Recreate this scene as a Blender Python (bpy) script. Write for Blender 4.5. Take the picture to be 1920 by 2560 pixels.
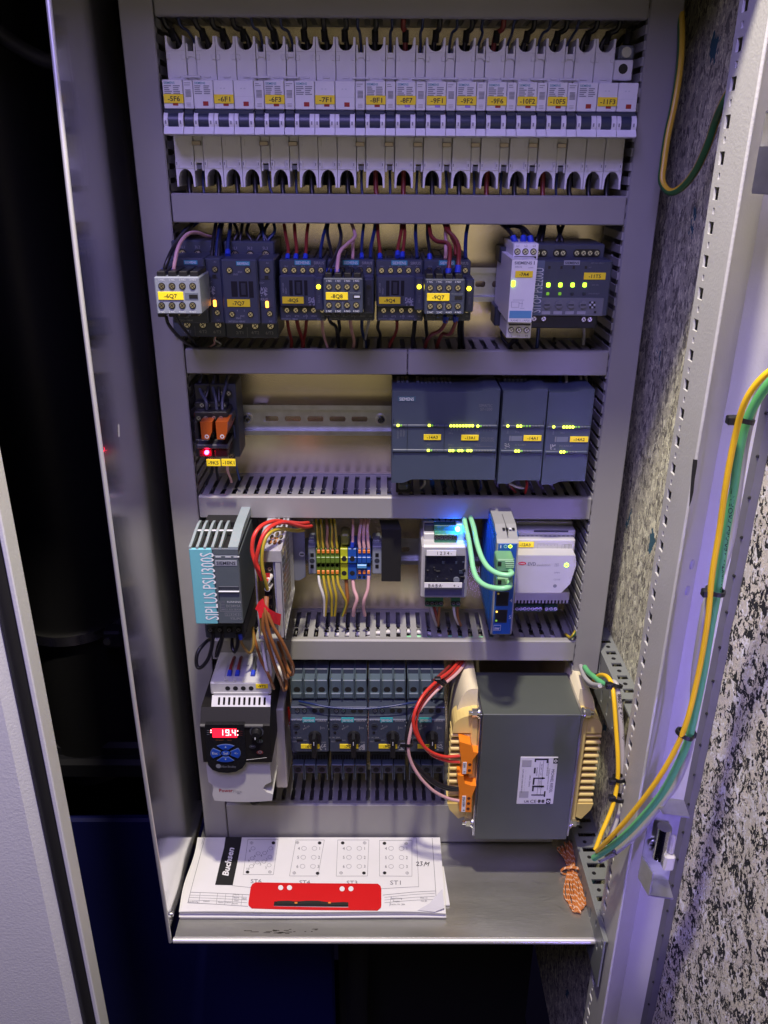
import bpy, math, random
from mathutils import Vector, Matrix, Euler
random.seed(7)
for o in list(bpy.data.objects): bpy.data.objects.remove(o)
SC = bpy.context.scene
COL = SC.collection
# ------------------------------------------------------------------ camera, world, lamps, exposure
F_PX = 2050.0
CAM_LOC = Vector((-0.01718726, -0.89633384, 0.03300638))
CAM_ROT = Euler((math.radians(66.60805863), math.radians(-0.36281644), math.radians(-0.16879678)), 'XYZ')
cd = bpy.data.cameras.new('camera'); cam = bpy.data.objects.new('camera', cd); COL.objects.link(cam)
cam.location = CAM_LOC; cam.rotation_euler = CAM_ROT
cd.sensor_fit = 'VERTICAL'; cd.sensor_height = 36; cd.lens = F_PX/2560*36
cd.clip_start = 0.01; cd.clip_end = 50
SC.camera = cam
wd = bpy.data.worlds.new('World'); SC.world = wd; wd.use_nodes = True
wd.node_tree.nodes['Background'].inputs[0].default_value = (0.2, 0.16, 0.5, 1)
wd.node_tree.nodes['Background'].inputs[1].default_value = 0.01
SC.view_settings.view_transform = 'Standard'; SC.view_settings.look = 'None'
SC.view_settings.exposure = -0.08; SC.view_settings.gamma = 1
def lamp(name, loc, target, size, energy, color, shape='DISK', size_y=None, spread=180):
    l = bpy.data.lights.new(name, 'AREA'); l.shape = shape; l.size = size
    if size_y: l.size_y = size_y
    l.energy = energy; l.color = color; l.spread = math.radians(spread)
    o = bpy.data.objects.new(name, l); COL.objects.link(o); o.location = loc
    o.rotation_euler = (Vector(target)-Vector(loc)).to_track_quat('-Z', 'Y').to_euler()
    return o
lamp('ceiling_lamp', (-0.04, -0.53, 0.85), (0, -0.1, -0.5), 0.075, 27.5, (1.0, 0.90, 0.70))
lamp('violet_room_lamp', (-0.26, -1.15, 0.90), (0, 0, -0.15), 0.6, 18.5, (0.43, 0.35, 1.0), 'RECTANGLE', 0.6)
lamp('plate_reflection_fill', (0.0, -2.2, -0.22), (0, 0, -0.22), 1.4, 2.9, (1.0, 0.84, 0.56), 'RECTANGLE', 0.8)  # added fill, gives the back plate a warm reflection and softens the violet
lamp('violet_post_fill', (0.45, -1.25, -0.78), (0.318, -0.2, -0.55), 0.08, 0.36, (0.30, 0.21, 1.0), 'RECTANGLE', 0.62, 22)  # added narrow fill aimed at the post to turn its slanted face violet

# ------------------------------------------------------------------ pixel -> place helpers
RM = CAM_ROT.to_matrix()
ZA=(380,0,2.592); ZB=(980,0,2.44); ZC=(370,540,3.687); ZD=(680,540,3.072); ZE=(1200,540,4.1475)
ZF=(440,920,2.9625); ZG=(960,920,2.9625); ZH=(460,1280,3.318); ZI=(940,1280,2.9625); ZJ=(480,1640,5.268)
ZK=(680,1640,2.9625); ZL=(1000,1640,2.9625); ZN=(400,2060,2.183); ZO=(1100,2050,2.765); ZQ=(1380,1600,3.072)
ZS=(1500,0,3.457); ZS2=(1500,600,3.457); ZS3=(1500,1200,3.457); Z0=(0,0,1.0)
def _ray(z, x, y):
    px, py = z[0]+x/z[2], z[1]+y/z[2]
    return RM @ Vector(((px-960)/F_PX, -(py-1280)/F_PX, -1))
def at(z, x, y, Y):
    d = _ray(z, x, y); return CAM_LOC + d*((Y-CAM_LOC.y)/d.y)
def atz(z, x, y, Z):
    d = _ray(z, x, y); return CAM_LOC + d*((Z-CAM_LOC.z)/d.z)
def rect(z, r, Y):
    x0, y0, x1, y1 = r; xm, ym = (x0+x1)/2, (y0+y1)/2
    return at(z,x0,ym,Y).x, at(z,x1,ym,Y).x, at(z,xm,y1,Y).z, at(z,xm,y0,Y).z    # XL XR ZB ZT

# ------------------------------------------------------------------ materials
MT = {}
def mat(name, rgb, rough=0.5, metal=0.0, nz=0.0, nscale=60, bump=0.0, bscale=300, emit=None, es=0.0, spec=0.5, alpha=None, trans=0, stretch=None, coat=0):
    if name in MT: return MT[name]
    m = bpy.data.materials.new(name); m.use_nodes = True; nt = m.node_tree; b = nt.nodes['Principled BSDF']
    b.inputs['Base Color'].default_value = (*rgb, 1); b.inputs['Roughness'].default_value = rough
    b.inputs['Metallic'].default_value = metal; b.inputs['Specular IOR Level'].default_value = spec
    if coat: b.inputs['Coat Weight'].default_value = coat; b.inputs['Coat Roughness'].default_value = 0.1
    if trans: b.inputs['Transmission Weight'].default_value = trans
    if alpha is not None: b.inputs['Alpha'].default_value = alpha
    if emit: b.inputs['Emission Color'].default_value = (*emit, 1); b.inputs['Emission Strength'].default_value = es
    tc = nt.nodes.new('ShaderNodeTexCoord'); src = tc.outputs['Object']
    if stretch:
        mp = nt.nodes.new('ShaderNodeMapping'); mp.inputs['Scale'].default_value = stretch
        nt.links.new(src, mp.inputs['Vector']); src = mp.outputs['Vector']
    if nz:
        n = nt.nodes.new('ShaderNodeTexNoise'); n.inputs['Scale'].default_value = nscale; n.inputs['Detail'].default_value = 6
        nt.links.new(src, n.inputs['Vector'])
        mx = nt.nodes.new('ShaderNodeMix'); mx.data_type = 'RGBA'
        mx.inputs[6].default_value = (*[c*(1-nz) for c in rgb], 1); mx.inputs[7].default_value = (*[min(1, c*(1+nz)) for c in rgb], 1)
        nt.links.new(n.outputs['Fac'], mx.inputs[0]); nt.links.new(mx.outputs[2], b.inputs['Base Color'])
        mr = nt.nodes.new('ShaderNodeMapRange'); mr.inputs[3].default_value = max(0.02, rough*(1-nz*0.8)); mr.inputs[4].default_value = min(1, rough*(1+nz*0.8))
        nt.links.new(n.outputs['Fac'], mr.inputs[0]); nt.links.new(mr.outputs[0], b.inputs['Roughness'])
    if bump:
        n2 = nt.nodes.new('ShaderNodeTexNoise'); n2.inputs['Scale'].default_value = bscale; n2.inputs['Detail'].default_value = 3
        nt.links.new(src, n2.inputs['Vector'])
        bp = nt.nodes.new('ShaderNodeBump'); bp.inputs['Strength'].default_value = bump; bp.inputs['Distance'].default_value = 0.001
        nt.links.new(n2.outputs['Fac'], bp.inputs['Height']); nt.links.new(bp.outputs['Normal'], b.inputs['Normal'])
    MT[name] = m; return m
DUCT = mat('duct_grey_plastic', (.27,.266,.262), .42, nz=.06, nscale=25, bump=.05, bscale=900)
DUCTIN = mat('duct_grey_finger', (.30,.30,.30), .5, nz=.08, nscale=40)
WHT = mat('breaker_white_plastic', (.74,.74,.77), .42, nz=.05, nscale=80, bump=.05, bscale=1500)
WHT2 = mat('white_plastic', (.78,.78,.78), .4, nz=.05, nscale=60, bump=.05, bscale=1500)
TOG = mat('toggle_blue_grey', (.026,.036,.07), .35, nz=.1)
SIR = mat('contactor_anthracite', (.040,.050,.080), .42, nz=.1, nscale=70, bump=.1, bscale=2200)
SIRD = mat('contactor_dark', (.025,.03,.045), .5, nz=.15, nscale=70)
S7 = mat('controller_slate_blue', (.045,.06,.10), .5, nz=.07, nscale=50, bump=.06, bscale=2200)
S7D = mat('controller_groove', (.02,.025,.04), .5)
AUXG = mat('aux_block_grey', (.22,.245,.29), .45, nz=.06)
BLK = mat('black_plastic', (.010,.010,.012), .4, nz=.2)
BLKM = mat('black_matt', (.006,.006,.007), .8)
YEL = mat('yellow_label', (.98,.76,.02), .5, nz=.05)
INK = mat('black_ink', (.012,.012,.014), .6)
PRW = mat('white_print', (.55,.58,.62), .6)
PRG = mat('grey_print', (.16,.17,.20), .6)
PRD = mat('dim_grey_print', (.26,.27,.30), .6)
TEAL = mat('teal_print', (.03,.27,.36), .5)
RED = mat('red_indicator', (.35,.02,.015), .4)
VIO = mat('violet_indicator', (.35,.22,.75), .3)
GOLD = mat('brass_screw', (.60,.55,.42), .28, 1.0, nz=.15, nscale=400)
STEEL = mat('zinc_steel', (.62,.63,.65), .3, 1.0, nz=.18, nscale=90)
CHROME = mat('bright_steel', (.75,.75,.77), .14, 1.0, nz=.1, nscale=200)
GALV = mat('galvanised_rail', (.50,.52,.55), .36, 1.0, nz=.22, nscale=120)
ORG = mat('relay_orange', (.33,.065,.01), .3, nz=.08)
CLAMP = mat('clamp_orange', (.85,.24,.015), .42, nz=.05)
TERMO = mat('terminal_orange_button', (.75,.22,.03), .45)
WIREB = mat('black_wire', (.010,.010,.014), .35); WIREBL = mat('dark_blue_wire', (.012,.025,.11), .35)
WIRER = mat('dark_red_wire', (.20,.025,.02), .38); WIREP = mat('pink_wire', (.62,.36,.38), .4)
WIREBR = mat('brown_wire', (.26,.10,.03), .35); WIREW = mat('white_wire', (.62,.60,.58), .4)
WIRERED = mat('bright_red_wire', (.58,.035,.025), .35); WIREG = mat('grey_cable', (.40,.39,.39), .4, nz=.05)
FERB = mat('blue_ferrule', (.02,.05,.50), .4)
GRNC = mat('green_cable', (.13,.52,.20), .4, nz=.06, nscale=30); GRNL = mat('light_green_cable', (.24,.60,.32), .38, nz=.05)
YELC = mat('yellow_cable', (.95,.58,.02), .42, nz=.08, nscale=50)
LEDY = mat('led_yellow', (.8,.7,.05), .4, emit=(1,.80,.02), es=5)
LEDG = mat('led_green', (.5,.8,.05), .4, emit=(.52,1,.03), es=4)
LEDGD = mat('led_green_dim', (.1,.3,.03), .4, emit=(.25,.6,.03), es=.5)
LEDR = mat('led_red', (.9,.02,.03), .4, emit=(1,.01,.05), es=90)
LEDO = mat('led_orange', (.9,.3,.03), .4, emit=(1,.33,.04), es=5)
LEDB = mat('led_blue', (.05,.3,.9), .4, emit=(.004,.11,1), es=380)
def yg_mat():
    m = mat('yellow_green_wire', (.5,.45,.03), .4); nt = m.node_tree; b = nt.nodes['Principled BSDF']
    uv = nt.nodes.new('ShaderNodeUVMap'); sp = nt.nodes.new('ShaderNodeSeparateXYZ'); nt.links.new(uv.outputs[0], sp.inputs[0])
    cr = nt.nodes.new('ShaderNodeValToRGB'); cr.color_ramp.interpolation = 'CONSTANT'
    cr.color_ramp.elements[0].color = (.025,.11,.03,1); cr.color_ramp.elements[1].color = (.42,.31,.025,1); cr.color_ramp.elements[1].position = .55
    nt.links.new(sp.outputs[1], cr.inputs[0]); nt.links.new(cr.outputs[0], b.inputs['Base Color']); return m
YG = yg_mat()

# ------------------------------------------------------------------ mesh builder
_text = {}
def text_mesh(s, bold=0):
    k = (s, bold)
    if k not in _text:
        c = bpy.data.curves.new('t', 'FONT'); c.body = s; c.size = 1; c.resolution_u = 2; c.offset = bold
        o = bpy.data.objects.new('t', c); COL.objects.link(o)
        bpy.context.view_layer.update()
        me = bpy.data.meshes.new_from_object(o.evaluated_get(bpy.context.evaluated_depsgraph_get()))
        vs = [(v.co.x, v.co.y) for v in me.vertices]; fs = [tuple(p.vertices) for p in me.polygons]
        bpy.data.objects.remove(o); bpy.data.curves.remove(c); bpy.data.meshes.remove(me)
        if vs:
            x0 = min(v[0] for v in vs); x1 = max(v[0] for v in vs); y0 = min(v[1] for v in vs); y1 = max(v[1] for v in vs)
        else: x0=x1=y0=y1=0
        _text[k] = (vs, fs, x0, x1, y0, y1)
    return _text[k]
WL = {}   # world location of every object built
class M:
    def __init__(s): s.v=[]; s.f=[]; s.mi=[]; s.sm=[]; s.mats=[]; s.uv={}
    def _m(s, m):
        if m not in s.mats: s.mats.append(m)
        return s.mats.index(m)
    def add(s, vs, fs, m, smooth=False):
        b = len(s.v); s.v += [tuple(v) for v in vs]; k = s._m(m)
        for f in fs: s.f.append(tuple(b+i for i in f)); s.mi.append(k); s.sm.append(smooth)
    def box(s, x0, x1, y0, y1, z0, z1, m, c=0):
        if x1 < x0: x0, x1 = x1, x0
        if y1 < y0: y0, y1 = y1, y0
        if z1 < z0: z0, z1 = z1, z0
        c = min(c, (x1-x0)*.45, (y1-y0)*.45, (z1-z0)*.45)
        if c <= 0:
            vs = [(x,y,z) for x in (x0,x1) for y in (y0,y1) for z in (z0,z1)]
            s.add(vs, [(0,1,3,2),(4,6,7,5),(0,4,5,1),(2,3,7,6),(0,2,6,4),(1,5,7,3)], m); return
        X=(x0,x1); Y=(y0,y1); Z=(z0,z1); ix={}; vs=[]
        for i in (0,1):
            for j in (0,1):
                for k in (0,1):
                    dx, dy, dz = (c if i==0 else -c), (c if j==0 else -c), (c if k==0 else -c)
                    for a in range(3):
                        p=[X[i]+dx, Y[j]+dy, Z[k]+dz]; p[a]=(X[i],Y[j],Z[k])[a]
                        ix[i,j,k,a]=len(vs); vs.append(p)
        fs=[]
        for i in (0,1):
            q=[ix[i,0,0,0],ix[i,1,0,0],ix[i,1,1,0],ix[i,0,1,0]]; fs.append(q if i else q[::-1])
            q=[ix[0,i,0,1],ix[0,i,1,1],ix[1,i,1,1],ix[1,i,0,1]]; fs.append(q if i else q[::-1])
            q=[ix[0,0,i,2],ix[1,0,i,2],ix[1,1,i,2],ix[0,1,i,2]]; fs.append(q if i else q[::-1])
        for i in (0,1):
            for j in (0,1):
                q=[ix[i,j,0,0],ix[i,j,0,1],ix[i,j,1,1],ix[i,j,1,0]]; fs.append(q if (i==j) else q[::-1])
                q=[ix[i,0,j,0],ix[i,1,j,0],ix[i,1,j,2],ix[i,0,j,2]]; fs.append(q if (i==j) else q[::-1])
                q=[ix[0,i,j,1],ix[0,i,j,2],ix[1,i,j,2],ix[1,i,j,1]]; fs.append(q if (i==j) else q[::-1])
                for k in (0,1):
                    q=[ix[i,j,k,0],ix[i,j,k,1],ix[i,j,k,2]]; fs.append(q if (i+j+k)%2 else q[::-1])
        s.add(vs, fs, m)
    def pb(s, z, r, Yf, Yb, m, c=0):
        a = rect(z, r, Yf); s.box(a[0], a[1], Yf, Yb, a[2], a[3], m, c); return a
    def prism(s, pts, Y0, Y1, m, smooth=False):      # outline in X,Z extruded along Y (pts anticlockwise seen from the front)
        n=len(pts); s.add([(x,Y0,z) for x,z in pts]+[(x,Y1,z) for x,z in pts], [tuple(range(n)), tuple(range(2*n-1,n-1,-1))], m)
        s.add([(x,Y0,z) for x,z in pts]+[(x,Y1,z) for x,z in pts], [(i,i+n,(i+1)%n+n,(i+1)%n) for i in range(n)], m, smooth)
    def prismx(s, pts, X0, X1, m, smooth=False):     # outline in Y,Z extruded along X
        n=len(pts); vs=[(X0,y,z) for y,z in pts]+[(X1,y,z) for y,z in pts]
        s.add(vs, [tuple(range(n)), tuple(range(2*n-1,n-1,-1))], m); s.add(vs, [(i,i+n,(i+1)%n+n,(i+1)%n) for i in range(n)], m, smooth)
    def prismz(s, pts, Z0, Z1, m, smooth=False):     # outline in X,Y extruded along Z
        n=len(pts); vs=[(x,y,Z0) for x,y in pts]+[(x,y,Z1) for x,y in pts]
        s.add(vs, [tuple(range(n)), tuple(range(2*n-1,n-1,-1))], m); s.add(vs, [(i,i+n,(i+1)%n+n,(i+1)%n) for i in range(n)], m, smooth)
    def pprism(s, z, pts, Yf, Yb, m, smooth=False):  # outline given as picture points on the plane Yf
        q=[at(z,x,y,Yf) for x,y in pts]; s.prism([(p.x,p.z) for p in q], Yf, Yb, m, smooth)
    def cyl(s, p0, p1, r, m, n=12, r1=None, caps=True, smooth=True):
        p0=Vector(p0); p1=Vector(p1); r1=r if r1 is None else r1; d=(p1-p0).normalized()
        u=d.cross(Vector((0,0,1)) if abs(d.z)<.9 else Vector((1,0,0))).normalized(); w=d.cross(u)
        ring=lambda p,rr:[p+u*(rr*math.cos(2*math.pi*i/n))+w*(rr*math.sin(2*math.pi*i/n)) for i in range(n)]
        vs=ring(p0,r)+ring(p1,r1)
        s.add(vs,[(i,(i+1)%n,(i+1)%n+n,i+n) for i in range(n)],m,smooth)
        if caps: s.add(vs,[tuple(range(n-1,-1,-1)),tuple(range(n,2*n))],m)
    def disc(s, x, Y, z, r, m, n=14):
        s.add([(x+r*math.cos(2*math.pi*i/n),Y,z+r*math.sin(2*math.pi*i/n)) for i in range(n)],[tuple(range(n))],m)
    def tube(s, pts, r, m, n=8, sub=5, caps=True):
        P=[Vector(p) for p in pts]
        if len(P)>2 and sub>1:
            Q=[P[0]*2-P[1]]+P+[P[-1]*2-P[-2]]; R=[]
            for i in range(1,len(Q)-2):
                a,b,c,d=Q[i-1:i+3]
                for k in range(sub):
                    t=k/sub; R.append(.5*((2*b)+(c-a)*t+(2*a-5*b+4*c-d)*t*t+(3*b-a-3*c+d)*t**3))
            R.append(P[-1]); P=R
        t0=(P[1]-P[0]).normalized(); u=t0.orthogonal().normalized(); vs=[]; base=len(s.v); L=0; Ls=[]
        for i,p in enumerate(P):
            t=(P[min(i+1,len(P)-1)]-P[max(i-1,0)]).normalized()
            u=(u-t*u.dot(t)).normalized(); w=t.cross(u)
            if i: L+=(p-P[i-1]).length
            Ls.append(L)
            vs+=[p+u*(r*math.cos(2*math.pi*k/n))+w*(r*math.sin(2*math.pi*k/n)) for k in range(n)]
        fs=[]; nf=len(s.f)
        for i in range(len(P)-1):
            for k in range(n): fs.append((i*n+k,i*n+(k+1)%n,(i+1)*n+(k+1)%n,(i+1)*n+k))
        s.add(vs,fs,m,True)
        for i in range(len(P)-1):
            for k in range(n): s.uv[nf+i*n+k]=[(Ls[i],k/n+.001),(Ls[i],(k+.98)/n),(Ls[i+1],(k+.98)/n),(Ls[i+1],k/n+.001)]
        if caps: s.add(vs,[tuple(range(n-1,-1,-1)),tuple(range(len(vs)-n,len(vs)))],m)
    def txt(s, string, x, z, Y, h, m, al='c', rot=0, bold=0, wfit=None, fn=None, sx=1.0):
        vs,fs,x0,x1,y0,y1=text_mesh(string,bold)
        if not vs: return
        hh=.72; k=h/hh; kx=k*sx
        if wfit: kx=wfit/(x1-x0)
        ox={'c':-(x0+x1)/2,'l':-x0,'r':-x1}[al]; c,sn=math.cos(rot),math.sin(rot); out=[]
        for a,b in vs:
            a=(a+ox)*kx; b=(b-.36)*k; p=(x+a*c-b*sn, z+a*sn+b*c)
            out.append(fn(*p) if fn else (p[0],Y,p[1]))
        s.add(out,fs,m)
    def ptxt(s, z, string, x, y, Y, hpx, m, al='c', rot=0, bold=0, wpx=None):   # text centred at a picture point
        p=at(z,x,y,Y); q=at(z,x,y+hpx,Y); w=None
        if wpx: w=abs(at(z,x+wpx,y,Y).x-p.x) if abs(rot)<.5 else abs(at(z,x,y+wpx,Y).z-p.z)
        s.txt(string,p.x,p.z,Y,abs(p.z-q.z) if abs(rot)<.5 else abs(at(z,x+hpx,y,Y).x-p.x),m,al,rot,bold,w)
    def quad(s, z, r, Y, m):
        a=rect(z,r,Y); s.add([(a[0],Y,a[2]),(a[1],Y,a[2]),(a[1],Y,a[3]),(a[0],Y,a[3])],[(0,1,2,3)],m)
    def build(s, name, parent=None, mesh_only=False, origin=None, **tags):
        if origin is None:
            lo=[min(v[i] for v in s.v) for i in range(3)]; hi=[max(v[i] for v in s.v) for i in range(3)]
            origin=Vector(((lo[0]+hi[0])/2,(lo[1]+hi[1])/2,lo[2]))
        origin=Vector(origin)
        me=bpy.data.meshes.new(name); me.from_pydata([(v[0]-origin.x,v[1]-origin.y,v[2]-origin.z) for v in s.v],[],s.f)
        for m in s.mats: me.materials.append(m)
        me.polygons.foreach_set('material_index',s.mi); me.polygons.foreach_set('use_smooth',s.sm)
        if s.uv:
            ul=me.uv_layers.new(name='UVMap')
            for fi,co in s.uv.items():
                for li,c in zip(me.polygons[fi].loop_indices,co): ul.data[li].uv=c
        me.update()
        return link(name,me,origin,parent,**tags)
def link(name, data, loc, parent=None, **tags):
    o=bpy.data.objects.new(name,data); COL.objects.link(o); loc=Vector(loc); WL[o.name]=loc
    if parent: o.parent=parent; o.location=loc-WL[parent.name]
    else: o.location=loc
    for k,v in tags.items(): o['category' if k=='cat' else k]=v
    return o
def thing(name, label, cat, loc, group=None):
    o=link(name,None,loc); o.empty_display_size=.01; o['label']=label; o['category']=cat
    if group: o['group']=group
    return o
def solo(mb, name, label, cat, group=None, parent=None, **k):
    o=mb.build(name,parent,**k); o['label']=label; o['category']=cat
    if group: o['group']=group
    return o
def inst(src, loc, parent, name=None):   # another object sharing the mesh of src
    return link(name or src.name.split('.')[0], src.data, loc, parent)
def structure(mb, name): return mb.build(name, kind='structure')
def wire(label, m, r, pts, name='wire', cat='wire', group=None, n=8, sub=5, fer=None):
    r=r*.64 if r>=.0024 else r*.82; mb=M(); P=[at(*p) if len(p)==4 else Vector(p) for p in pts]; mb.tube(P,r,m,n,sub)
    o=solo(mb,name,label,cat,group)
    if fer:
        for e in ([0] if fer=='s' else [-1] if fer=='e' else [0,-1]):
            a=P[e]; d=(P[1 if e==0 else -2]-a).normalized(); f=M(); f.cyl(a-d*.0005,a+d*.0060,r*1.4,FERB,8); f.build('ferrule',o)
    return o
def tag_plate(z, r, Y, text, parent, th=.0007, m=None, hfrac=.52, name='label_tag', tilt=0):
    mb=M(); a=mb.pb(z,r,Y,Y+th,m or YEL,.0002); w,h=a[1]-a[0],a[3]-a[2]
    vs,fs,x0,x1,y0,y1=text_mesh(text,.012); k=h*hfrac/.72
    mb.txt(text,(a[0]+a[1])/2,(a[2]+a[3])/2,Y-.00015,h*hfrac,INK,bold=.012,wfit=min((x1-x0)*k*1.05,w*.84))
    return mb.build(name,parent)
# shared screw: a cup with a slotted brass head, facing the front
def screw_mesh(r, head, cup, name):
    mb=M(); mb.cyl((0,-.0002,0),(0,.002,0),r,cup,14)
    mb.cyl((0,-.0008,0),(0,.001,0),r*.72,head,12,r*.74)
    for a in (.6,.6+math.pi/2):
        c,sn=math.cos(a)*r*.62,math.sin(a)*r*.62; e=r*.10; nx,nz=-math.sin(a)*e,math.cos(a)*e
        mb.add([(-c-nx,-.00095,-sn-nz),(c-nx,-.00095,sn-nz),(c+nx,-.00095,sn+nz),(-c+nx,-.00095,-sn+nz)],[(0,1,2,3)],cup)
    me=bpy.data.meshes.new(name); me.from_pydata(mb.v,[],mb.f)
    for m in mb.mats: me.materials.append(m)
    me.polygons.foreach_set('material_index',mb.mi); me.polygons.foreach_set('use_smooth',mb.sm); return me
SCREW=screw_mesh(.0030,GOLD,BLK,'screw'); SCREWS=screw_mesh(.0030,STEEL,BLK,'steel_screw'); SCREWL=screw_mesh(.0042,GOLD,BLK,'large_screw')
def screw(z, x, y, Y, parent, me=None): return link('screw',me or SCREW,at(z,x,y,Y),parent)
def led(z, x, y, Y, parent, m, w=.003, h=None, name='led', th=.0008):
    p=at(z,x,y,Y); h=h or w; mb=M(); mb.box(p.x-w/2,p.x+w/2,Y-th,Y+.0005,p.z-h/2,p.z+h/2,m,w*.2); return mb.build(name,parent)
# ------------------------------------------------------------------ the setting: plate, sheets, frame, door
def plate_mat():
    m=mat('warm_reflection_plate',(.62,.52,.30),.27,.75); nt=m.node_tree; b=nt.nodes['Principled BSDF']
    tc=nt.nodes.new('ShaderNodeTexCoord'); n=nt.nodes.new('ShaderNodeTexNoise'); n.inputs['Scale'].default_value=5; n.inputs['Detail'].default_value=3
    nt.links.new(tc.outputs['Object'],n.inputs['Vector']); cr=nt.nodes.new('ShaderNodeValToRGB')
    e=cr.color_ramp.elements; e[0].position=.36; e[0].color=(.88,.76,.64,1); e[1].position=.62; e[1].color=(.88,.78,.48,1)  # pinkish and yellow base tint stands in for warm reflections in the plate
    nt.links.new(n.outputs['Fac'],cr.inputs[0]); nt.links.new(cr.outputs[0],b.inputs['Base Color'])
    n2=nt.nodes.new('ShaderNodeTexNoise'); n2.inputs['Scale'].default_value=700; nt.links.new(tc.outputs['Object'],n2.inputs['Vector'])
    bp=nt.nodes.new('ShaderNodeBump'); bp.inputs['Strength'].default_value=.06; bp.inputs['Distance'].default_value=.001
    nt.links.new(n2.outputs['Fac'],bp.inputs['Height']); nt.links.new(bp.outputs['Normal'],b.inputs['Normal']); return m
PLATE=plate_mat()
BRUSH=mat('brushed_stainless',(.72,.72,.74),.10,1.0,nz=.10,nscale=4,bump=.07,bscale=1400,stretch=(1,1,.008))
BRUSHS=mat('scratched_stainless_shelf',(.60,.60,.56),.34,.85,nz=.2,nscale=9,bump=.12,bscale=90,stretch=(1,5,1))
EDGE=mat('steel_edge',(.78,.78,.78),.4,.6)
PAINT=mat('light_grey_paint',(.52,.52,.50),.42,nz=.06,nscale=30,bump=.25,bscale=420)
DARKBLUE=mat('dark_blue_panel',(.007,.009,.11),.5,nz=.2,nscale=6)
RUBBER=mat('black_rubber',(.012,.012,.013),.6)
VOID=mat('dark_interior',(.004,.004,.006),.9)  # near-black colour stands in for the shade deep inside the enclosure
def foam_mat(name, pale, dark, blue, scale, thr, stretch):
    m=mat(name,pale,.95); nt=m.node_tree; b=nt.nodes['Principled BSDF']; L=nt.links.new
    tc=nt.nodes.new('ShaderNodeTexCoord'); mp=nt.nodes.new('ShaderNodeMapping'); mp.inputs['Scale'].default_value=stretch; L(tc.outputs['Object'],mp.inputs['Vector'])
    wn=nt.nodes.new('ShaderNodeTexNoise'); wn.inputs['Scale'].default_value=scale*.9; wn.inputs['Detail'].default_value=4; L(mp.outputs[0],wn.inputs['Vector'])
    mixv=nt.nodes.new('ShaderNodeMix'); mixv.data_type='VECTOR'; mixv.inputs[0].default_value=.018 if scale>100 else .035
    L(mp.outputs[0],mixv.inputs[4]); L(wn.outputs['Color'],mixv.inputs[5])
    v=nt.nodes.new('ShaderNodeTexVoronoi'); v.inputs['Scale'].default_value=scale; v.inputs['Randomness'].default_value=1; L(mixv.outputs[1],v.inputs['Vector'])
    sep=nt.nodes.new('ShaderNodeSeparateColor'); L(v.outputs['Color'],sep.inputs[0])
    v2=nt.nodes.new('ShaderNodeTexNoise'); v2.inputs['Scale'].default_value=scale*1.0; v2.inputs['Detail'].default_value=5; v2.inputs['Roughness'].default_value=.65; L(mixv.outputs[1],v2.inputs['Vector'])
    ad=nt.nodes.new('ShaderNodeMath'); ad.operation='MULTIPLY_ADD'; L(sep.outputs[0],ad.inputs[0]); ad.inputs[1].default_value=.42; L(v2.outputs['Fac'],ad.inputs[2])
    cr=nt.nodes.new('ShaderNodeValToRGB'); e=cr.color_ramp.elements
    e[0].position=thr-.025; e[0].color=(*dark,1); e[1].position=thr+.03; e[1].color=(*pale,1)
    x=e.new(thr+.3); x.color=(*[min(1,c*1.35) for c in pale],1); x2=e.new(thr+.14); x2.color=(*[c*.62 for c in pale],1)
    L(ad.outputs[0],cr.inputs[0])
    v3=nt.nodes.new('ShaderNodeTexVoronoi'); v3.inputs['Scale'].default_value=scale*.38; L(mixv.outputs[1],v3.inputs['Vector']); s3=nt.nodes.new('ShaderNodeSeparateColor'); L(v3.outputs['Color'],s3.inputs[0])
    gt=nt.nodes.new('ShaderNodeMath'); gt.operation='GREATER_THAN'; gt.inputs[1].default_value=.985 if blue else 2; L(s3.outputs[1],gt.inputs[0])
    mx=nt.nodes.new('ShaderNodeMix'); mx.data_type='RGBA'; L(gt.outputs[0],mx.inputs[0]); L(cr.outputs[0],mx.inputs[6]); mx.inputs[7].default_value=(*(blue or pale),1)
    L(mx.outputs[2],b.inputs['Base Color'])
    bp=nt.nodes.new('ShaderNodeBump'); bp.inputs['Strength'].default_value=.9; bp.inputs['Distance'].default_value=.003; L(ad.outputs[0],bp.inputs['Height']); L(bp.outputs[0],b.inputs['Normal'])
    return m
FOAMW=foam_mat('pale_bonded_foam',(.76,.73,.53),(.24,.23,.18),(.05,.15,.20),190,.60,(1,1,.6))
FOAMD=foam_mat('speckled_bonded_foam',(.98,.92,.74),(.010,.012,.013),None,290,.665,(1,.5,.33))

mb=M(); mb.box(-.2487,.2487,.020,.023,-.90,.239,PLATE); structure(mb,'back_wall')
mb=M(); mb.box(-.60,.46,-.276,.30,.240,.275,PAINT,.002); structure(mb,'ceiling')
XS=-.262
t=thing('side_sheet','tall brushed stainless steel sheet left of the grey ducts','metal sheet',(XS,-.1,-.83))
SE=[(-.186,.239),(-.193,.14),(-.208,-.04),(-.2145,-.27),(-.216,-.54),(-.2075,-.822)]
mb=M(); mb.prismx([(.02,-.815),(.02,.239)]+[(y+.004,z) for y,z in SE],XS-.0025,XS,BRUSH); mb.build('panel',t)
mb=M(); mb.tube([(XS-.001,y+.002,z) for y,z in SE],.0023,EDGE,8,4); mb.build('rolled_edge',t)
mb=M(); p=at(Z0,320,1075,-.16); p.x=XS+.0003; mb.tube([p+Vector((0,-.002,-.006)),p,p+Vector((0,.0015,.005))],.0002,EDGE,4,1); mb.build('scratch',t)
mb=M(); p=Vector((XS,-.19,-.795)); mb.cyl(p,p+Vector((.0015,0,0)),.003,STEEL,12); mb.build('rivet',t)
t=thing('document_shelf','stainless steel shelf under the papers and the copper wire','shelf',(0,-.1,-.82))
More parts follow.
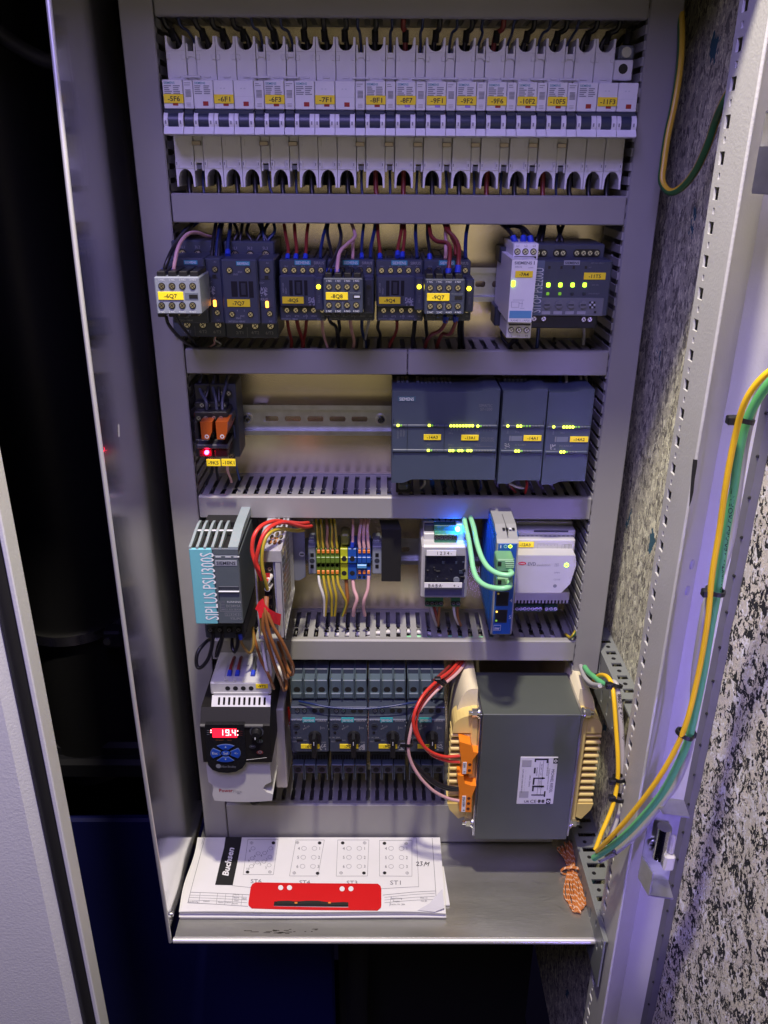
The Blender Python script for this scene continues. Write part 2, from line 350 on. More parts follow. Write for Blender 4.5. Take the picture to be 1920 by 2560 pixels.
mb=M(); mb.box(-.2575,.2500,-.2045,.0195,-.8165,-.815,BRUSHS); mb.build('tray',t)
mb=M(); mb.cyl((-.2587,-.2065,-.8185),(.2507,-.2065,-.8185),.0036,EDGE,10); mb.build('rolled_front_edge',t)
SMUDGE=mat('shelf_smudge',(.05,.045,.035),.7)
mb=M(); random.seed(3)
for i in range(26):
    p=atz(ZN,random.gauss(680,90),585+random.uniform(-14,12),-.8148); w=random.uniform(.001,.005)
    mb.add([(p.x-w,p.y-.0004,-.8148),(p.x+w,p.y-.0004,-.8148),(p.x+w*.8,p.y+.0005,-.8148),(p.x-w*.6,p.y+.0004,-.8148)],[(0,1,2,3)],SMUDGE)
mb.build('smudge',t)
mb=M(); SCR=mat('bright_scratch',(.8,.8,.76),.3,1.0)
for i in range(46):
    x=random.uniform(.08,.24); y=random.uniform(-.195,-.06); a=random.uniform(-.9,.6); l=random.uniform(.002,.008); c,s_=math.cos(a)*l,math.sin(a)*l; e=.00022
    mb.add([(x-c,y-s_-e,-.81485),(x+c,y+s_-e,-.81485),(x+c,y+s_+e,-.81485),(x-c,y-s_+e,-.81485)],[(0,1,2,3)],SCR)
mb.build('scratch',t)
mb=M(); mb.box(-.2615,.2722,.032,.034,-.90,.239,VOID); structure(mb,'gap_shade_sheet')  # black sheet added behind the plate, stands in for shade in the side gaps
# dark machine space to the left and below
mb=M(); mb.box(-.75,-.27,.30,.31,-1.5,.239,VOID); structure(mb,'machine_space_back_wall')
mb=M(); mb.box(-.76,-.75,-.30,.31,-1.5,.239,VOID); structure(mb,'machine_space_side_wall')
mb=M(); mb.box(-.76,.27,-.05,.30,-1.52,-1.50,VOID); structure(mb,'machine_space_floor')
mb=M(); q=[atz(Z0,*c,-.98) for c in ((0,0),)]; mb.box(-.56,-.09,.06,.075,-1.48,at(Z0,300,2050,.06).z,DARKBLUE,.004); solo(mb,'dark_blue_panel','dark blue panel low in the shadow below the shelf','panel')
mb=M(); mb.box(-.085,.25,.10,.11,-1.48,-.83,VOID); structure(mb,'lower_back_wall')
DKB=mat('shadow_bar_grey',(.02,.02,.028),.4,.5)
mb=M(); mb.tube([(-.05,.02,-1.3),(-.05,.02,-1.0),(-.055,.03,-.86)],.018,BLKM,14,4); o=solo(mb,'drain_hose','dark hose standing below the middle of the shelf','hose')
for dz in (0,.03):
    f=M(); f.cyl((-.05,.02,-1.06-dz),(-.05,.02,-1.052-dz),.0195,DKB,16); f.build('hose_clip',o)
# black pipe with a bright hose clamp, in the dark gap
pc=at(Z0,150,1500,.06)
t=thing('black_pipe','wide black pipe with a bright metal clamp in the dark gap','pipe',(pc.x,.10,-1.1))
mb=M(); mb.cyl((pc.x,.10,-.56),(pc.x,.10,.238),.068,mat('black_hose',(.010,.010,.012),.45),36); mb.cyl((pc.x,.10,at(Z0,200,1960,.04).z),(pc.x,.10,-.56),.062,mat('black_hose',(.010,.010,.012),.45),36); mb.build('hose',t)
zc=at(Z0,170,1600,.03).z
mb=M(); mb.cyl((pc.x,.10,zc-.010),(pc.x,.10,zc+.004),.0715,mat('clamp_band',(.80,.80,.82),.25,1.0),40); mb.build('clamp',t)
mb=M(); mb.box(pc.x+.060,pc.x+.085,.03,.055,zc-.014,zc+.012,DKB,.003); mb.cyl((pc.x+.066,.028,zc-.002),(pc.x+.066,.034,zc-.002),.005,STEEL,10); mb.build('clamp_lock',t)
mb=M()
mb.box(-.5,-.268,.03,.06,at(Z0,300,1950,.03).z,at(Z0,300,1905,.03).z,DKB,.006); mb.box(-.5,-.268,.045,.06,at(Z0,300,1897,.045).z,at(Z0,300,1862,.045).z,DKB,.006)
solo(mb,'dark_rail','dark grey double rail crossing the black gap','rail')
mb=M(); mb.tube([at(Z0,-60,20,.0),at(Z0,0,82,.0),at(Z0,60,125,.01),at(Z0,130,155,.02),at(Z0,220,150,.04)],.0075,mat('shadow_cable',(.06,.06,.075),.5),10,5); solo(mb,'loose_cable','dim grey cable hanging in the black gap, top left','cable')
# left cabinet door edge, low left
def xat(px,py,Y): return at(Z0,px,py,Y).x
YD=-.32; x0,x1,x2,x3=[xat(q,1900,YD) for q in (124,111,75,47)]
DPAINT=mat('door_grey_paint',(.74,.75,.76),.45,nz=.04,nscale=30,bump=.25,bscale=420)
t=thing('cabinet_door','light grey cabinet door with a black seal at lower left','door',(x3,YD,-1.1))
mb=M(); mb.box(x1,x0,YD-.002,YD+.018,-1.1,.25,DPAINT,.001); mb.build('edge_lip',t)
mb=M(); mb.prismz([(x2-.001,YD+.004),(x2+.001,YD-.003),((x1+x2)/2,YD-.0045),(x1-.001,YD-.002),(x1-.0005,YD+.008)],-1.1,.25,RUBBER,True); mb.build('seal',t)
mb=M(); mb.prismz([(x3,YD-.008),(x2-.0012,YD-.001),(x2-.0012,YD+.010),(x3-.3,YD+.01),(x3-.3,YD-.03)],-1.1,.25,DPAINT); mb.build('panel',t)
# right side wall with bonded foam, perforated frame post, door with foam
mb=M(); mb.box(.2725,.285,-.19,.30,-1.3,.239,FOAMW); structure(mb,'foam_lined_side_wall')
def perforated(mb, plane, const, th, a0, a1, z0, z1, holes, m):
    """sheet with real rectangular openings: a grid of strips round the holes (a = depth or width, z = height)"""
    zs=sorted(set([z0,z1]+[h[2] for h in holes]+[h[3] for h in holes])); 
    for i in range(len(zs)-1):
        za,zb=zs[i],zs[i+1]; zm=(za+zb)/2; hs=sorted(h for h in holes if h[2]<=zm<=h[3]); cur=a0
        for h in hs+[(a1,a1,0,0)]:
            if h[0]-cur>1e-6:
                if plane=='x': mb.box(const,const+th,cur,h[0],za,zb,m)
                elif plane=='z': mb.box(za,zb,cur,h[0],const,const+th,m)
            cur=h[1]
XP=.2455
t=thing('frame_post','light grey perforated steel frame post on the right','frame post',(XP,-.23,-1.2))
holes=[]; z=at(ZS2,620,1855,-.2065).z+.0125
zz=z
k=0
while zz<.20: zz+=.02555
top=zz
while zz>-1.2:
    holes.append((-.2125,-.2020,zz-.0048,zz+.0048)); zz-=.02555
    if -1.2<zz: holes.append((-.2095,-.2060,zz+.01278-.0024,zz+.01278+.0024))
mb=M(); perforated(mb,'x',XP,.002,-.25,-.195,-1.2,.239,holes,PAINT); mb.build('perforated_face',t)
mb=M(); mb.cyl((XP+.0014,-.2508,-1.2),(XP+.0014,-.2508,.239),.0016,PAINT,10); mb.build('ridge',t)
mb=M(); mb.prismz([(XP+.0015,-.2505),(.2886,-.1945),(.2870,-.1930),(XP+.0008,-.2470)],-1.2,.239,PAINT); mb.build('slanted_face',t)
mb=M(); mb.prismz([(.2886,-.1945),(.3165,-.2000),(.3165,-.1980),(.2886,-.1925)],-1.2,.239,PAINT); mb.build('front_face',t)
mb=M(); mb.prismz([(.2455,-.1950),(.2700,-.1930),(.2700,-.1900),(.2475,-.1920)],-1.2,.239,PAINT); mb.build('return_flange',t)
PLUG=mat('violet_grey_plug',(.40,.38,.52),.5)
for (zx,x,y) in ((ZS3,795,730),(ZS3,755,955)):
    v=_ray(zx,x,y); n=Vector((.056,-.0431,0)); p0=Vector((XP+.0015,-.2505,0)); tt=(p0-CAM_LOC).dot(n)/v.dot(n); p=CAM_LOC+v*tt; nn=Vector((.79,-.61,0)).normalized()
    f=M(); f.cyl(p-nn*.001,p+nn*.0012,.0046,PLUG,18); f.build('plug',t)
CHIP=mat('bare_black_chip',(.012,.012,.012),.6)
mb=M(); pts=[(ZS2,805,1895),(ZS2,842,1900),(ZS2,836,1960),(ZS2,818,2060),(ZS2,806,2180),(ZS2,790,2250),(ZS2,772,2300),(ZS2,780,2160),(ZS2,792,2010)]
q=[]
for zx,x,y in pts:
    p=at(zx,x,y,-.253); q.append((p.x,p.z))
mb.prism(q,-.2534,-.2528,CHIP); mb.build('paint_chip',t)
# front door on the right lined with speckled foam
DX,DY=.3165,-.2; dirn=Vector((.13,-1,0)).normalized()
t=thing('foam_lined_door','open door lined with black and cream speckled foam at right','door',(DX,DY,-1.2))
a=Vector((DX+.011,DY-.004,0)); b=a+dirn*.62; n=Vector((dirn.y,-dirn.x,0))*-1
mb=M()
N1,N2=60,110; random.seed(5)
from mathutils import noise
vs=[];fs=[]
for i in range(N1+1):
    for j in range(N2+1):
        p=a+dirn*(.62*i/N1); zv=-1.2+1.45*j/N2; h=noise.noise(Vector((i*.55,j*.4,0)))*.0022+noise.noise(Vector((i*1.9,j*1.7,4)))*.0012
        vs.append((p.x-.992*h,p.y-.13*h,zv))
for i in range(N1):
    for j in range(N2): fs.append((i*(N2+1)+j,(i+1)*(N2+1)+j,(i+1)*(N2+1)+j+1,i*(N2+1)+j+1))
mb.add(vs,fs,FOAMD,True); b2=a+Vector((.02,0,0)); c2=b+Vector((.02,0,0))
mb.prismz([(a.x+.003,a.y),(b.x+.003,b.y),(c2.x,c2.y),(b2.x,b2.y)],-1.2,.25,RUBBER); mb.build('foam_lining',t)
mb=M(); mb.prismz([(DX,DY),(DX+.004,DY-.006),(DX+.0115,DY-.0075),(DX+.012,DY+.002),(DX,DY+.002)],-1.2,.25,mat('grey_seal',(.13,.13,.135),.5,nz=.15),False); mb.build('edge_seal',t)
mb=M()
for i in range(36):
    zz=.23-i*.04; p=Vector((DX+.003,DY-.0050,zz)); mb.cyl(p,p+Vector((.001,-.0016,0)),.0016,BLK,8)
mb.build('clip_hole',t)
# cabinet depth rails on the right
RAIL=mat('rail_grey_paint',(.20,.215,.205),.45,nz=.08,nscale=60,bump=.1,bscale=900)
def depth_rail(label,x0,x1,y0,y1,zt,h):
    t=thing('depth_rail',label,'rail',((x0+x1)/2,(y0+y1)/2,zt-h),'slotted depth rails of the cabinet frame')
    hs=[]; y=y0+.012
    while y<y1-.014: hs.append((x0+.006,x1-.004,y,y+.0075)); y+=.0255
    mb=M(); cur=y0
    for h0 in hs+[(0,0,y1,y1)]:
        mb.box(x0+.0021,x1,cur,h0[2],zt-.002,zt,RAIL)
        if h0[1]: mb.box(x0+.0021,h0[0],h0[2],h0[3],zt-.002,zt,RAIL); mb.box(h0[1],x1,h0[2],h0[3],zt-.002,zt,RAIL)
        cur=h0[3]
    for i in range(len(hs)-1):
        yy=(hs[i][3]+hs[i+1][2])/2; mb.cyl((x0+.0115,yy,zt-.0005),(x0+.0115,yy,zt+.0002),.0026,BLK,10)
    mb.build('slotted_top',t)
    mb=M(); hh=[]
    y=y0+.012
    while y<y1-.012: hh.append((y,y+.005,zt-h*.45,zt-h*.2)); hh.append((y+.004,y+.009,zt-h*.88,zt-h*.62)); y+=.0255
    perforated(mb,'x',x0,.002,y0,y1,zt-h,zt,hh,RAIL); mb.build('perforated_side',t)
    mb=M(); mb.cyl((x0+.0022,y0,zt-.0018),(x0+.0022,y1,zt-.0018),.0022,RAIL,8); mb.build('rounded_edge',t)
    return t
depth_rail('upper slotted grey rail where the yellow cable is tied, above the other',.2505,.2722,-.150,.0,-.513,.062)
lr=depth_rail('lower slotted grey rail where the cables meet beside the copper wire',.2400,.2722,-.1930,-.02,-.783,.075)
hh=[(-.2325+.014*k,-.2275+.014*k,-.80-.02*(k%2),-.79-.02*(k%2)) for k in range(3)]
mb=M(); perforated(mb,'x',.2400,.002,-.236,-.1932,-.858,-.783,hh,RAIL); mb.box(.2421,.2450,-.236,-.1932,-.785,-.783,RAIL); mb.build('front_end',lr)
mb=M(); mb.prism([(.2535,-.547),(.2715,-.547),(.2715,-.62),(.262,-.60)],-.185,-.183,RAIL); mb.box(.2535,.2715,-.185,-.150,-.522,-.519,RAIL); solo(mb,'corner_bracket','grey angled bracket fixing the upper rail to the post','bracket')
# ------------------------------------------------------------------ cable ducts
XI=.2187; XO=.2485; PITCH=.0125
def finger_mesh(depth, axis):
    """one duct finger with the breaking nubs; axis 'h' lies in a horizontal wall, 'v' in a vertical wall"""
    w=.0036; out=[(-w,0),(w,0),(w,depth*.52),(w+.0013,depth*.56),(w,depth*.60),(w,depth),(-w,depth),(-w,depth*.60),(-w-.0013,depth*.56),(-w,depth*.52)]
    mb=M(); n=len(out); th=.0016
    f=(lambda a,d,t:(a,-d,t)) if axis=='h' else (lambda a,d,t:(t,-d,a))
    vs=[f(a,d,0) for a,d in out]+[f(a,d,th) for a,d in out]
    mb.add(vs,[tuple(range(n)),tuple(range(2*n-1,n-1,-1))]+[(i,i+n,(i+1)%n+n,(i+1)%n) for i in range(n)],DUCTIN)
    me=bpy.data.meshes.new('finger'); me.from_pydata(mb.v,[],mb.f); me.materials.append(DUCTIN); return me
FH=finger_mesh(.070,'h'); FV=finger_mesh(.070,'v')
def duct(label, zt, zb, x0, x1, walls=('top',), seam=None, Yf=-.06, lip=.0018):
    t=thing('cable_duct',label,'cable duct',((x0+x1)/2,0,zb),'grey slotted cable ducts')
    for a,b in ([(x0,seam-.0004),(seam+.0004,x1)] if seam else [(x0,x1)]):
        mb=M(); mb.box(a,b,Yf,Yf+.0022,zb,zt,DUCT,.0012); mb.box(a,b,Yf+.0023,Yf+.009,zt-.0016,zt+.0002,DUCT,.0007); mb.box(a,b,Yf+.0023,Yf+.009,zb-.0002,zb+.0016,DUCT,.0007); mb.build('cover',t)
    mb=M(); mb.box(x0+.001,x1-.001,.0184,.0199,zb+.002,zt-.002,DUCTIN); mb.box(x0+.001,x1-.001,0.0125,.0183,zt-.0042,zt-.0026,DUCTIN); mb.box(x0+.001,x1-.001,0.0125,.0183,zb+.0026,zb+.0042,DUCTIN); mb.build('base',t)
    n=int((x1-x0-.004)/PITCH); off=((x1-x0)-n*PITCH)/2
    for w in walls:
        zz=zt-.0042 if w=='top' else zb+.0026
        for i in range(n+1):
            link('finger',FH,(x0+off+i*PITCH,.0124,zz),t)
    return t
def side_duct(label, xin, xout, zb, zt, sgn):
    t=thing('side_duct',label,'cable duct',((xin+xout)/2,0,zb),'grey upright cable ducts')
    a,b=min(xin,xout),max(xin,xout)
    mb=M(); mb.box(a,b,-.06,-.0578,zb,zt,DUCT,.0016); mb.box(a,a+.0016,-.0577,-.050,zb,zt,DUCT); mb.box(b-.0016,b,-.0577,-.050,zb,zt,DUCT); mb.build('cover',t)
    mb=M(); mb.box(a+.001,b-.001,.0184,.0199,zb,zt,DUCTIN); xo=xout-.0016 if xout>0 else xout; mb.box(xo+.0003,xo+.0013,-.0576,.0183,zb,zt,DUCTIN); mb.build('base',t)
    zz=zb+.006; xw=xin if sgn<0 else xin-.0016
    while zz<zt-.004:
        f=link('finger',FV,(xw if sgn>0 else xin-.0016,.0124,zz),t); zz+=PITCH
    return t
def zy(y,x=960,Y=-.06): return at(Z0,x,y,Y).z
side_duct('upright grey duct left of the breakers, running the full height',-XI,-XO,-.8135,.239,-1)
side_duct('upright grey duct on the right, ending above the transformer',XI,XO,zy(1685,1465),.239,1)
TOPZ=zy(43,1000)
D_TOP=duct('topmost grey duct, above the white breakers',TOPZ+.050,TOPZ,-XI+.0012,XI-.0012,('bottom',))
D1=duct('grey duct between the breakers and the contactors',zy(487),zy(560),-XI+.0012,XI-.0012,('top','bottom'))
D2=duct('grey duct with a joint, between the contactors and the controller',zy(876),zy(937),-XI+.0012,XI-.0012,('top','bottom'),seam=at(Z0,1019,906,-.06).x)
D3=duct('grey duct between the controller and the teal power supply',zy(1244),zy(1297),-XI+.0012,XI-.0012,('top','bottom'))
D4=duct('grey duct under the blue network switch',zy(1602),zy(1651),-XI+.0012,XI-.0012,('top','bottom'))
D5=duct('lowest grey duct, behind the transformer and above the shelf',zy(2013),-.8125,-XI+.0012,XI-.0012,('top',))
# loose cables lying inside the ducts, seen through the slots
random.seed(11)
def duct_cables(zt, zb, specs):
    for (lab,m,r,x0,x1,yy,dz) in specs:
        pts=[]; n=7
        for i in range(n): pts.append((x0+(x1-x0)*i/(n-1),yy+random.uniform(-.004,.004),zt-dz+random.uniform(-.0025,.0015)))
        mb=M(); mb.tube(pts,r,m,8,4); solo(mb,'duct_cable',lab,'cable','cables lying inside the ducts')
DKW=[WIREB,WIREBL]
for nm,D,zt,zb in (('first',D1,zy(487),zy(560)),('second',D2,zy(876),zy(937)),('third',D3,zy(1244),zy(1297))):
    where={'first':'below the breakers','second':'below the contactors','third':'below the controller'}[nm]
    duct_cables(zt,zb,[(f'black cable lying inside the slotted duct {where}, toward the front',WIREB,.0032,-.2,.2,-.042,.011),(f'dark blue cable lying inside the slotted duct {where}',WIREBL,.0026,-.21,.2,-.033,.010),(f'black cable lying inside the slotted duct {where}, toward the back',WIREB,.003,-.2,.21,-.022,.011)])
zt=zy(1602); zb=zy(1651)
duct_cables(zt,zb,[('thick grey cable lying in the duct below the terminal blocks',WIREG,.0048,-.10,.05,-.042,.0105),('white grey cable lying in the duct below the terminal blocks, behind the thick one',WIREW,.003,-.09,.06,-.028,.009),
  ('dark cable lying in the duct below the terminal blocks',WIREB,.003,-.19,.19,-.018,.011),('light green cable lying in the duct below the converter module',GRNL,.0034,.015,.125,-.043,.0088),
  ('grey cable lying in the duct right of the network switch',WIREG,.0042,.13,.205,-.038,.0095),('green cable lying in the duct right of the network switch',GRNL,.003,.13,.2,-.046,.010),('yellow cable lying in the duct at its right end',YELC,.0032,.155,.2,-.050,.0105)])
wire('yellow and green wire end poking over the right end of the duct',YG,.0028,[(ZI,1405,905,-.045),(ZI,1440,930,-.058),(ZI,1465,905,-.0625),(ZI,1478,880,-.050)])
# DIN rails
def din_rail(label, zc, x0, x1, slots=(), screws=()):
    t=thing('din_rail',label,'mounting rail',((x0+x1)/2,0,zc-.0175),'steel mounting rails')
    mb=M(); h=.0175
    mb.box(x0,x1,-.0076,-.0066,zc+h-.005,zc+h,GALV); mb.box(x0,x1,-.0076,-.0066,zc-h,zc-h+.005,GALV)
    mb.box(x0,x1,-.0066,-.0016,zc+h-.0052,zc+h-.0042,GALV); mb.box(x0,x1,-.0066,-.0016,zc-h+.0042,zc-h+.0052,GALV)
    s=sorted(slots); lo,hi=zc-h+.0053,zc+h-.0053; cur=x0
    for a,b in s+[(x1,x1)]:
        if a>cur: mb.box(cur,a,-.0016,-.0006,lo,hi,GALV)
        if b>a: mb.box(a,b,-.0016,-.0006,lo,zc-.0031,GALV); mb.box(a,b,-.0016,-.0006,zc+.0031,hi,GALV)
        cur=b
    mb.build('profile',t)
    for xs in (x0+.06,x1-.03): mb=M(); mb.box(xs-.008,xs+.008,-.0005,.0199,zc-.012,zc+.012,GALV); mb.build('stand_off',t)
    for a,b in s:
        mb=M(); 
        for e,sg in ((a,1),(b,-1)): mb.prism([(e,zc+.0031),(e+sg*.0012,zc+.0031),(e,zc+.0012)],-.00165,-.0005,GALV); mb.prism([(e,zc-.0031),(e+sg*.0012,zc-.0031),(e,zc-.0012)],-.00165,-.0005,GALV)
        mb.build('slot_corner',t)
    for x in screws:
        mb=M(); mb.cyl((x,-.0016,zc),(x,-.0035,zc),.0062,STEEL,20); mb.cyl((x,-.0035,zc),(x,-.0065,zc),.0048,CHROME,16,.0030); mb.cyl((x,-.0066,zc),(x,-.006,zc),.0015,BLK,6); mb.build('screw',t)
    return t
z3=(at(ZF,1000,265,-.0076).z+at(ZF,1000,510,-.0076).z)/2
sl=[]
for a,b in ((640,760),(806,926),(973,1092),(1137,1256),(1300,1418)): sl.append((at(ZF,a,388,-.0016).x,at(ZF,b,388,-.0016).x))
din_rail('bare slotted steel rail with two screws beside the orange relays',z3,-.215,.2,sl,(at(ZF,528,375,-.004).x,at(ZF,1515,390,-.004).x))
z2=(at(ZE,100,525,-.0076).z+at(ZE,100,900,-.0076).z)/2
din_rail('steel rail behind the dark contactors, showing left of the white relay',z2,-.215,.215,[(at(ZE,-50,715,-.0016).x,at(ZE,55,715,-.0016).x),(at(ZE,125,715,-.0016).x,at(ZE,250,715,-.0016).x)])
z1=zy(315,960,-.0076); din_rail('steel rail behind the white breakers, mostly hidden',z1,-.215,.215)
z4=(at(ZI,240,180,-.0076).z+at(ZI,240,405,-.0076).z)/2
din_rail('steel rail behind the terminal blocks and the converter module',z4,-.215,.215,[(at(ZI,190,290,-.0016).x,at(ZI,250,290,-.0016).x)])
# ------------------------------------------------------------------ row 1: circuit breakers
YF=-.075; YBD=-.050
PW=.018
_x0=at(Z0,407,235,YF).x; _x1=at(Z0,1595,240,YF).x; PW=(_x1-_x0)/23.5
def zf(y,Y=YF): return at(ZA,1100,y,Y).z
zFT,zFB=zf(522),zf(712); zLB=zf(878); zDB=zf(860)
zUT,zUA,zUB=zf(238,YBD),zf(328,YBD),zf(520,YBD)        # horns, arch floor, body bottom
zLT,zLA,zLBt=zf(890,YBD),zf(1100,YBD),zf(1215,YBD)
def arch(x0,x1,zf_,ze,up,w=.0016,n=8):
    """outline of a terminal mouth: horns left and right of a round hollow"""
    xm=(x0+x1)/2; rx=(x1-x0)/2-w; pts=[]
    for i in range(n+1):
        a=math.pi*i/n; pts.append((xm+rx*math.cos(a), zf_+(ze-zf_)*(1-math.sin(a)**.6)))
    return pts
def breaker(tag, poles, aux, x, lit):
    L=x; wdt=poles*PW; wtot=wdt+(PW/2 if aux else 0)
    kind={1:'single pole',3:'triple pole'}[poles]
    t=thing('circuit_breaker',f'white {kind} circuit breaker with the yellow tag {tag}','circuit breaker',(x+wdt/2,0,zLBt),'white circuit breakers in the top row')
    b=M(); g=.00028
    for i in range(poles):
        a,c=x+i*PW+g,x+(i+1)*PW-g
        b.box(a,c,YF,-.02,zFB,zFT,WHT,.0006)
        # upper body with its terminal mouth
        cut=(tag=='-11F3' and i==2)
        if not cut: b.box(a,c,YBD,-.008,zFT,zUA-.0005,WHT,.0004)
        ar=arch(a,c,zUA,zUT,True)
        if not cut: b.prism([(a,zUA-.0006),(c,zUA-.0006),(c,zUT)]+ar+[(a,zUT)],YBD-.0002,-.012,WHT)
        b.box(a,c,YBD,-.008,zLA+.0005,zDB,WHT,.0004)
        al=arch(a,c,zLA,zLBt,False); b.prism([(c,zLA+.0006),(a,zLA+.0006),(a,zLBt)]+al[::-1]+[(c,zLBt)],YBD-.0006,-.012,WHT)
        b.box(a,c,YBD-.0014,YBD,zLA+.0002,zLA+.0016,WHT,.0003)
        for s in (a+.0001,c-.0034):
            if not cut: b.box(s,s+.0033,YBD-.0012,YBD,zf(392,YBD),zf(358,YBD),WHT,.0003)
            b.box(s,s+.0033,YBD-.0016,YBD,zf(1088,YBD),zf(1042,YBD),WHT,.0003); b.box(s+.0010,s+.0016,YBD-.0018,YBD-.0015,zf(1074,YBD),zf(1056,YBD),PRG)
            b.box(s,s+.0033,YBD-.0006,YBD,zf(948,YBD),zf(905,YBD),WHT,.0002)
        # ledge at the handle foot and the cheeks
        b.prismx([(YF-.0105,zLB+.0012),(YF-.0105,zLB+.0002),(YF-.004,zLB-.0006),(YF+.02,zLB-.0006),(YF+.02,zLB+.006),(YF-.0072,zLB+.0062)],a,c,WHT)
        prof=[]
        zc=(zFB+zLB)/2-.0005; hh=(zFB-zLB)/2-.0008
        for k in range(11):
            an=-math.pi/2+math.pi*k/10; prof.append((YF+.003-.0105*math.cos(an),zc+hh*math.sin(an)))
        prof+= [(YF+.02,zc+hh),(YF+.02,zc-hh)]
        for s,e in ((a,a+.0036),(c-.0043,c)):
            b.prismx(prof,s,e,WHT,True); b.box(s+.0012,s+.0024,YF-.0078,YF-.0070,zc-.0015,zc+.0013,PRD)
        b.box(a+.0058,c-.0058,YBD-.0012,YBD,zf(508,YBD),zf(498,YBD),WHT,.0002)
    if aux: 
        a,c=x+wdt+g,x+wtot-g
    b.build('body',t)
    for i in range(poles):
        a,c=x+i*PW+.0012,x+(i+1)*PW-.0012
        if not (tag=='-11F3' and i==2): mb_=M(); mb_.box(a,c,-.0155,-.0125,zUA-.001,zUT-.002,BLKM); mb_.build('mouth_shade_plate',t)  # black plate added at the back of each opening to paint its deep shade
        mb_=M(); mb_.box(a,c,-.0155,-.0125,zLBt+.001,zLA+.001,BLKM); mb_.build('mouth_shade_plate',t)
    # printing on the face
    pr=M(); Yp=YF-.0002
    a=x
    hF=zFT-zFB
    pr.txt('SIEMENS',a+.0016,zFT-.11*hF,Yp,.0019,TEAL,'l',bold=.01)
    rr=random.Random(tag)
    for k in range(5):
        zz=zFT-(.21+.065*k)*hF
        pr.box(a+.0016,a+.0016+rr.uniform(.004,.007),Yp-.0001,Yp+.0002,zz-.0004,zz+.0004,PRD); pr.box(a+.0096,a+.0096+rr.uniform(.004,.0065),Yp-.0001,Yp+.0002,zz-.0004,zz+.0004,PRD)
    for i in range(1,poles):
        for k in range(2): pr.box(x+i*PW+.006+k*.003,x+i*PW+.0075+k*.003,Yp-.0001,Yp+.0002,zFT-.30*hF,zFT-.27*hF,PRW)
        pr.box(x+i*PW+.0006,x+(i+1)*PW-.0006,Yp-.00005,Yp+.0002,zFT-.56*hF,zFT-.555*hF,PRW)
    pr.build('printing',t)
    d=M(); zc=(zFB+zLB)/2; d.cyl((x+.001,YF+.004,zc),(x+wdt-.001,YF+.004,zc),(zFB-zLB)/2-.0005,TOG,20)
    d.box(x+.0004,x+wdt-.0004,YF-.0035,YF+.01,zFB-.0075,zFB-.0004,TOG,.0008); d.build('toggle_drum',t)
    for i in range(poles):
        cx=x+(i+.5)*PW+.0016; w=M(); w.box(cx-.0024,cx+.0024,YF-.0003,YF+.0004,zFB+.0026,zFB+.0062,VIO if lit else RED,.0002); w.build('indicator_window',t)
    ti=1 if poles==3 else 0
    tx0=x+ti*PW+(.0004 if poles==3 else .0007); zc=zFB+.35*hF
    lb=M(); lb.box(tx0,tx0+PW-.0006,YF-.0009,YF-.0001,zc-.0036,zc+.0036,YEL,.0002); lb.txt(tag,tx0+PW/2,zc,YF-.00105,.0040,INK,bold=.012,wfit=min(.0027*len(tag),.0145)); lb.build('label_tag',t)
    if aux:
        a,c=x+wdt+g,x+wtot-g; u=M(); m_=(a+c)/2
        u.box(a,c,YF+.0004,-.02,zFB,zFT-.0003,WHT,.0006); u.box(a,c,YBD+.002,-.008,zFT,zf(345,YBD),WHT,.0004)
        for s in (a,c-.0017): u.box(s,s+.0017,YBD-.0003,-.012,zf(385,YBD),zf(288,YBD),WHT,.0004)
        u.box(a+.0016,c-.0016,YBD,-.012,zf(372,YBD),zf(338,YBD),WHT,.0003)
        u.box(a,c,YBD+.002,-.008,zf(1062,YBD),zDB,WHT,.0004)
        for s in (a,c-.0017): u.box(s,s+.0017,YBD-.0006,-.012,zf(1112,YBD),zf(1052,YBD),WHT,.0004)
        u.box(a+.0016,c-.0016,YBD-.0002,-.012,zf(1100,YBD),zf(1072,YBD),PRG)
        u.prismx([(YF-.0105,zLB+.0012),(YF-.0105,zLB+.0002),(YF-.004,zLB-.0006),(YF+.02,zLB-.0006),(YF+.02,zLB+.006),(YF-.0072,zLB+.0062)],a,c,WHT)
        ob=u.build('auxiliary_switch',t)
        k=M(); k.cyl((a+.0004,YF+.0045,(zFB+zLB)/2),(c-.0004,YF+.0045,(zFB+zLB)/2),(zFB-zLB)/2-.0008,TOG,16); k.box(a+.0003,c-.0003,YF-.0025,YF+.01,zFB-.0075,zFB-.0006,TOG,.0006); k.build('toggle_drum',ob)
        k=M()
        for q in range(6): k.box(a+.0018,c-.0018,Yp+.0002,Yp+.0005,zFT-(.36+.045*q)*hF,zFT-(.335+.045*q)*hF,PRD)
        for q in range(2): k.box(a+.0012,a+.0012+rr.uniform(.003,.006),Yp+.0002,Yp+.0005,zFT-(.12+.07*q)*hF,zFT-(.10+.07*q)*hF,PRD)
        for q in range(3): k.box(a+.0022,a+.0062,Yp+.0002,Yp+.0005,zFT-(.80+.05*q)*hF,zFT-(.79+.05*q)*hF,PRD)
        k.build('printing',ob)
        k=M(); k.box(a-.0035,c+.0035,YBD-.0035,YBD+.001,zf(512,YBD),zf(497,YBD),WHT,.0004); k.box(a-.0008,c-.001,YBD-.0028,YBD+.001,zf(948,YBD),zf(918,YBD),mat('clip_metal',(.30,.26,.24),.35,1.0),.0004); k.build('clip',ob)
    return x+wtot
x=_x0
seq=[('-5F6',1,1,0),('-6F1',3,1,0),('-6F3',1,1,0),('-7F1',3,1,0),('-8F1',1,1,0),('-8F7',1,1,1),('-9F1',1,1,1),('-9F2',1,1,1),('-9F6',1,1,0),('-10F2',1,1,0),('-10F5',1,1,0),('-11F3',3,0,0)]
MOUTH=[]
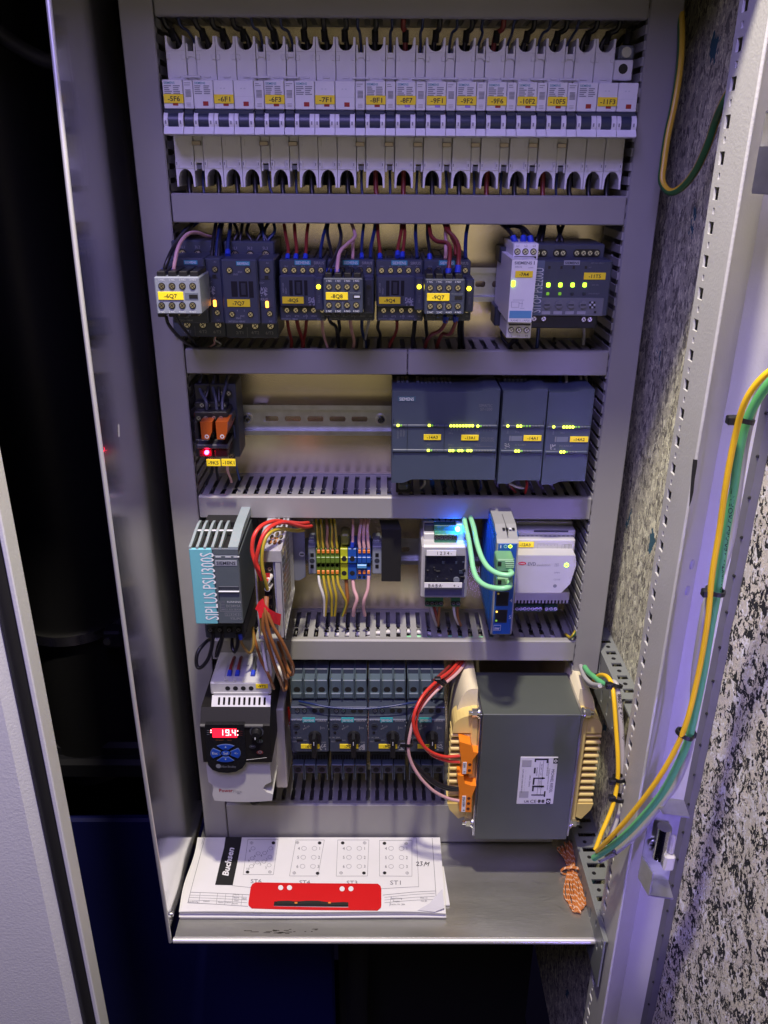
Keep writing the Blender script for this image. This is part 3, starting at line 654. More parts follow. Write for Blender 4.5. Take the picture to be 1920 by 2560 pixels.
for tg,po,au,lit in seq:
    for i in range(po): MOUTH.append((tg,po,i,x+(i+.5)*PW))
    if au: MOUTH.append((tg,po,'aux',x+po*PW+PW/4))
    x=breaker(tg,po,au,x,lit)
# wires into the mouths, above and below
random.seed(21)
for tg,po,i,xm in MOUTH:
    which={'aux':'auxiliary switch'}.get(i) or ('single pole' if po==1 else ('left pole','middle pole','right pole')[i])
    redw=(tg in ('-8F7','-9F6') and i==0); small=i=='aux'
    m=WIRER if redw else (WIREBL if small else WIREB); r=.0013 if small else .0024
    lean=(xm)*.06
    pts=[(xm,-.030,zUA-.004 if not small else zf(352,YBD)),(xm+random.uniform(-.0008,.0008),-.030,zUT-.004),(xm+lean*.5+random.uniform(-.001,.001),-.031,zUT+.006),(xm+lean+random.uniform(-.004,.004),-.034,TOPZ-.003),(xm+lean*1.2,-.036,TOPZ+.02)]
    if tg=='-11F3' and i==2: pts=[(p_[0],-.012,p_[2]) for p_ in pts]
    mb=M(); mb.tube(pts,r,m,8,4)
    col='dark red' if redw else ('dark blue' if small else 'black')
    o=solo(mb,'wire',f'{col} wire from the top duct into breaker {tg}, {which}','wire','wires entering the breakers from above')
    if not small:
        f=M(); z_=zUT+.004; f.cyl((xm+lean*.4,-.0309,z_-.006),(xm+lean*.55,-.0311,z_+.004),r*1.3,BLKM,10); f.build('sleeve',o)
    mz=zLA+.003 if not small else zf(1085,YBD)
    ex=xm+random.uniform(-.003,.003)
    if tg=='-6F1' and i=='aux': ex=xm+.018
    redl=(tg,i) in (('-8F1',0),('-10F5',0))
    pts=[(xm,-.034,mz),(xm+random.uniform(-.001,.002),-.037,zLBt-.002),(xm+.4*(ex-xm)+.001,-.040,zLBt-.010),(ex,-.038,zy(487)-.004)]
    mb=M(); mb.tube(pts,r,WIRER if redl else m,8,4)
    cl='dark red' if redl else col
    solo(mb,'wire',f'{cl} wire leaving breaker {tg} downwards, {which}','wire','wires leaving the breakers below')
t=thing('end_bracket','pale rail end bracket with a screw hole right of the breakers','end bracket',(at(ZB,1410,420,-.04).x,0,at(ZB,1410,490,-.04).z))
mb=M(); mb.pb(ZB,(1352,365,1468,490),-.048,-.008,WHT,.0008); mb.pb(ZB,(1385,275,1480,368),-.036,-.008,AUXG,.002); mb.build('body',t)
p=at(ZB,1410,420,-.0482); mb=M(); mb.cyl(p,p+Vector((0,.002,0)),.0042,BLK,16); mb.build('screw_hole',t)
p=at(ZB,1428,320,-.0362); mb=M(); mb.cyl(p+Vector((0,-.002,0)),p+Vector((0,.002,0)),.0045,STEEL,14); mb.build('screw',t)

# ------------------------------------------------------------------ row 2: contactors
def sirius_print(mb,z,x,y,Y,w=.0115,h=.0034,tx=None):
    p=at(z,x,y,Y); mb.box(p.x-w/2,p.x+w/2,Y-.0003,Y+.0003,p.z-h/2,p.z+h/2,TEAL); mb.txt('SIEMENS',p.x,p.z,Y-.0004,h*.62,PRW,bold=.015,wfit=w*.86)
def tiny(mb,z,s,x,y,Y,hpx,m=None): mb.ptxt(z,s,x,y,Y,hpx,m or PRD,bold=.004)
def big_contactor(tag,label,ox,oy,with_tag):
    """ox, oy: shift of the whole device from -7Q7 in picture points of frame ZC"""
    R=lambda r:(r[0]+ox,r[1]+oy,r[2]+ox,r[3]+oy)
    c=at(ZC,925+ox,1130+oy,0)
    t=thing('contactor',label,'contactor',c,'dark blue contactors in the second row')
    b=M(); b.pb(ZC,R((700,235,1165,420)),-.062,-.008,SIR,.0012); b.pb(ZC,R((715,960,1200,1125)),-.066,-.008,SIR,.0012); b.pb(ZC,R((712,400,1168,1000)),-.058,-.010,SIRD); b.build('base',t)
    f=M(); Yf=-.112
    f.pb(ZC,R((685,400,1018,1000)),Yf,-.055,SIR,.0014)
    f.quad(ZC,R((700,630,702,760)),Yf-.0001,SIRD)
    for r in ((768,602,825,745),(840,602,918,745),(930,602,972,755)): f.pb(ZC,R(r),Yf-.0002,Yf+.001,BLKM)
    f.pb(ZC,R((857,620,900,728)),Yf-.0006,Yf+.001,SIRD,.0003)
    f.build('front',t)
    s=M(); s.pb(ZC,R((1024,400,1172,1000)),-.106,-.055,SIR,.0012); s.pb(ZC,R((1027,412,1033,582)),-.1064,-.105,SIRD); s.pb(ZC,R((1027,578,1125,585)),-.1064,-.105,SIRD); s.pb(ZC,R((1040,840,1046,1000)),-.1064,-.105,SIRD); s.pb(ZC,R((1040,838,1150,845)),-.1064,-.105,SIRD)
    s.pb(ZC,R((1075,550,1110,585)),-.1066,-.105,BLK); sm=s.build('coil_module',t)
    pr=M(); Y=Yf-.0002
    sirius_print(pr,ZC,875+ox,437+oy,Y,.0125,.0036)
    pr.ptxt(ZC,'SIRIUS',1058+ox,768+oy,-.1063,26,PRD,bold=.01)
    rr=random.Random(5)
    for i in range(8):
        for j in range(8):
            if rr.random()<.5: pr.quad(ZC,R((1020+10*i,658+10*j,1030+10*i,668+10*j)),-.1063,PRD)
    for q,(x_,y_) in zip(('1L1','3L2','5L3'),((800,295),(938,295),(1080,295))): pr.ptxt(ZC,q,x_+ox,y_+oy,-.0623,26,PRD)
    for q,(x_,y_) in zip(('2/T1','4/T2','6/T3'),((845,1075),(988,1075),(1120,1078))): pr.ptxt(ZC,q,x_+ox,y_+oy,-.0663,28,PRD)
    pr.quad(ZC,R((915,1025,917,1118)),-.0663,PRD)
    for q,x_,y_ in (('2NC',848,515),('1NO',808,538),('2NC',870,922),('1NO',836,942),('4',822,872),('5',888,872)): pr.ptxt(ZC,q,x_+ox,y_+oy,Y,17,PRD)
    pr.ptxt(ZC,'3RT2026-1BB40',818+ox,972+oy,Y,17,PRD); pr.ptxt(ZC,'<EDG>',1036+ox,615+oy,-.1063,17,PRD); pr.ptxt(ZC,'A1',1098+ox,432+oy,-.1063,17,PRD); pr.ptxt(ZC,'DC',1132+ox,972+oy,-.1063,16,PRD)
    pr.build('printing',t)
    for x_,y_ in ((750,500),(918,500),(775,905),(945,908)): screw(ZC,x_+ox,y_+oy,Yf-.0005,t)
    for x_,y_ in ((1098,500),(1122,900)): screw(ZC,x_+ox,y_+oy,-.1065,t)
    for x_,y_ in ((800,355),(942,360),(1085,355)): screw(ZC,x_+ox,y_+oy,-.0625,t,SCREWL)
    for x_,y_ in ((845,1010),(988,1012),(1130,1012)): screw(ZC,x_+ox,y_+oy,-.0665,t,SCREWL)
    led(ZC,1098+ox,815+oy,-.1065,t,LEDO,.0030,.0062)
    if with_tag: tag_plate(ZC,R((730,768,940,838)),Yf-.0009,tag,t)
    return t
big_contactor('-6Q7','dark blue contactor at far left behind the grey block tagged -6Q7',-482,-10,False)
big_contactor('-7Q7','large dark blue contactor with the yellow tag -7Q7 and an orange light',0,0,True)
def aux_block(tag,label,z,r,Yf,Yb,body,win):
    x0,y0,x1,y1=r; fx=lambda u:x0+(x1-x0)*u; fy=lambda v:y0+(y1-y0)*v
    t=thing('auxiliary_contact_block',label,'contact block',at(z,fx(.5),y1,(Yf+Yb)/2),'contact blocks with eight screws')
    b=M(); a=b.pb(z,r,Yf,Yb,body,.001); b.build('housing',t)
    b=M()
    for k in range(4): b.pb(z,(fx(.03+.245*k),fy(-.15),fx(.215+.245*k),fy(.01)),Yf+.004,Yb-.004,BLK,.0006); b.pb(z,(fx(.05+.245*k),fy(.985),fx(.20+.245*k),fy(1.08)),Yf+.004,Yb-.004,BLK,.0006)
    b.build('terminal_shroud',t)
    pr=M()
    for k,u in enumerate((.14,.37,.60,.83)):
        screw(z,fx(u),fy(.245),Yf-.0003,t,SCREW); screw(z,fx(u),fy(.765),Yf-.0003,t,SCREW)
        pr.ptxt(z,('1 NC','1 NC','3 NO','3 NO')[k],fx(u),fy(.075),Yf-.0003,(y1-y0)*.055,PRW,bold=.01); pr.ptxt(z,('2 NC','2 NC','4 NO','4 NO')[k],fx(u),fy(.935),Yf-.0003,(y1-y0)*.055,PRW,bold=.01)
    pr.quad(z,(fx(.487),fy(.66),fx(.492),fy(.88)),Yf-.0002,PRD)
    pr.build('printing',t)
    w=M(); w.pb(z,(fx(.655),fy(.415),fx(.955),fy(.625)),Yf-.0002,Yf+.001,SIR if body is not AUXG else mat('aux_window_grey',(.12,.14,.18),.45),.0002); w.pb(z,(fx(.75),fy(.475),fx(.94),fy(.575)),Yf-.0006,Yf+.001,BLK); 
    if win: w.pb(z,(fx(.78),fy(.50),fx(.92),fy(.555)),Yf-.0009,Yf+.001,PRW)
    w.build('slide_window',t)
    tag_plate(z,(fx(.06),fy(.40),fx(.62),fy(.615)),Yf-.0009,tag,t)
    return t
aux_block('-6Q7','light grey contact block with the yellow tag -6Q7 over the left duct',ZC,(68,562,482,905),-.157,-.112,AUXG,False)
def small_contactor(tag,label,x0,y0,tagged):
    """S00 contactor; x0,y0 top left in frame ZD"""
    R=lambda a,b,c,d:(x0+a,y0+b,x0+c,y0+d)
    t=thing('contactor',label,'contactor',at(ZD,x0+180,y0+468,0),'small black contactors in the second row')
    Yf=-.100; b=M()
    b.pb(ZD,R(0,0,362,125),-.090,-.008,SIR,.0012); b.pb(ZD,R(4,355,362,468),-.090,-.008,SIR,.0012); b.pb(ZD,R(3,120,358,360),Yf,-.010,SIR,.0014); b.build('body',t)
    b=M()
    for k in range(5): b.pb(ZD,R(14+68*k,-34,66+68*k,4),-.075,-.02,BLK,.0006)
    b.build('terminal_shroud',t)
    d=M()
    for r in ((78,158,104,275),(118,158,178,270),(192,158,218,275)): d.pb(ZD,R(*r),Yf-.0002,Yf+.001,BLKM)
    d.pb(ZD,R(132,172,164,262),Yf-.0006,Yf+.001,SIRD,.0003); d.pb(ZD,R(196,275,205,335),Yf-.0003,Yf+.001,SIRD); d.build('contact_window',t)
    pr=M(); sirius_print(pr,ZD,x0+180,y0+22,-.0903,.0152,.0044); pr.ptxt(ZD,'SIRIUS',x0+305,y0+24,-.0903,22,PRD,bold=.01)
    for k,q in enumerate(('1/L1','3/L2','5/L3','13NO','A1')): pr.ptxt(ZD,q,x0+50+66*k,y0+50,-.0903,13,PRD)
    for k,q in enumerate(('2/T1','4/T2','6/T3','14NO','A2')): pr.ptxt(ZD,q,x0+70+66*k,y0+432,-.0903,14,PRD)
    pr.ptxt(ZD,'3RT2015-1BB41',x0+80,y0+455,-.0903,14,PRD); pr.ptxt(ZD,'DC 24V',x0+325,y0+458,-.0903,14,PRD); pr.ptxt(ZD,'SQ0V1204',x0+30,y0+215,Yf-.0002,12,PRD,rot=math.pi/2); pr.ptxt(ZD,'<EDG>',x0+52,y0+240,Yf-.0002,12,PRD,rot=math.pi/2)
    pr.quad(ZD,R(208,405,210,455),-.0903,PRD)
    rr=random.Random(9)
    for i in range(7):
        for j in range(7):
            if rr.random()<.5: pr.quad(ZD,R(224+9*i,288+9*j,233+9*i,297+9*j),Yf-.0002,PRD)
    pr.build('printing',t)
    for k in range(5): screw(ZD,x0+44+69*k,y0+80,-.0905,t); screw(ZD,x0+60+68*k,y0+387,-.0905,t)
    if tagged: tag_plate(ZD,R(24,284,188,337),Yf-.0009,tag,t)
    return t
def led_module(label,r,lx,ly,Yf,lit):
    t=thing('surge_module',label,'plug module',at(ZD,(r[0]+r[2])/2,r[3],Yf+.01),'narrow plug modules between the contactors')
    b=M(); b.pb(ZD,r,Yf,Yf+.03,SIR,.0012); b.build('housing',t)
    b=M(); b.pb(ZD,(r[0]+12,r[1]+8,r[2]-12,r[3]-12),Yf-.0004,Yf+.002,SIRD if not lit else SIR,.0004)
    b.ptxt(ZD,'SIRIUS',(r[0]+r[2])/2,(r[1]+r[3])/2+40,Yf-.0006,16,PRG,rot=math.pi/2); b.build('face',t)
    p=at(ZD,lx,ly,Yf-.0006); f=M(); f.cyl(p+Vector((0,-.0010,0)),p+Vector((0,.001,0)),.0020,LEDY if lit else BLK,14); f.build('led',t)
small_contactor('-8Q5','black contactor with the yellow tag -8Q5 under three red wires',55,336,True)
small_contactor('-8Q8','black contactor behind the eight screw block tagged -8Q8',425,336,False)
small_contactor('-9Q4','black contactor with the yellow tag -9Q4',798,338,True)
small_contactor('-9Q7','rightmost black contactor, behind the block tagged -9Q7',1164,338,False)
aux_block('-8Q8','dark contact block with the yellow tag -8Q8',ZD,(395,478,698,748),-.142,-.102,SIR,True)
aux_block('-9Q7','dark contact block with the yellow tag -9Q7 and two red wires',ZD,(1172,485,1480,757),-.142,-.102,SIR,False)
led_module('plug module with a round yellow light left of the block -8Q8',(326,470,396,728),357,543,-.118,True)
led_module('unlit plug module right of the block -8Q8',(702,482,780,750),742,545,-.112,False)
led_module('plug module with a round yellow light left of the block -9Q7',(1096,470,1168,728),1130,543,-.118,True)
led_module('plug module with a round yellow light at the right end of the contactors',(1482,480,1550,740),1513,557,-.116,True)
# monitoring relay -7A4
t=thing('monitoring_relay','slim white relay with the yellow tag -7A4 and a blue band','relay',at(ZE,420,1265,-.05),None)
Y=-.112
for r_ in ((346,285,606,452),(275,1103,530,1268)): b=M(); b.pb(ZE,r_,-.088,-.02,WHT2,.0008); b.build('terminal_head',t)
b=M()
q=[at(ZE,335,452,Y),at(ZE,598,455,Y),at(ZE,532,1103,Y),at(ZE,287,1100,Y)]
b.prism([(p.x,p.z) for p in q][::-1],Y,-.012,WHT2); b.build('housing',t)
b=M(); b.pb(ZE,(205,320,330,490),-.040,-.008,SIRD,.001); b.build('rail_foot',t); b=M(); b.pb(ZE,(150,940,290,1140),-.040,-.008,SIRD,.001); b.build('rail_foot',t)
b=M(); b.pb(ZE,(352,418,582,442),-.0884,-.086,BLK); b.build('groove',t); b=M(); b.pb(ZE,(298,1115,525,1135),-.0884,-.086,BLK); b.build('groove',t)
b=M(); b.pb(ZE,(305,983,533,1060),Y-.0003,Y+.001,mat('light_blue_band',(.10,.30,.50),.5)); b.build('blue_band',t)
pr=M(); Yp=Y-.0002
pr.ptxt(ZE,'SIEMENS',450,486,Yp,30,PRG,bold=.02,wpx=182); pr.quad(ZE,(560,468,566,505),Yp,INK); pr.ptxt(ZE,'SIRIUS',398,527,Yp,20,PRD); pr.ptxt(ZE,'0123456',528,535,Yp,11,PRD)
pr.ptxt(ZE,'3UG4511-1AP20',415,1083,Yp,20,PRG,wpx=200)
for i,s in enumerate(('L1','L2','L3')): pr.ptxt(ZE,s,393+85*i,308,-.0882,24,PRG)
for i,s in enumerate(('12','11','14')): pr.ptxt(ZE,s,322+80*i,1240,-.0882,24,PRG)
for r in ((325,890,405,893),(325,945,405,948),(325,890,328,948),(402,890,405,948),(405,905,445,908),(435,880,438,945),(340,870,460,873),(415,955,460,958)): pr.quad(ZE,r,Yp,PRD)
pr.build('printing',t)
for i in range(3): screw(ZE,388+83*i,370,-.0884,t,SCREWS); screw(ZE,323+80*i,1183,-.0884,t,SCREWS)
led(ZE,345,702,Y-.0004,t,LEDG,.0034,.0055)
tag_plate(ZE,(366,570,548,638),Y-.0009,'-7A4',t,tilt=1)
# selectivity module -11T5
t=thing('selectivity_module','grey blue module with four green lights and the yellow tag -11T5','power module',at(ZE,950,1165,-.03))
Y=-.095
b=M(); b.pb(ZE,(560,290,1290,470),-.070,-.008,SIR,.001); b.build('terminal_base',t); b=M(); b.pb(ZE,(530,1030,1215,1165),-.070,-.008,SIRD,.001); b.build('terminal_base',t)
b=M(); b.pb(ZE,(556,458,1350,1038),Y,-.012,SIR,.0014); b.build('front',t)
b=M(); b.pb(ZE,(560,462,652,1030),Y-.0003,Y+.001,mat('side_strip_blue',(.085,.115,.18),.45)); p=at(ZE,598,772,Y-.0005); a=rect(ZE,(560,540,640,1010),Y)
b.txt('SITOP PSE200U',p.x,p.z,Y-.0005,.0085,PRW,rot=math.pi/2,wfit=(a[3]-a[2])*.98); b.build('name_strip',t)
b=M(); b.pb(ZE,(872,462,1036,508),Y-.0004,Y+.001,mat('pale_plate',(.30,.32,.37),.5)); b.ptxt(ZE,'SIEMENS',955,486,Y-.0006,26,SIRD,bold=.02,wpx=145); b.build('name_plate',t)
b=M(); b.pb(ZE,(632,850,1278,1035),Y-.0012,Y+.001,mat('dial_panel_grey',(.13,.14,.16),.5),.0004)
for i in range(4): b.pb(ZE,(640+122*i,988,728+122*i,1020),Y-.0016,Y,mat('dial_label',(.30,.31,.34),.6))
b.pb(ZE,(1180,985,1205,1010),Y-.0015,Y,BLK); dp=b.build('dial_panel',t)
for i in range(4):
    p=at(ZE,690+125*i,918,Y-.0012); b=M(); b.cyl(p,p+Vector((0,-.002,0)),.0037,mat('dial_grey',(.15,.16,.18),.5),20,.0034); b.box(p.x-.0026,p.x+.0026,Y-.0036,Y-.0031,p.z-.0006,p.z+.0006,SIRD); b.build('dial',dp)
b=M()
for i in range(3):
    for j in range(3): b.pb(ZE,(1135+22*i,888+26*j,1152+22*i,905+26*j),Y-.0024,Y,PRW if (i+j)%2 else BLK)
b.build('code_switch',dp)
for i in range(4):
    x_=(708,833,960,1085)[i]; led(ZE,x_,715,Y-.0004,t,LEDG,.0036,.0040); led(ZE,x_-6,806,Y-.0004,t,LEDGD if i<2 else SIRD,.0030)
    b=M(); b.pb(ZE,(x_,518,x_+24,548),Y-.0004,Y,BLK); b.build('test_hole',t)
pr=M(); Yp=Y-.0003
pr.ptxt(ZE,'6EP1961-2BA11',1220,487,Yp,16,PRG); pr.ptxt(ZE,'A/P',1140,533,Yp,16,PRG); pr.ptxt(ZE,'24V OK',1195,715,Yp,16,PRG); pr.ptxt(ZE,'ON/OFF/RST',1180,805,Yp,16,PRG)
for i in range(4): pr.ptxt(ZE,str(i+1),708+125*i,752,Yp,16,PRG)
pr.build('printing',t)
for grp,(y0_) in (((595,662),385),((793,860),385),((1003,1073,1140,1210),385),((560,660),1065),((1075,1138),1072)):
    b=M(); a=rect(ZE,(grp[0]-38,y0_-42,grp[-1]+38,y0_+42),-.070); r_=(a[3]-a[2])/2; b.cyl((a[0]+r_,-.0706,(a[2]+a[3])/2),(a[0]+r_,-.068,(a[2]+a[3])/2),r_,BLK,18); b.cyl((a[1]-r_,-.0706,(a[2]+a[3])/2),(a[1]-r_,-.068,(a[2]+a[3])/2),r_,BLK,18); b.box(a[0]+r_,a[1]-r_,-.0704,-.068,a[2],a[3],BLK); b.build('terminal_recess',t)
    for gx in grp: screw(ZE,gx,y0_,-.0708,t,SCREWS)
tag_plate(ZE,(1078,588,1304,660),Y-.0009,'-11T5',t)
# wires of row 2
ZT1=zy(562)
def w2(label,m,r,pts,fer=None,grp='wires of the second row'): wire(label,m,r,pts,group=grp,fer=fer)
w2('pink wire arching into the left terminals of block -6Q7',WIREP,.0027,[(ZC,235,548,-.135),(ZC,245,440,-.137),(ZC,285,270,-.128),(ZC,370,165,-.10),(ZC,460,155,-.075),(ZC,540,185,-.055),(ZC,610,185,-.040),(ZC,660,90,-.035)],'s')
w2('black wire curving into the leftmost terminal of block -6Q7',WIREB,.0030,[(ZC,140,548,-.135),(ZC,165,450,-.137),(ZC,225,310,-.125),(ZC,300,190,-.09),(ZC,390,100,-.05),(ZC,420,40,-.035)],'s')
w2('dark blue wire behind the pink arch at the far left',WIREBL,.0024,[(ZC,290,215,-.06),(ZC,340,130,-.05),(ZC,420,90,-.04),(ZC,470,50,-.03)])
w2('left black wire hanging from the underside of block -6Q7',WIREB,.0020,[(ZC,165,920,-.135),(ZC,190,1000,-.135),(ZC,270,1100,-.115),(ZC,360,1170,-.08),(ZC,440,1210,-.05),(ZC,470,1250,-.04)])
w2('right black wire hanging from the underside of block -6Q7',WIREB,.0018,[(ZC,250,920,-.135),(ZC,300,1000,-.125),(ZC,370,1090,-.09),(ZC,430,1170,-.06),(ZC,480,1240,-.04)])
for i,(x0_,x1_,dy) in enumerate(((330,355,0),(300,340,1),(680,590,2),(695,610,3))):
    w2(('thin black wire','thin dark blue wire','pale thin wire','thin grey wire')[i]+f' looping under contactor -6Q7, number {("one","two","three","four")[i]} from the left',(WIREB,WIREBL,WIREP,WIREG)[i],.0013,[(ZC,x0_,1000,-.062),(ZC,(x0_+x1_)/2-20*(i-1),1130,-.055),(ZC,x1_-60+40*i,1180,-.05),(ZC,x1_-110+20*i,1215+8*i,-.04)])
for i,x_ in enumerate((590,630,650)):
    w2(f'{("black","dark blue","black")[i]} wire down to the coil terminal of contactor -6Q7, {("left","middle","right")[i]}',(WIREB,WIREBL,WIREB)[i],.0022,[(ZC,x_,390,-.085),(ZC,x_+8,260,-.075),(ZC,x_+25,130,-.05),(ZC,x_+40,50,-.035)])
w2('dark blue wire into the first terminal of contactor -7Q7',WIREBL,.0030,[(ZC,735,360,-.085),(ZC,740,240,-.07),(ZC,755,130,-.045),(ZC,760,50,-.03)],'s')
for i,(x_,xx) in enumerate(((800,790),(850,870),(950,930),(1010,1020),(1075,1050),(1090,1110),(1110,1160))):
    w2(f'black wire above contactor -7Q7, {("first","second","third","fourth","fifth","sixth","seventh")[i]} from its left',WIREBL if i in (4,6) else WIREB,.0020,[(ZC,x_,340,-.05),(ZC,x_+10*(i%3-1),240,-.05),(ZC,(x_+xx)/2+30*(1-i%3),150,-.045),(ZC,xx,60,-.03)])
YT=-.082
for i,(a,b_) in enumerate(((1285,1255),(1362,1350),(1450,1475))):
    p=[(ZC,a,400,YT),(ZC,a+8,300,YT+.012),(ZC,(a+b_)/2,180,-.05),(ZC,b_,80,-.038)]
    w2(f'red wire into the top of contactor -8Q5, {("left","middle","right")[i]}',WIRER,.0027,p,'s')
D_=lambda label,m,r,pts,fer=None: w2(label,m,r,[(ZD,)+q for q in pts],fer)
D_('dark blue wire into the right terminal of contactor -8Q5',WIREBL,.0020,[(372,325,YT),(376,250,-.07),(395,150,-.055),(420,60,-.04)])
D_('black wire crossing down to the first terminal of block -8Q8',WIREB,.0028,[(430,455,-.128),(445,390,-.126),(500,280,-.105),(530,160,-.07),(515,70,-.045)],'s')
D_('second black wire crossing behind toward the block -8Q8',WIREB,.0026,[(470,345,YT),(445,230,-.07),(425,130,-.055),(430,60,-.04)])
D_('pink wire bending into the second terminal of block -8Q8',WIREP,.0028,[(500,460,-.128),(502,390,-.126),(520,280,-.11),(580,215,-.085),(635,165,-.065),(630,110,-.05),(610,55,-.04)],'s')
D_('pink wire into the top of contactor -8Q8',WIREP,.0025,[(620,330,YT),(622,230,-.065),(628,160,-.05)])
D_('dark blue wire into the fourth terminal of contactor -8Q8',WIREBL,.0024,[(690,325,YT),(688,250,-.07),(695,150,-.055),(705,60,-.04)],'s')
D_('dark blue wire into the fifth terminal of contactor -8Q8',WIREBL,.0022,[(757,325,YT),(762,230,-.07),(785,120,-.05),(795,50,-.038)])
D_('dark red wire into the first terminal of contactor -9Q4',WIRER,.0027,[(830,330,YT),(828,250,-.07),(815,150,-.055),(810,60,-.04)],'s')
D_('left dark red wire of the pair with a wide blue ferrule on -9Q4',WIRER,.0027,[(963,310,YT),(970,230,-.07),(990,130,-.055),(995,60,-.04)],'s')
D_('right dark red wire of the pair on -9Q4',WIRER,.0026,[(1000,320,YT),(1012,220,-.07),(1020,130,-.055),(1015,60,-.04)],'s')
D_('dark blue wire into the fifth terminal of contactor -9Q4',WIREBL,.0021,[(1115,325,YT),(1108,230,-.07),(1102,130,-.05),(1105,60,-.04)])
D_('black wire into the first terminal of contactor -9Q7',WIREB,.0027,[(1213,340,YT),(1208,250,-.075),(1195,150,-.055),(1195,60,-.04)],'s')
D_('pink wire into the third terminal of contactor -9Q7',WIREP,.0022,[(1332,330,YT),(1335,240,-.07),(1335,150,-.05),(1330,60,-.04)])
D_('red wire looping over into the third terminal of block -9Q7',WIRER,.0031,[(1352,455,-.128),(1360,380,-.126),(1366,250,-.115),(1340,205,-.10),(1270,195,-.085),(1222,150,-.065),(1205,60,-.045)],'s')
D_('red wire arching into the fourth terminal of block -9Q7',WIRER,.0032,[(1427,430,-.128),(1433,350,-.126),(1435,240,-.112),(1400,165,-.09),(1345,110,-.06),(1320,50,-.045)],'s')
D_('second red wire beside the arch over block -9Q7',WIRER,.0026,[(1410,300,-.10),(1405,220,-.092),(1375,150,-.07),(1350,60,-.045)])
D_('dark blue wire at the right end of the contactors',WIREBL,.0022,[(1487,330,YT),(1485,250,-.07),(1490,150,-.05),(1505,60,-.04)])
# below
zS=zy(876)-.004
for i,(lab,m,r,pts) in enumerate((
 ('left red wire leaving contactor -8Q5 below',WIRER,.0026,[(118,800,-.06),(130,880,-.055),(150,960,-.045),(145,1030,-.04)]),
 ('middle red wire leaving contactor -8Q5 below',WIRER,.0030,[(190,800,-.06),(205,870,-.055),(232,950,-.045),(238,1030,-.04)]),
 ('right red wire leaving contactor -8Q5 below',WIRER,.0026,[(265,800,-.06),(258,880,-.052),(245,950,-.045),(240,1030,-.038)]),
 ('pink striped wire leaving the right foot of contactor -8Q5',WIREP,.0018,[(385,800,-.06),(390,880,-.055),(410,960,-.045),(435,1030,-.04)]),
 ('black wire leaving the left foot of contactor -8Q8',WIREB,.0028,[(430,760,-.09),(450,815,-.075),(490,850,-.06),(510,940,-.05),(515,1030,-.04)]),
 ('second black wire leaving contactor -8Q8 with a kink',WIREB,.0026,[(505,760,-.09),(515,820,-.07),(520,870,-.055),(500,940,-.045),(520,1030,-.038)]),
 ('pink wire leaving the middle of contactor -8Q8 below',WIREP,.0021,[(600,800,-.06),(612,880,-.055),(630,960,-.045),(620,1030,-.04)]),
 ('dark blue wire leaving contactor -8Q8 below',WIREBL,.0020,[(690,800,-.06),(692,880,-.055),(715,960,-.045),(725,1030,-.04)]),
 ('grey wire leaving the right foot of contactor -8Q8',WIREG,.0019,[(745,800,-.06),(728,880,-.055),(710,960,-.045),(705,1030,-.04)]),
 ('black wire with a wave under the left foot of contactor -9Q4',WIREB,.0026,[(820,800,-.06),(812,860,-.055),(832,910,-.05),(822,960,-.045),(810,1030,-.04)]),
 ('dark red wire leaving contactor -9Q4 below',WIRER,.0026,[(960,805,-.06),(958,870,-.055),(935,930,-.05),(905,985,-.045),(900,1030,-.04)]),
 ('thick black wire leaving the right foot of contactor -9Q4',WIREB,.0034,[(1098,805,-.06),(1090,880,-.055),(1080,960,-.05),(1085,1040,-.042)]),
 ('black wire leaving the left foot of contactor -9Q7',WIREB,.0029,[(1180,800,-.06),(1185,870,-.055),(1190,930,-.05),(1180,1000,-.042)]),
 ('left black wire under the right foot of contactor -9Q7',WIREB,.0022,[(1440,800,-.06),(1435,880,-.055),(1440,960,-.048),(1435,1020,-.04)]),
 ('right black wire under the right foot of contactor -9Q7',WIREB,.0022,[(1462,800,-.06),(1460,880,-.055),(1465,960,-.048),(1475,1020,-.04)]))):
    D_(lab,m,r,pts)
D_('left red wire looping below block -9Q7',WIRER,.0030,[(1335,770,-.125),(1330,820,-.122),(1290,880,-.105),(1225,910,-.08),(1190,960,-.055),(1175,1010,-.042)],'s')
D_('right red wire looping below block -9Q7',WIRER,.0030,[(1412,765,-.125),(1405,830,-.12),(1365,905,-.10),(1310,905,-.08),(1280,960,-.055),(1265,1010,-.042)],'s')
E_=lambda label,m,r,pts,fer=None: w2(label,m,r,[(ZE,)+q for q in pts],fer)
E_('left black wire curving into relay -7A4',WIREB,.0034,[(365,268,-.07),(330,190,-.065),(280,130,-.05),(230,90,-.035)],'s')
E_('middle black wire into relay -7A4',WIREB,.0034,[(447,268,-.07),(452,200,-.065),(430,130,-.05),(400,80,-.035)],'s')
E_('right black wire arching into relay -7A4',WIREB,.0034,[(530,272,-.07),(515,200,-.068),(450,130,-.055),(360,100,-.045),(290,110,-.035)],'s')
for i,(a,b_) in enumerate(((585,635),(635,670),(795,860),(845,810))):
    E_(f'thin black wire into module -11T5, {("first","second","third","fourth")[i]} from the left',WIREB,.0030,[(a,290,-.05),(a+5,250,-.05),((a+b_)/2,190,-.045),(b_,100,-.035)])
E_('black wire with a bow under relay -7A4',WIREB,.0024,[(235,1160,-.03),(220,1220,-.032),(240,1280,-.038),(290,1330,-.042),(330,1380,-.04)])
E_('black wire bundle under the terminals of relay -7A4',WIREB,.0040,[(390,1268,-.05),(340,1300,-.048),(310,1340,-.042),(320,1390,-.04)])
E_('dark blue wire below the left part of module -11T5',WIREBL,.0030,[(605,1160,-.04),(600,1250,-.04),(590,1370,-.04)])
E_('grey wire below the right part of module -11T5',WIREG,.0026,[(1075,1160,-.04),(1080,1230,-.038),(1070,1330,-.035)])
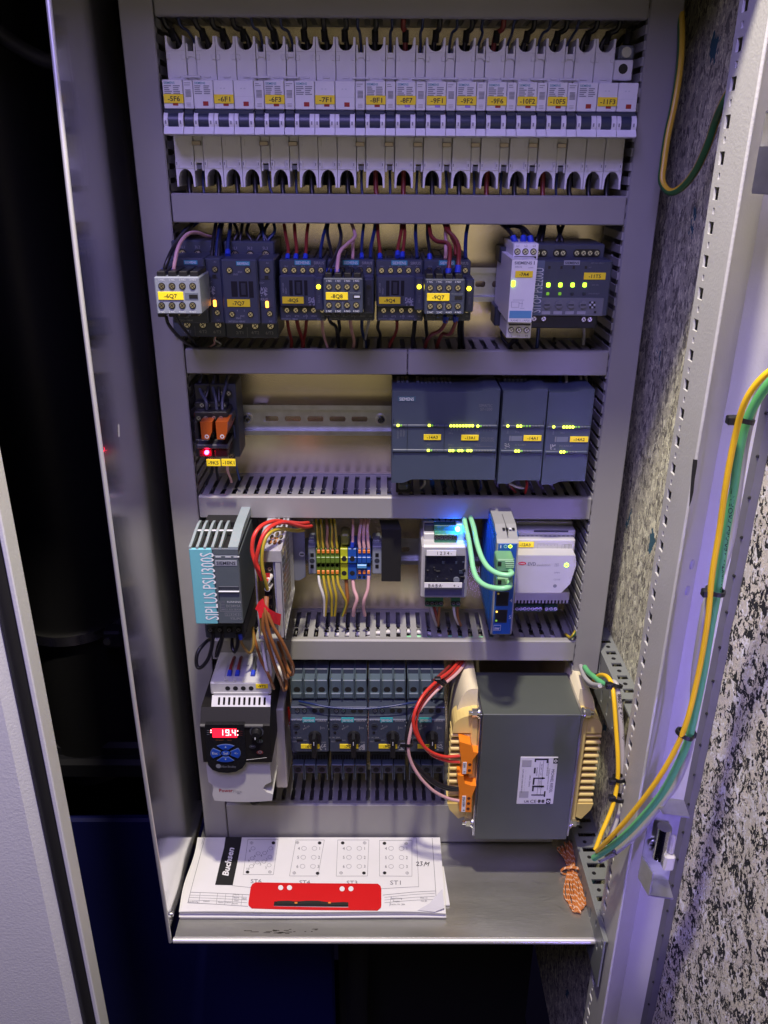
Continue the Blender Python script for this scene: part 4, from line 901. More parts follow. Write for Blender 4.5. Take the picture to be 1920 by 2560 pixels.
E_('short black wire end lying on the duct below module -11T5',WIREB,.0030,[(770,1270,-.02),(765,1300,-.025),(775,1320,-.03)])
# ------------------------------------------------------------------ row 3: relays and controller
def socket_relay(tag,label,dx,lit):
    R=lambda a,b,c,d:(a+dx,b,c+dx,d)
    t=thing('plug_relay',label,'relay',at(ZF,220+dx,730,-.04),'orange plug relays on black sockets')
    b=M(); b.pb(ZF,R(142,120,258,400),-.050,-.008,BLK,.001); b.pb(ZF,R(140,255,262,330),-.062,-.02,BLK,.001); b.pb(ZF,R(136,325,268,400),-.076,-.02,BLK,.001)
    b.pb(ZF,R(145,530,262,660),-.070,-.008,BLK,.001); b.pb(ZF,R(140,395,170,560),-.066,-.008,BLK,.001); b.build('socket',t)
    r=M(); Y=-.092; q=[at(ZF,178+dx,400,Y),at(ZF,268+dx,400,Y),at(ZF,266+dx,470,Y),at(ZF,245+dx,530,Y),at(ZF,190+dx,528,Y)]
    r.prism([(p.x,p.z) for p in q][::-1],Y,-.045,ORG); o=r.build('relay_case',t)
    p=at(ZF,228+dx,508,Y-.0002); m=M(); m.disc(p.x,Y-.0002,p.z,.0022,PRW); m.disc(p.x,Y-.0003,p.z,.0012,ORG); m.build('printing',o)
    h=M(); h.pb(ZF,R(150,568,272,600),-.084,-.03,mat('relay_holder_grey',(.035,.035,.05),.4),.001); h.build('holder',t)
    g=M(); g.pb(ZF,R(170,602,270,660),-.080,-.05,mat('red_glass',(.10,.012,.02),.15) if lit else mat('dull_red_glass',(.05,.012,.015),.2),.001); g.build('lamp_module',t)
    if lit:
        p=at(ZF,228,625,-.0815); s=M(); s.cyl(p+Vector((0,-.0012,0)),p+Vector((0,.001,0)),.0022,LEDR,12); s.build('led',t)
    for x_,y_ in ((192,275),(238,275)): screw(ZF,x_+dx,y_,-.0625,t,SCREWS)
    for x_,y_ in ((168,370),(220,370)): screw(ZF,x_+dx,y_,-.0765,t,SCREWS)
    screw(ZF,220+dx,188,-.0505,t,SCREWS)
    if dx: screw(ZF,390,188,-.0505,t,SCREWS); screw(ZF,412,652,-.0705,t,SCREWS)
    tag_plate(ZF,(226,676,329,727) if not dx else (337,674,441,727),-.0835,tag,t,hfrac=.5)
    return t
socket_relay('-9K5','orange relay with a glowing red light and the yellow tag -9K5',0,True)
socket_relay('-10K1','unlit orange relay with the yellow tag -10K1',114,False)
b=M(); b.pb(ZF,(375,120,458,660),-.046,-.008,SIRD,.001); b.pb(ZF,(385,340,420,395),-.066,-.03,SIRD,.001); solo(b,'end_plate','dark end plate right of the two orange relays','end plate')
def wz(z,label,m,r,pts,fer=None,grp=None,**k): return wire(label,m,r,[(z,)+q for q in pts],group=grp,fer=fer,**k)
for i,(lab,pts) in enumerate((('first grey wire down to the relay -9K5',[(230,310,-.066),(225,250,-.066),(190,190,-.055),(172,130,-.045),(190,60,-.035)]),('second dark wire down to the relay -9K5',[(215,240,-.058),(240,150,-.05),(225,60,-.035)]),
  ('first grey wire down to the relay -10K1',[(303,310,-.066),(295,230,-.062),(275,150,-.05),(285,60,-.035)]),('second grey wire down to the relay -10K1',[(345,310,-.066),(345,230,-.060),(365,150,-.05),(380,60,-.035)]),('third dark wire beside the relay -10K1',[(320,250,-.058),(318,150,-.05),(312,60,-.035)]))):
    wz(ZF,lab,WIREB if i in (1,4) else mat('slate_wire',(.05,.055,.09),.4),.0022,pts,grp='wires of the relays')
wz(ZF,'dark wire below the relay -9K5',WIREB,.0020,[(300,735,-.06),(305,780,-.055),(312,825,-.045)])
wz(ZF,'pinkish wire below the relay -10K1',WIREP,.0018,[(380,730,-.06),(385,770,-.055),(405,820,-.045),(410,845,-.042)])
wz(ZF,'thin dark wire running down beside the relay -10K1',WIREBL,.0015,[(425,420,-.05),(435,520,-.045),(430,640,-.04),(450,740,-.045),(470,830,-.045)])
wz(ZF,'dark wire curling under the relay -9K5 at the left',WIREB,.0020,[(265,700,-.05),(265,770,-.05),(235,830,-.048),(225,860,-.045)])
# controller with two modules
def s7_unit(label,name,cat,tl,tr,br,bl,dropx,risex,bars,group=None):
    """corner points in frame ZG: top left/right, bottom right/left; dropx/risex: where the lower/upper edge bends"""
    Y=-.085; t=thing(name,label,cat,at(ZG,(bl[0]+br[0])/2,bl[1],-.04),group)
    def cut(x,y0): return (x,y0)
    a=M(); y1=bars[0]; y2=bars[1]
    lx=lambda y: tl[0]+(bl[0]-tl[0])*(y-tl[1])/(bl[1]-tl[1]); rx=lambda y: tr[0]+(br[0]-tr[0])*(y-tr[1])/(br[1]-tr[1])
    X=lambda x,y: at(ZG,x,y,Y)
    L=X(lx((y1+y2)/2),(y1+y2)/2).x+.0006; Rr=X(rx((y1+y2)/2),(y1+y2)/2).x-.0010
    zz=lambda y: X((tl[0]+tr[0])/2,y).z
    zt=zz(tl[1]+2); zt2=zz(tr[1]-2); zb=zz(br[1]); zb2=zz(bl[1])
    xr=X(risex,tl[1]).x; xr2=xr+.012; xd=X(dropx,br[1]).x; xd2=xd-.012
    f=lambda u,v,n,p: [(u[0]+(v[0]-u[0])*k/n, u[1]+(v[1]-u[1])*(.5-.5*math.cos(math.pi*k/n))) for k in range(n+1)]
    g=.0004
    a.prism([(L,zz(y1)+g),(Rr,zz(y1)+g),(Rr,zt2)]+f((min(xr2,Rr-.001),zt2),(xr,zt),5,0)+[(L,zt)],Y,-.03,S7)
    top=a.build('upper_cover',t)
    a=M(); a.prism([(L,zb2)]+f((xd2,zb2),(xd,zb),5,0)+[(Rr,zb),(Rr,zz(y2)-g),(L,zz(y2)-g)],Y,-.03,S7); a.build('lower_cover',t)
    a=M(); a.box(L,Rr,Y-.0003,-.03,zz(y2)+g*.0,zz(y1),S7,.0006)
    for yy,s in ((y1,1),(y2,-1)): a.box(L+.0006,Rr-.0006,Y-.0018,Y,zz(yy+12),zz(yy-10),S7,.0008)
    for xx in (L+.0012,Rr-.0020):
        a.box(xx,xx+.0007,Y-.0006,Y+.001,zz(y1-2),zz(y1-48),S7D); a.box(xx,xx+.0007,Y-.0006,Y+.001,zz(y2+55),zz(y2+2),S7D)
    a.build('status_strip',t)
    a=M(); a.box(L+.0008,Rr-.0008,-.03,-.008,zb+.002,zt-.003,S7D); a.build('body',t)
    return t,Y,L,Rr,zz
def leds(t,y,Y,xs,levels):
    for x_,lv in zip(xs,levels):
        led(ZG,x_,y,Y-.0020,t,{2:LEDY_G,1:LEDGD,0:mat('led_off',(.10,.11,.13),.5)}[lv],.0026 if lv==2 else .0019)
LEDY_G=mat('led_yellow_green',(.6,.7,.05),.4,emit=(.85,1,.06),es=4)
t,Y,L,Rr,zz=s7_unit('wide slate blue controller with the tags -14A3 and -13A1','logic_controller','controller',(60,175),(868,157),(828,826),(48,852),215,690,(427,610))
pr=M(); Yp=Y-.0006
for x_,y_ in ((172,0),(446,0)): pr.quad(ZG,(x_-2,416,x_+2,622),Yp-.0015,S7D)
pr.pb(ZG,(103,211,234,247),Y-.0004,Y,mat('badge_blue',(.04,.09,.14),.5)); pr.ptxt(ZG,'SIEMENS',168,230,Y-.0006,24,PRW,bold=.015,wpx=108)
pr.ptxt(ZG,'SIMATIC',754,278,Yp,22,PRG,wpx=98); pr.ptxt(ZG,'S7-1200',758,305,Yp,22,PRG,wpx=88)
pr.ptxt(ZG,'CPU 1214C',765,520,Yp,14,PRG); pr.ptxt(ZG,'DC/DC/DC',768,537,Yp,14,PRG)
for k,s in enumerate(('RUN/STOP','ERROR','MAINT')): pr.ptxt(ZG,s,103+22*k,480,Yp,13,PRG,rot=math.pi/2)
for k in range(8): pr.ptxt(ZG,'.%d'%k,497+23*k,462,Yp,12,PRG); 
for k in range(6): pr.ptxt(ZG,'.%d'%k,693+22*k,462,Yp,12,PRG)
pr.ptxt(ZG,'DI a',495,482,Yp,12,PRG); pr.ptxt(ZG,'DI b',692,482,Yp,12,PRG); pr.ptxt(ZG,'DQ a',495,568,Yp,12,PRG); pr.ptxt(ZG,'DQ b',692,568,Yp,12,PRG); pr.ptxt(ZG,'AQ',330,566,Yp,12,PRG)
pr.quad(ZG,(480,588,640,590),Yp,PRG); pr.quad(ZG,(680,580,805,582),Yp,PRG); pr.build('printing',t)
leds(t,425,Y,(104,127,149),(2,1,0)); leds(t,425,Y,(335,357,378,400),(2,1,0,0)); leds(t,428,Y,[496+22.8*k for k in range(8)],[2]*8); leds(t,430,Y,[695+22*k for k in range(5)],(2,1,0,0,0))
leds(t,610,Y,(328,350,372,394),(2,1,0,0)); leds(t,612,Y,[488+22.2*k for k in range(8)],(2,2,1,2,2,1,2,2)); leds(t,613,Y,[684+21*k for k in range(6)],[0]*6)
tag_plate(ZG,(294,492,422,534),Y-.0014,'-14A3',t); tag_plate(ZG,(572,496,701,537),Y-.0014,'-13A1',t)
for (lab,c,tg,tr_) in (('narrow slate blue module with the tag -14A1, middle of the three units',((880,172),(1218,157),(1168,832),(838,857),990,1060,(430,615)),'-14A1',(1034,499,1166,541)),('narrow slate blue module with the tag -14A2 at the right end',((1222,178),(1563,162),(1500,838),(1158,864),1320,1400,(437,622)),'-14A2',(1378,508,1513,550))):
    t,Y,L,Rr,zz=s7_unit(lab,'input_output_module','module',*c,group='narrow controller modules')
    o=0 if tg=='-14A1' else 1; dx=0 if not o else 338; dy=0 if not o else 7
    pr=M(); Yp=Y-.0006; rr=random.Random(3+o)
    for i in range(6):
        for j in range(6):
            if rr.random()<.5: pr.quad(ZG,(893+dx+6.5*i,558+dy+6.5*j,899.5+dx+6.5*i,564.5+dy+6.5*j),Yp,PRD)
    pr.quad(ZG,(942+dx,503+dy,1024+dx,541+dy),Yp,mat('print_patch',(.13,.15,.20),.6)); pr.pb(ZG,(928+dx,503+dy,938+dx,541+dy),Yp,Y,PRG)
    pr.ptxt(ZG,'DIAG',916+dx,468+dy,Yp,12,PRG,rot=math.pi/2); pr.ptxt(ZG,'AI 4x13BIT' if not o else 'DQ 8xRELAY',1010+dx,570+dy,Yp,12,PRG); pr.ptxt(ZG,'DI a',985+dx,472+dy,Yp,12,PRG)
    pr.build('printing',t)
    if not o:
        leds(t,429,Y,(917,),(2,)); leds(t,430,Y,[990+22.5*k for k in range(8)],(2,2,1,1,1,0,0,0)); leds(t,615,Y,[975+22*k for k in range(6)],(2,2,1,0,0,0))
    else:
        leds(t,436,Y,(1257,),(2,)); leds(t,437,Y,[1331+22.5*k for k in range(8)],(2,2,2,2,1,1,0,0)); leds(t,622,Y,[1310+22*k for k in range(6)],(2,2,1,0,0,0))
    tag_plate(ZG,tr_,Y-.0014,tg,t)
b=M()
for k in range(3): b.pb(ZG,(95+32*k,95,120+32*k,135),-.05,-.03,SIR,.0005)
for k in range(9): b.pb(ZG,(240+30*k,95+ (8 if k else 0),262+30*k,138),-.05,-.03,SIR,.0005)
for k in range(6): b.pb(ZG,(885+30*k,78,912+30*k,106),-.045,-.03,SIR,.0005)
b.pb(ZG,(60,75,1540,160),-.03,-.012,BLKM); solo(b,'terminal_strip','dark terminal strip in the shade above the slate blue controller','terminal strip')
for i,x_ in enumerate((1265,1300,1345,1400,1450,1490)): wz(ZG,f'dark wire above the module -14A2, {("first","second","third","fourth","fifth","sixth")[i]} from its left',(WIREB,WIREBL,WIREG)[i%3] if i in (3,) or i!=4 else WIREG,.0022,[(x_,165,-.045),(x_+6,110,-.045),(x_+3,50,-.035)])
b=M(); b.pb(ZG,(88,850,202,925),-.052,-.035,BLK,.001); b.pb(ZG,(105,855,180,905),-.058,-.04,mat('grey_plug',(.10,.11,.11),.5),.002); solo(b,'network_plug','grey network plug under the left corner of the controller','plug')
for lab,m,pts in (('grey cable leaving below the controller',WIREG,[(300,830,-.05),(300,860,-.05),(270,890,-.045)]),('black cable leaving below the controller',WIREB,[(455,830,-.05),(460,870,-.05),(440,900,-.042)]),('black wire below the middle of the controller',WIREB,[(500,830,-.05),(520,880,-.05),(545,920,-.042)]),('dark wire below the controller near its right end',WIREBL,[(715,830,-.05),(720,880,-.05),(705,910,-.042)]),
   ('white wire under the module -14A1',WIREW,[(930,855,-.05),(985,880,-.055),(1035,888,-.05)]),('red wire under the module -14A1',WIRERED,[(1055,835,-.05),(1058,870,-.055),(1045,925,-.045)]),('dark red wire under the module -14A1 at its left',WIRER,[(930,860,-.05),(950,890,-.05),(975,920,-.045)])):
    wz(ZG,lab,m,.0018,pts)

# ------------------------------------------------------------------ row 4
# teal power supply
t=thing('power_supply','grey power supply with a teal strip and slotted sloping top','power supply',at(ZH,300,1050,-.08))
Y=-.150; GRP=mat('supply_grey',(.085,.105,.12),.4,nz=.06); LGR=mat('supply_light_grey',(.27,.33,.35),.4,nz=.05); TEA=mat('teal_panel',(.15,.46,.52),.42,nz=.04)
L=at(ZH,70,620,Y).x; Rr=at(ZH,470,620,Y).x; zt=at(ZH,250,305,Y).z; zb=at(ZH,290,928,Y).z
xs=at(ZH,257,620,Y).x
b=M(); b.box(xs,Rr,Y,-.012,zb,zt-.007,GRP,.0012); b.box(xs,Rr,Y+.0002,Y+.003,zt-.0075,zt,GRP,.0006); b.box(L,xs-.0002,Y+.0032,-.012,zb,zt-.007,GRP); b.build('housing',t)
b=M(); b.box(L,xs-.0002,Y-.0004,Y+.003,zb,zt,TEA,.0008); a=rect(ZH,(90,345,262,900),Y)
p=at(ZH,217,622,Y-.0006); b.txt('SIPLUS PSU300S',p.x-.001,p.z,Y-.0007,.0145,mat('pure_white_print',(.8,.82,.84),.5),rot=math.pi/2,wfit=a[3]-a[2]); b.build('teal_panel',t)
# sloping slotted top: ribs from the front edge up and back
zc=at(ZH,330,95,-.105).z; Yt=-.105
b=M()
for u in (0,.145,.30,.455,.61):
    x0_=L+(Rr-L)*u; prof=[(Y,zt-.001),(Y,zt+.0022),(Y+.012,zt+(zc-zt)*.42),(Y+.028,zt+(zc-zt)*.8),(Yt,zc),(Yt+.01,zc-.001),(Yt+.01,zt-.001)]
    b.prismx(prof,x0_,x0_+.0026,LGR)
b.box(L,Rr-.009,-.118,-.1145,zt+(zc-zt)*.60,zt+(zc-zt)*.68,PRW,.0004); b.build('cooling_rib',t)
b=M(); prof=[(Y,zt-.001),(Y,zt+.0022),(Y+.012,zt+(zc-zt)*.42),(Y+.028,zt+(zc-zt)*.8),(Yt,zc),(-.03,zc),(-.03,zt-.001)]
b.prismx(prof,L+(Rr-L)*.80,Rr,LGR); b.build('top_cheek',t)
b=M(); b.box(L+.002,Rr-.011,Y+.004,-.02,zt-.006,zt-.002,BLKM); b.box(L+.002,Rr-.011,Yt+.012,Yt+.016,zt-.002,zc-.004,BLKM); b.build('inner_space',t)
b=M()
for u in (.53,.73,.90): b.box(L+(Rr-L)*u,L+(Rr-L)*(u+.115),Y-.0004,Y+.001,at(ZH,350,376,Y).z,at(ZH,350,370,Y).z,PRW)
b.pb(ZH,(258,402,438,445),Y-.0004,Y+.001,mat('pale_plate',(.30,.32,.37),.5)); b.ptxt(ZH,'SIEMENS',348,424,Y-.0006,27,SIRD,bold=.02,wpx=158); 
b.ptxt(ZH,'RUNNING',415,746,Y-.0004,16,PRW); b.ptxt(ZH,'DC24V/5A',410,780,Y-.0004,22,PRD,wpx=118); b.ptxt(ZH,'6AG1 333 2BA20',392,808,Y-.0004,14,PRD); b.ptxt(ZH,'YSL/PO',432,884,Y-.0004,20,PRD)
for r in ((300,728,302,822),(300,822,478,825),(340,836,468,838),(340,862,468,864),(340,836,342,864),(466,836,468,864),(374,836,376,864),(408,836,410,864),(436,836,438,864)): b.quad(ZH,r,Y-.0003,PRD)
for q,x_ in (('2',357),('3',392),('4',424),('3',452)): b.ptxt(ZH,q,x_,850,Y-.0004,17,PRD)
for k in range(6): b.quad(ZH,(308,738+13*k,340,743+13*k),Y-.0003,PRG)
b.build('printing',t)
b=M(); b.pb(ZH,(285,618,455,655),Y-.0004,Y+.002,SIRD,.0004); b.pb(ZH,(285,660,458,668),Y-.0022,Y,PRW,.0004); b.pb(ZH,(288,672,295,735),Y-.0003,Y,SIRD); b.build('display_slot',t)
b=M(); b.pb(ZH,(175,928,500,1050),-.115,-.03,SIRD,.0015)
for k in range(4): b.pb(ZH,(200+77*k,955,250+77*k,1003),-.1165,-.114,BLK,.0005)
tb=b.build('terminal_base',t)
for k in range(4): screw(ZH,218+78*k,978,-.1170,tb,SCREWS)
wz(ZH,'left black wire hanging in a wide loop below the teal power supply',WIREB,.0034,[(238,1000,-.115),(236,1090,-.116),(200,1220,-.118),(140,1290,-.118),(105,1270,-.116),(112,1170,-.112),(180,1080,-.10),(240,1040,-.08)])
wz(ZH,'second black wire bent into a narrow loop below the supply',WIREB,.0034,[(315,1000,-.115),(310,1080,-.116),(280,1180,-.116),(270,1190,-.112),(285,1110,-.10),(320,1030,-.08)])
wz(ZH,'third black wire bent into a narrow loop below the supply',WIREB,.0034,[(440,1005,-.115),(445,1100,-.116),(420,1160,-.116),(400,1110,-.110),(400,1020,-.09)])
wz(ZH,'brown wire looping at the right terminal of the teal supply',mat('tan_wire',(.26,.16,.04),.4),.0026,[(465,1015,-.115),(480,1090,-.116),(535,1170,-.11),(572,1130,-.095),(578,1040,-.07),(570,960,-.05)],fer='s')
# perforated cage supply
t=thing('cage_power_supply','perforated metal cage power supply with red and brown wires','power supply',at(ZH,720,1055,-.07))
CAGE=mat('cage_metal',(.66,.66,.68),.32,.55,nz=.15,nscale=80); Yc=-.142
XL_=at(ZH,600,700,Yc).x; XR_=at(ZH,822,700,Yc).x; zt=at(ZH,700,322,Yc).z; zb=at(ZH,700,1052,Yc).z; Yb=-.035
b=M(); b.box(XL_,XL_+.0014,Yc,Yb,zb,zt-.008,CAGE); b.box(XL_,XR_,Yc,Yb,zb,zb+.0016,CAGE); b.box(XL_+.0015,XR_,Yb-.002,Yb,zb,zt,CAGE)
b.box(XL_+.004,XR_,Yc-.0004,Yc+.0012,zt-.0125,zt,CAGE); b.box(XR_-.0065,XR_-.0002,Yc,Yc+.0012,zb,zt-.0126,CAGE); b.build('frame',t)
# mesh side: vertical bars and cross bars
def holed(mb,plane,const,th,a0,a1,b0,b1,nx,ny,fill,m):
    """sheet with a staggered field of six sided holes; plane 'x' spans Y,Z and plane 'z' spans X,Y"""
    dx=(a1-a0)/nx; dy=(b1-b0)/ny
    for i in range(nx):
        for j in range(ny):
            cx=a0+(i+.5)*dx; cy=b0+(j+.5)*dy; hx,hy=dx/2,dy/2; s=dy*.5*(i%2)
            o=[(cx-hx,cy-hy),(cx,cy-hy),(cx+hx,cy-hy),(cx+hx,cy+hy),(cx,cy+hy),(cx-hx,cy+hy)]
            n=[(cx-hx*.55*fill,cy-hy*fill),(cx,cy-hy*fill),(cx+hx*.55*fill,cy-hy*fill),(cx+hx*.55*fill,cy+hy*fill),(cx,cy+hy*fill),(cx-hx*.55*fill,cy+hy*fill)]
            n=[(cx-hx*.5*fill,cy-hy*fill),(cx+hx*.5*fill,cy-hy*fill),(cx+hx*fill,cy),(cx+hx*.5*fill,cy+hy*fill),(cx-hx*.5*fill,cy+hy*fill),(cx-hx*fill,cy)]
            o=[(cx-hx,cy-hy),(cx+hx,cy-hy),(cx+hx,cy),(cx+hx,cy+hy),(cx-hx,cy+hy),(cx-hx,cy)]
            V=[]
            for (p,q) in o+n:
                q=q+(s if b0<q+s<b1 and 0<j<ny-1 else 0)
                V.append((const,p,q) if plane=='x' else (p,q,const))
            mb.add(V,[(k,(k+1)%6,(k+1)%6+6,k+6) for k in range(6)],m)
b=M(); holed(b,'x',XR_,.001,Yc,Yb,zb+.004,zt-.004,9,14,.86,CAGE); b.box(XR_-.001,XR_+.0004,Yc,Yc+.003,zb,zt,CAGE); b.box(XR_-.001,XR_+.0003,Yc,Yb,zt-.004,zt,CAGE); b.box(XR_-.001,XR_+.0003,Yc,Yb,zb,zb+.004,CAGE); b.build('mesh_side',t)
b=M(); holed(b,'z',zt,.001,XL_+.012,XR_-.001,Yc+.014,Yb,3,7,.86,CAGE); b.box(XL_+.004,XL_+.012,Yc,Yb,zt-.001,zt+.0002,CAGE); b.box(XL_+.0121,XR_,Yc,Yc+.014,zt-.001,zt+.0002,CAGE); b.build('mesh_top',t)
INN=mat('warm_board_parts',(.30,.24,.12),.6,nz=.5,nscale=120)
b=M(); b.box(XL_+.006,XR_-.004,Yb-.03,Yb-.004,zb+.005,zt-.012,INN)
random.seed(8)
for k in range(26): 
    y=random.uniform(Yc+.025,Yb-.03); z=random.uniform(zb+.006,zt-.04); b.box(XL_+.018,XR_-random.uniform(.003,.012),y,y+random.uniform(.008,.02),z,z+random.uniform(.01,.03),random.choice((INN,BLK,mat('capacitor_pale',(.55,.5,.35),.5),mat('coil_copper',(.4,.16,.05),.4))),.001)
p=at(ZH,745,215,-.10); b.cyl((p.x,-.10,zt-.02),(p.x,-.10,zt-.008),.007,mat('coil_copper',(.4,.16,.05),.4),14); b.build('circuit_board',t)
b=M(); b.pb(ZH,(612,500,622,1050),Yc+.003,Yb,mat('board_edge_tan',(.38,.28,.10),.5)); b.build('board_edge',t)
tb=M(); tb.pb(ZH,(672,470,738,960),Yc+.004,Yc+.02,BLK,.001); tbo=tb.build('terminal_block',t)
for k in range(7): screw(ZH,712,470+ 78*k,Yc+.0035,tbo,SCREWS)
b=M(); p0=at(ZH,735,400,Yc+.001); p1=at(ZH,772,880,Yc+.001); b.add([(p0.x,p0.y,p0.z),(p0.x+.007,p0.y+.012,p0.z-.003),(p1.x+.006,p1.y+.010,p1.z-.01),(p1.x,p1.y,p1.z)],[(0,1,2,3)],mat('violet_clear_cover',(.30,.30,.45),.25)); b.build('terminal_cover',t)
b=M(); pr_=[at(ZH,880,100,-.03),at(ZH,1000,110,-.03),at(ZH,1010,530,-.03),at(ZH,960,560,-.03),at(ZH,900,560,-.03)]; b.prism([(p.x,p.z) for p in pr_][::-1],-.032,-.030,mat('side_plate_violet_grey',(.16,.17,.24),.45)); p=at(ZH,978,350,-.0325); b.disc(p.x,-.0325,p.z,.0034,PRW,18); b.box(p.x-.0022,p.x+.0022,-.0328,-.0326,p.z-.0008,p.z+.0008,INK); b.build('mounting_plate',t)
TAPE=mat('red_tape',(.62,.02,.03),.22)
def tape(label,pts,z=ZH):
    b=M(); V=[at(z,*p) for p in pts]; n=len(V)//2; V=[(*v,) for v in V]; b.add(V,[(i,i+1,n+i+1,n+i) for i in range(n-1)],TAPE); b.add([(x,y+.0006,z_) for x,y,z_ in V],[(i,i+1,n+i+1,n+i) for i in range(n-1)],TAPE); solo(b,'tape_flag',label,'tape','red tape flags on the cage supply')
tape('lower large red tape flag folded around the brown wires',[(615,750,-.150),(655,716,-.156),(672,770,-.158),(705,805,-.160),(760,835,-.156),(806,850,-.150),(590,805,-.150),(612,822,-.156),(625,885,-.158),(690,850,-.160),(735,918,-.156),(798,944,-.150)])
tape('upper small red tape flag beside the green wire',[(640,515,-.146),(680,508,-.150),(714,508,-.147),(628,570,-.146),(676,575,-.150),(708,588,-.147)])
for lab,m,r,pts in (('outer bright red wire arching over the cage supply',WIRERED,.0034,[(690,570,-.150),(640,540,-.152),(590,420,-.152),(565,310,-.150),(585,190,-.146),(650,110,-.135),(750,75,-.12),(860,85,-.10),(960,95,-.08),(1030,90,-.06)]),
  ('inner bright red wire arching over the cage supply',WIRERED,.0034,[(680,585,-.150),(640,500,-.154),(600,420,-.155),(620,300,-.155),(660,190,-.150),(730,115,-.14),(830,85,-.125),(930,110,-.105),(1000,125,-.085),(1055,118,-.065)]),
  ('green and yellow wire arching over the cage supply',YG,.0033,[(690,640,-.150),(665,540,-.155),(645,430,-.156),(650,310,-.155),(680,210,-.150),(740,155,-.14),(830,140,-.12),(920,155,-.10),(990,150,-.08)])):
    o=wz(ZH,lab,m,r,pts)
    a=at(ZH,pts[0][0],pts[0][1],pts[0][2]); f=M(); f.cyl(a,a+Vector((.002,.012,-.001)),r*.9,WIREW,10); f.build('cable_lug',o)
BRW=[('left brown wire hanging from the cage supply in a long loop',[(680,700,-.150),(668,800,-.156),(655,950,-.158),(690,1080,-.156),(760,1290,-.15),(800,1400,-.14),(830,1480,-.125),(850,1420,-.11),(790,1250,-.09),(740,1120,-.075)]),
 ('middle brown wire hanging from the cage supply in a long loop',[(685,700,-.150),(675,820,-.158),(700,980,-.160),(750,1130,-.158),(815,1290,-.15),(850,1380,-.14),(868,1330,-.12),(820,1200,-.10)]),
 ('right brown wire hanging from the cage supply, widest loop',[(690,705,-.150),(690,820,-.158),(740,950,-.160),(810,1070,-.158),(870,1200,-.152),(905,1290,-.145),(895,1350,-.135),(855,1290,-.115),(820,1180,-.09),(780,1080,-.07)])]
for lab,pts in BRW:
    o=wz(ZH,lab,WIREBR,.0031,pts,grp='brown wires of the cage supply')
for lab,m,pts in (('left white wire hanging in the bundle below the cage supply',WIREW,[(640,1090,-.075),(660,1180,-.10),(650,1090,-.09),(665,1200,-.115),(700,1360,-.125),(720,1330,-.11),(690,1150,-.085)]),
   ('right white wire hanging in the bundle below the cage supply',WIREW,[(720,1020,-.08),(745,1180,-.11),(790,1300,-.135),(815,1400,-.13),(800,1330,-.11),(740,1150,-.09)]),
   ('thin brown wire at the left edge of the hanging bundle',WIREBR,[(575,1000,-.06),(600,1100,-.08),(640,1230,-.11),(690,1330,-.125),(720,1400,-.125),(745,1465,-.118)])):
    wz(ZH,lab,m,.0027 if m is WIREW else .0022,pts)
# terminal blocks
def terminal(label,name,x0,x1,cols,big,grp):
    t=thing('terminal_block',label,'terminal block',at(ZH,(x0+x1)/2,560,-.03),grp)
    b=M(); Y=-.045; b.pb(ZH,(x0+1,305,x1-1,560),Y,-.008,cols,.0005); b.pb(ZH,(x0+1,375,x1-1,425),Y-.003,Y,cols,.0006); b.build('body',t)
    if not big:
        for y in (330,502):
            o=M(); o.pb(ZH,(x0+7,y-14,x1-7,y+14),Y-.0014,Y+.001,TERMO,.0004); o.build('release_button',t)
        for y in (303,442,540 if cols is BLUEP else 442):
            p=at(ZH,(x0+x1)/2,y,Y-.0003); h=M(); h.cyl(p,p+Vector((0,.002,0)),(at(ZH,x1,y,Y).x-at(ZH,x0,y,Y).x)*.36,BLKM,12); h.build('wire_hole',t)
    else:
        for y in (390,508):
            p=at(ZH,(x0+x1)/2,y,Y-.0033 if y==390 else Y-.0003); h=M(); h.cyl(p,p+Vector((0,.002,0)),.0030,BLKM,16); h.build('screw_hole',t)
    return t
GREENP=mat('terminal_green',(.10,.17,.02),.4,nz=.06); LIMEP=mat('terminal_yellow_green',(.42,.46,.02),.4,nz=.05); BLUEP=mat('terminal_blue',(.015,.075,.34),.38,nz=.05)
ORD=('first','second','third','fourth','fifth')
for k in range(5): terminal(f'green terminal block with orange buttons, {ORD[k]} from the left','t',1097+38.6*k,1135+38.6*k,GREENP,False,'green terminal blocks')
TW_=terminal('wide yellow green terminal block with two round holes','t',1297,1359,LIMEP,True,'wide terminal blocks'); terminal('wide blue terminal block with two round holes','t',1360,1432,BLUEP,True,'wide terminal blocks')
for k in range(3): terminal(f'narrow blue terminal block with orange buttons, {ORD[k]} from the left','t',1438+37.5*k,1475+37.5*k,BLUEP,False,'narrow blue terminal blocks')
b=M(); b.pb(ZH,(1300,188,1372,280),-.044,-.02,mat('olive_cover',(.15,.16,.03),.45),.002); b.build('cap',TW_)
b=M(); b.pb(ZH,(1436,440,1515,470),-.0490,-.0445,mat('sky_blue_bridge',(.10,.32,.60),.35),.0006); solo(b,'jumper_bridge','light blue bridge plugged across the narrow blue terminal blocks','bridge')
for lab,x0,x1 in (('pale grey rail end clamp left of the green terminal blocks',1030,1095),('pale grey rail end clamp right of the blue terminal blocks',1562,1640)):
    t=thing('end_clamp',lab,'end clamp',at(ZH,(x0+x1)/2,530,-.03),'rail end clamps by the terminal blocks'); b=M(); b.pb(ZH,(x0,285,x1,515),-.040,-.008,AUXG,.001); b.pb(ZH,(x0,235,x1-12,285),-.030,-.008,AUXG,.001); b.build('body',t)
    xm=(x0+x1)/2
    for y,hh in ((358,15),(452,15)): h=M(); h.pb(ZH,(xm-14,y-hh,xm+14,y+hh),-.0404,-.039,BLK); h.build('slot',t)
    p=at(ZH,xm,405,-.0404); h=M(); h.cyl(p,p+Vector((0,.002,0)),.0030,SIRD,16); h.build('screw_hole',t)
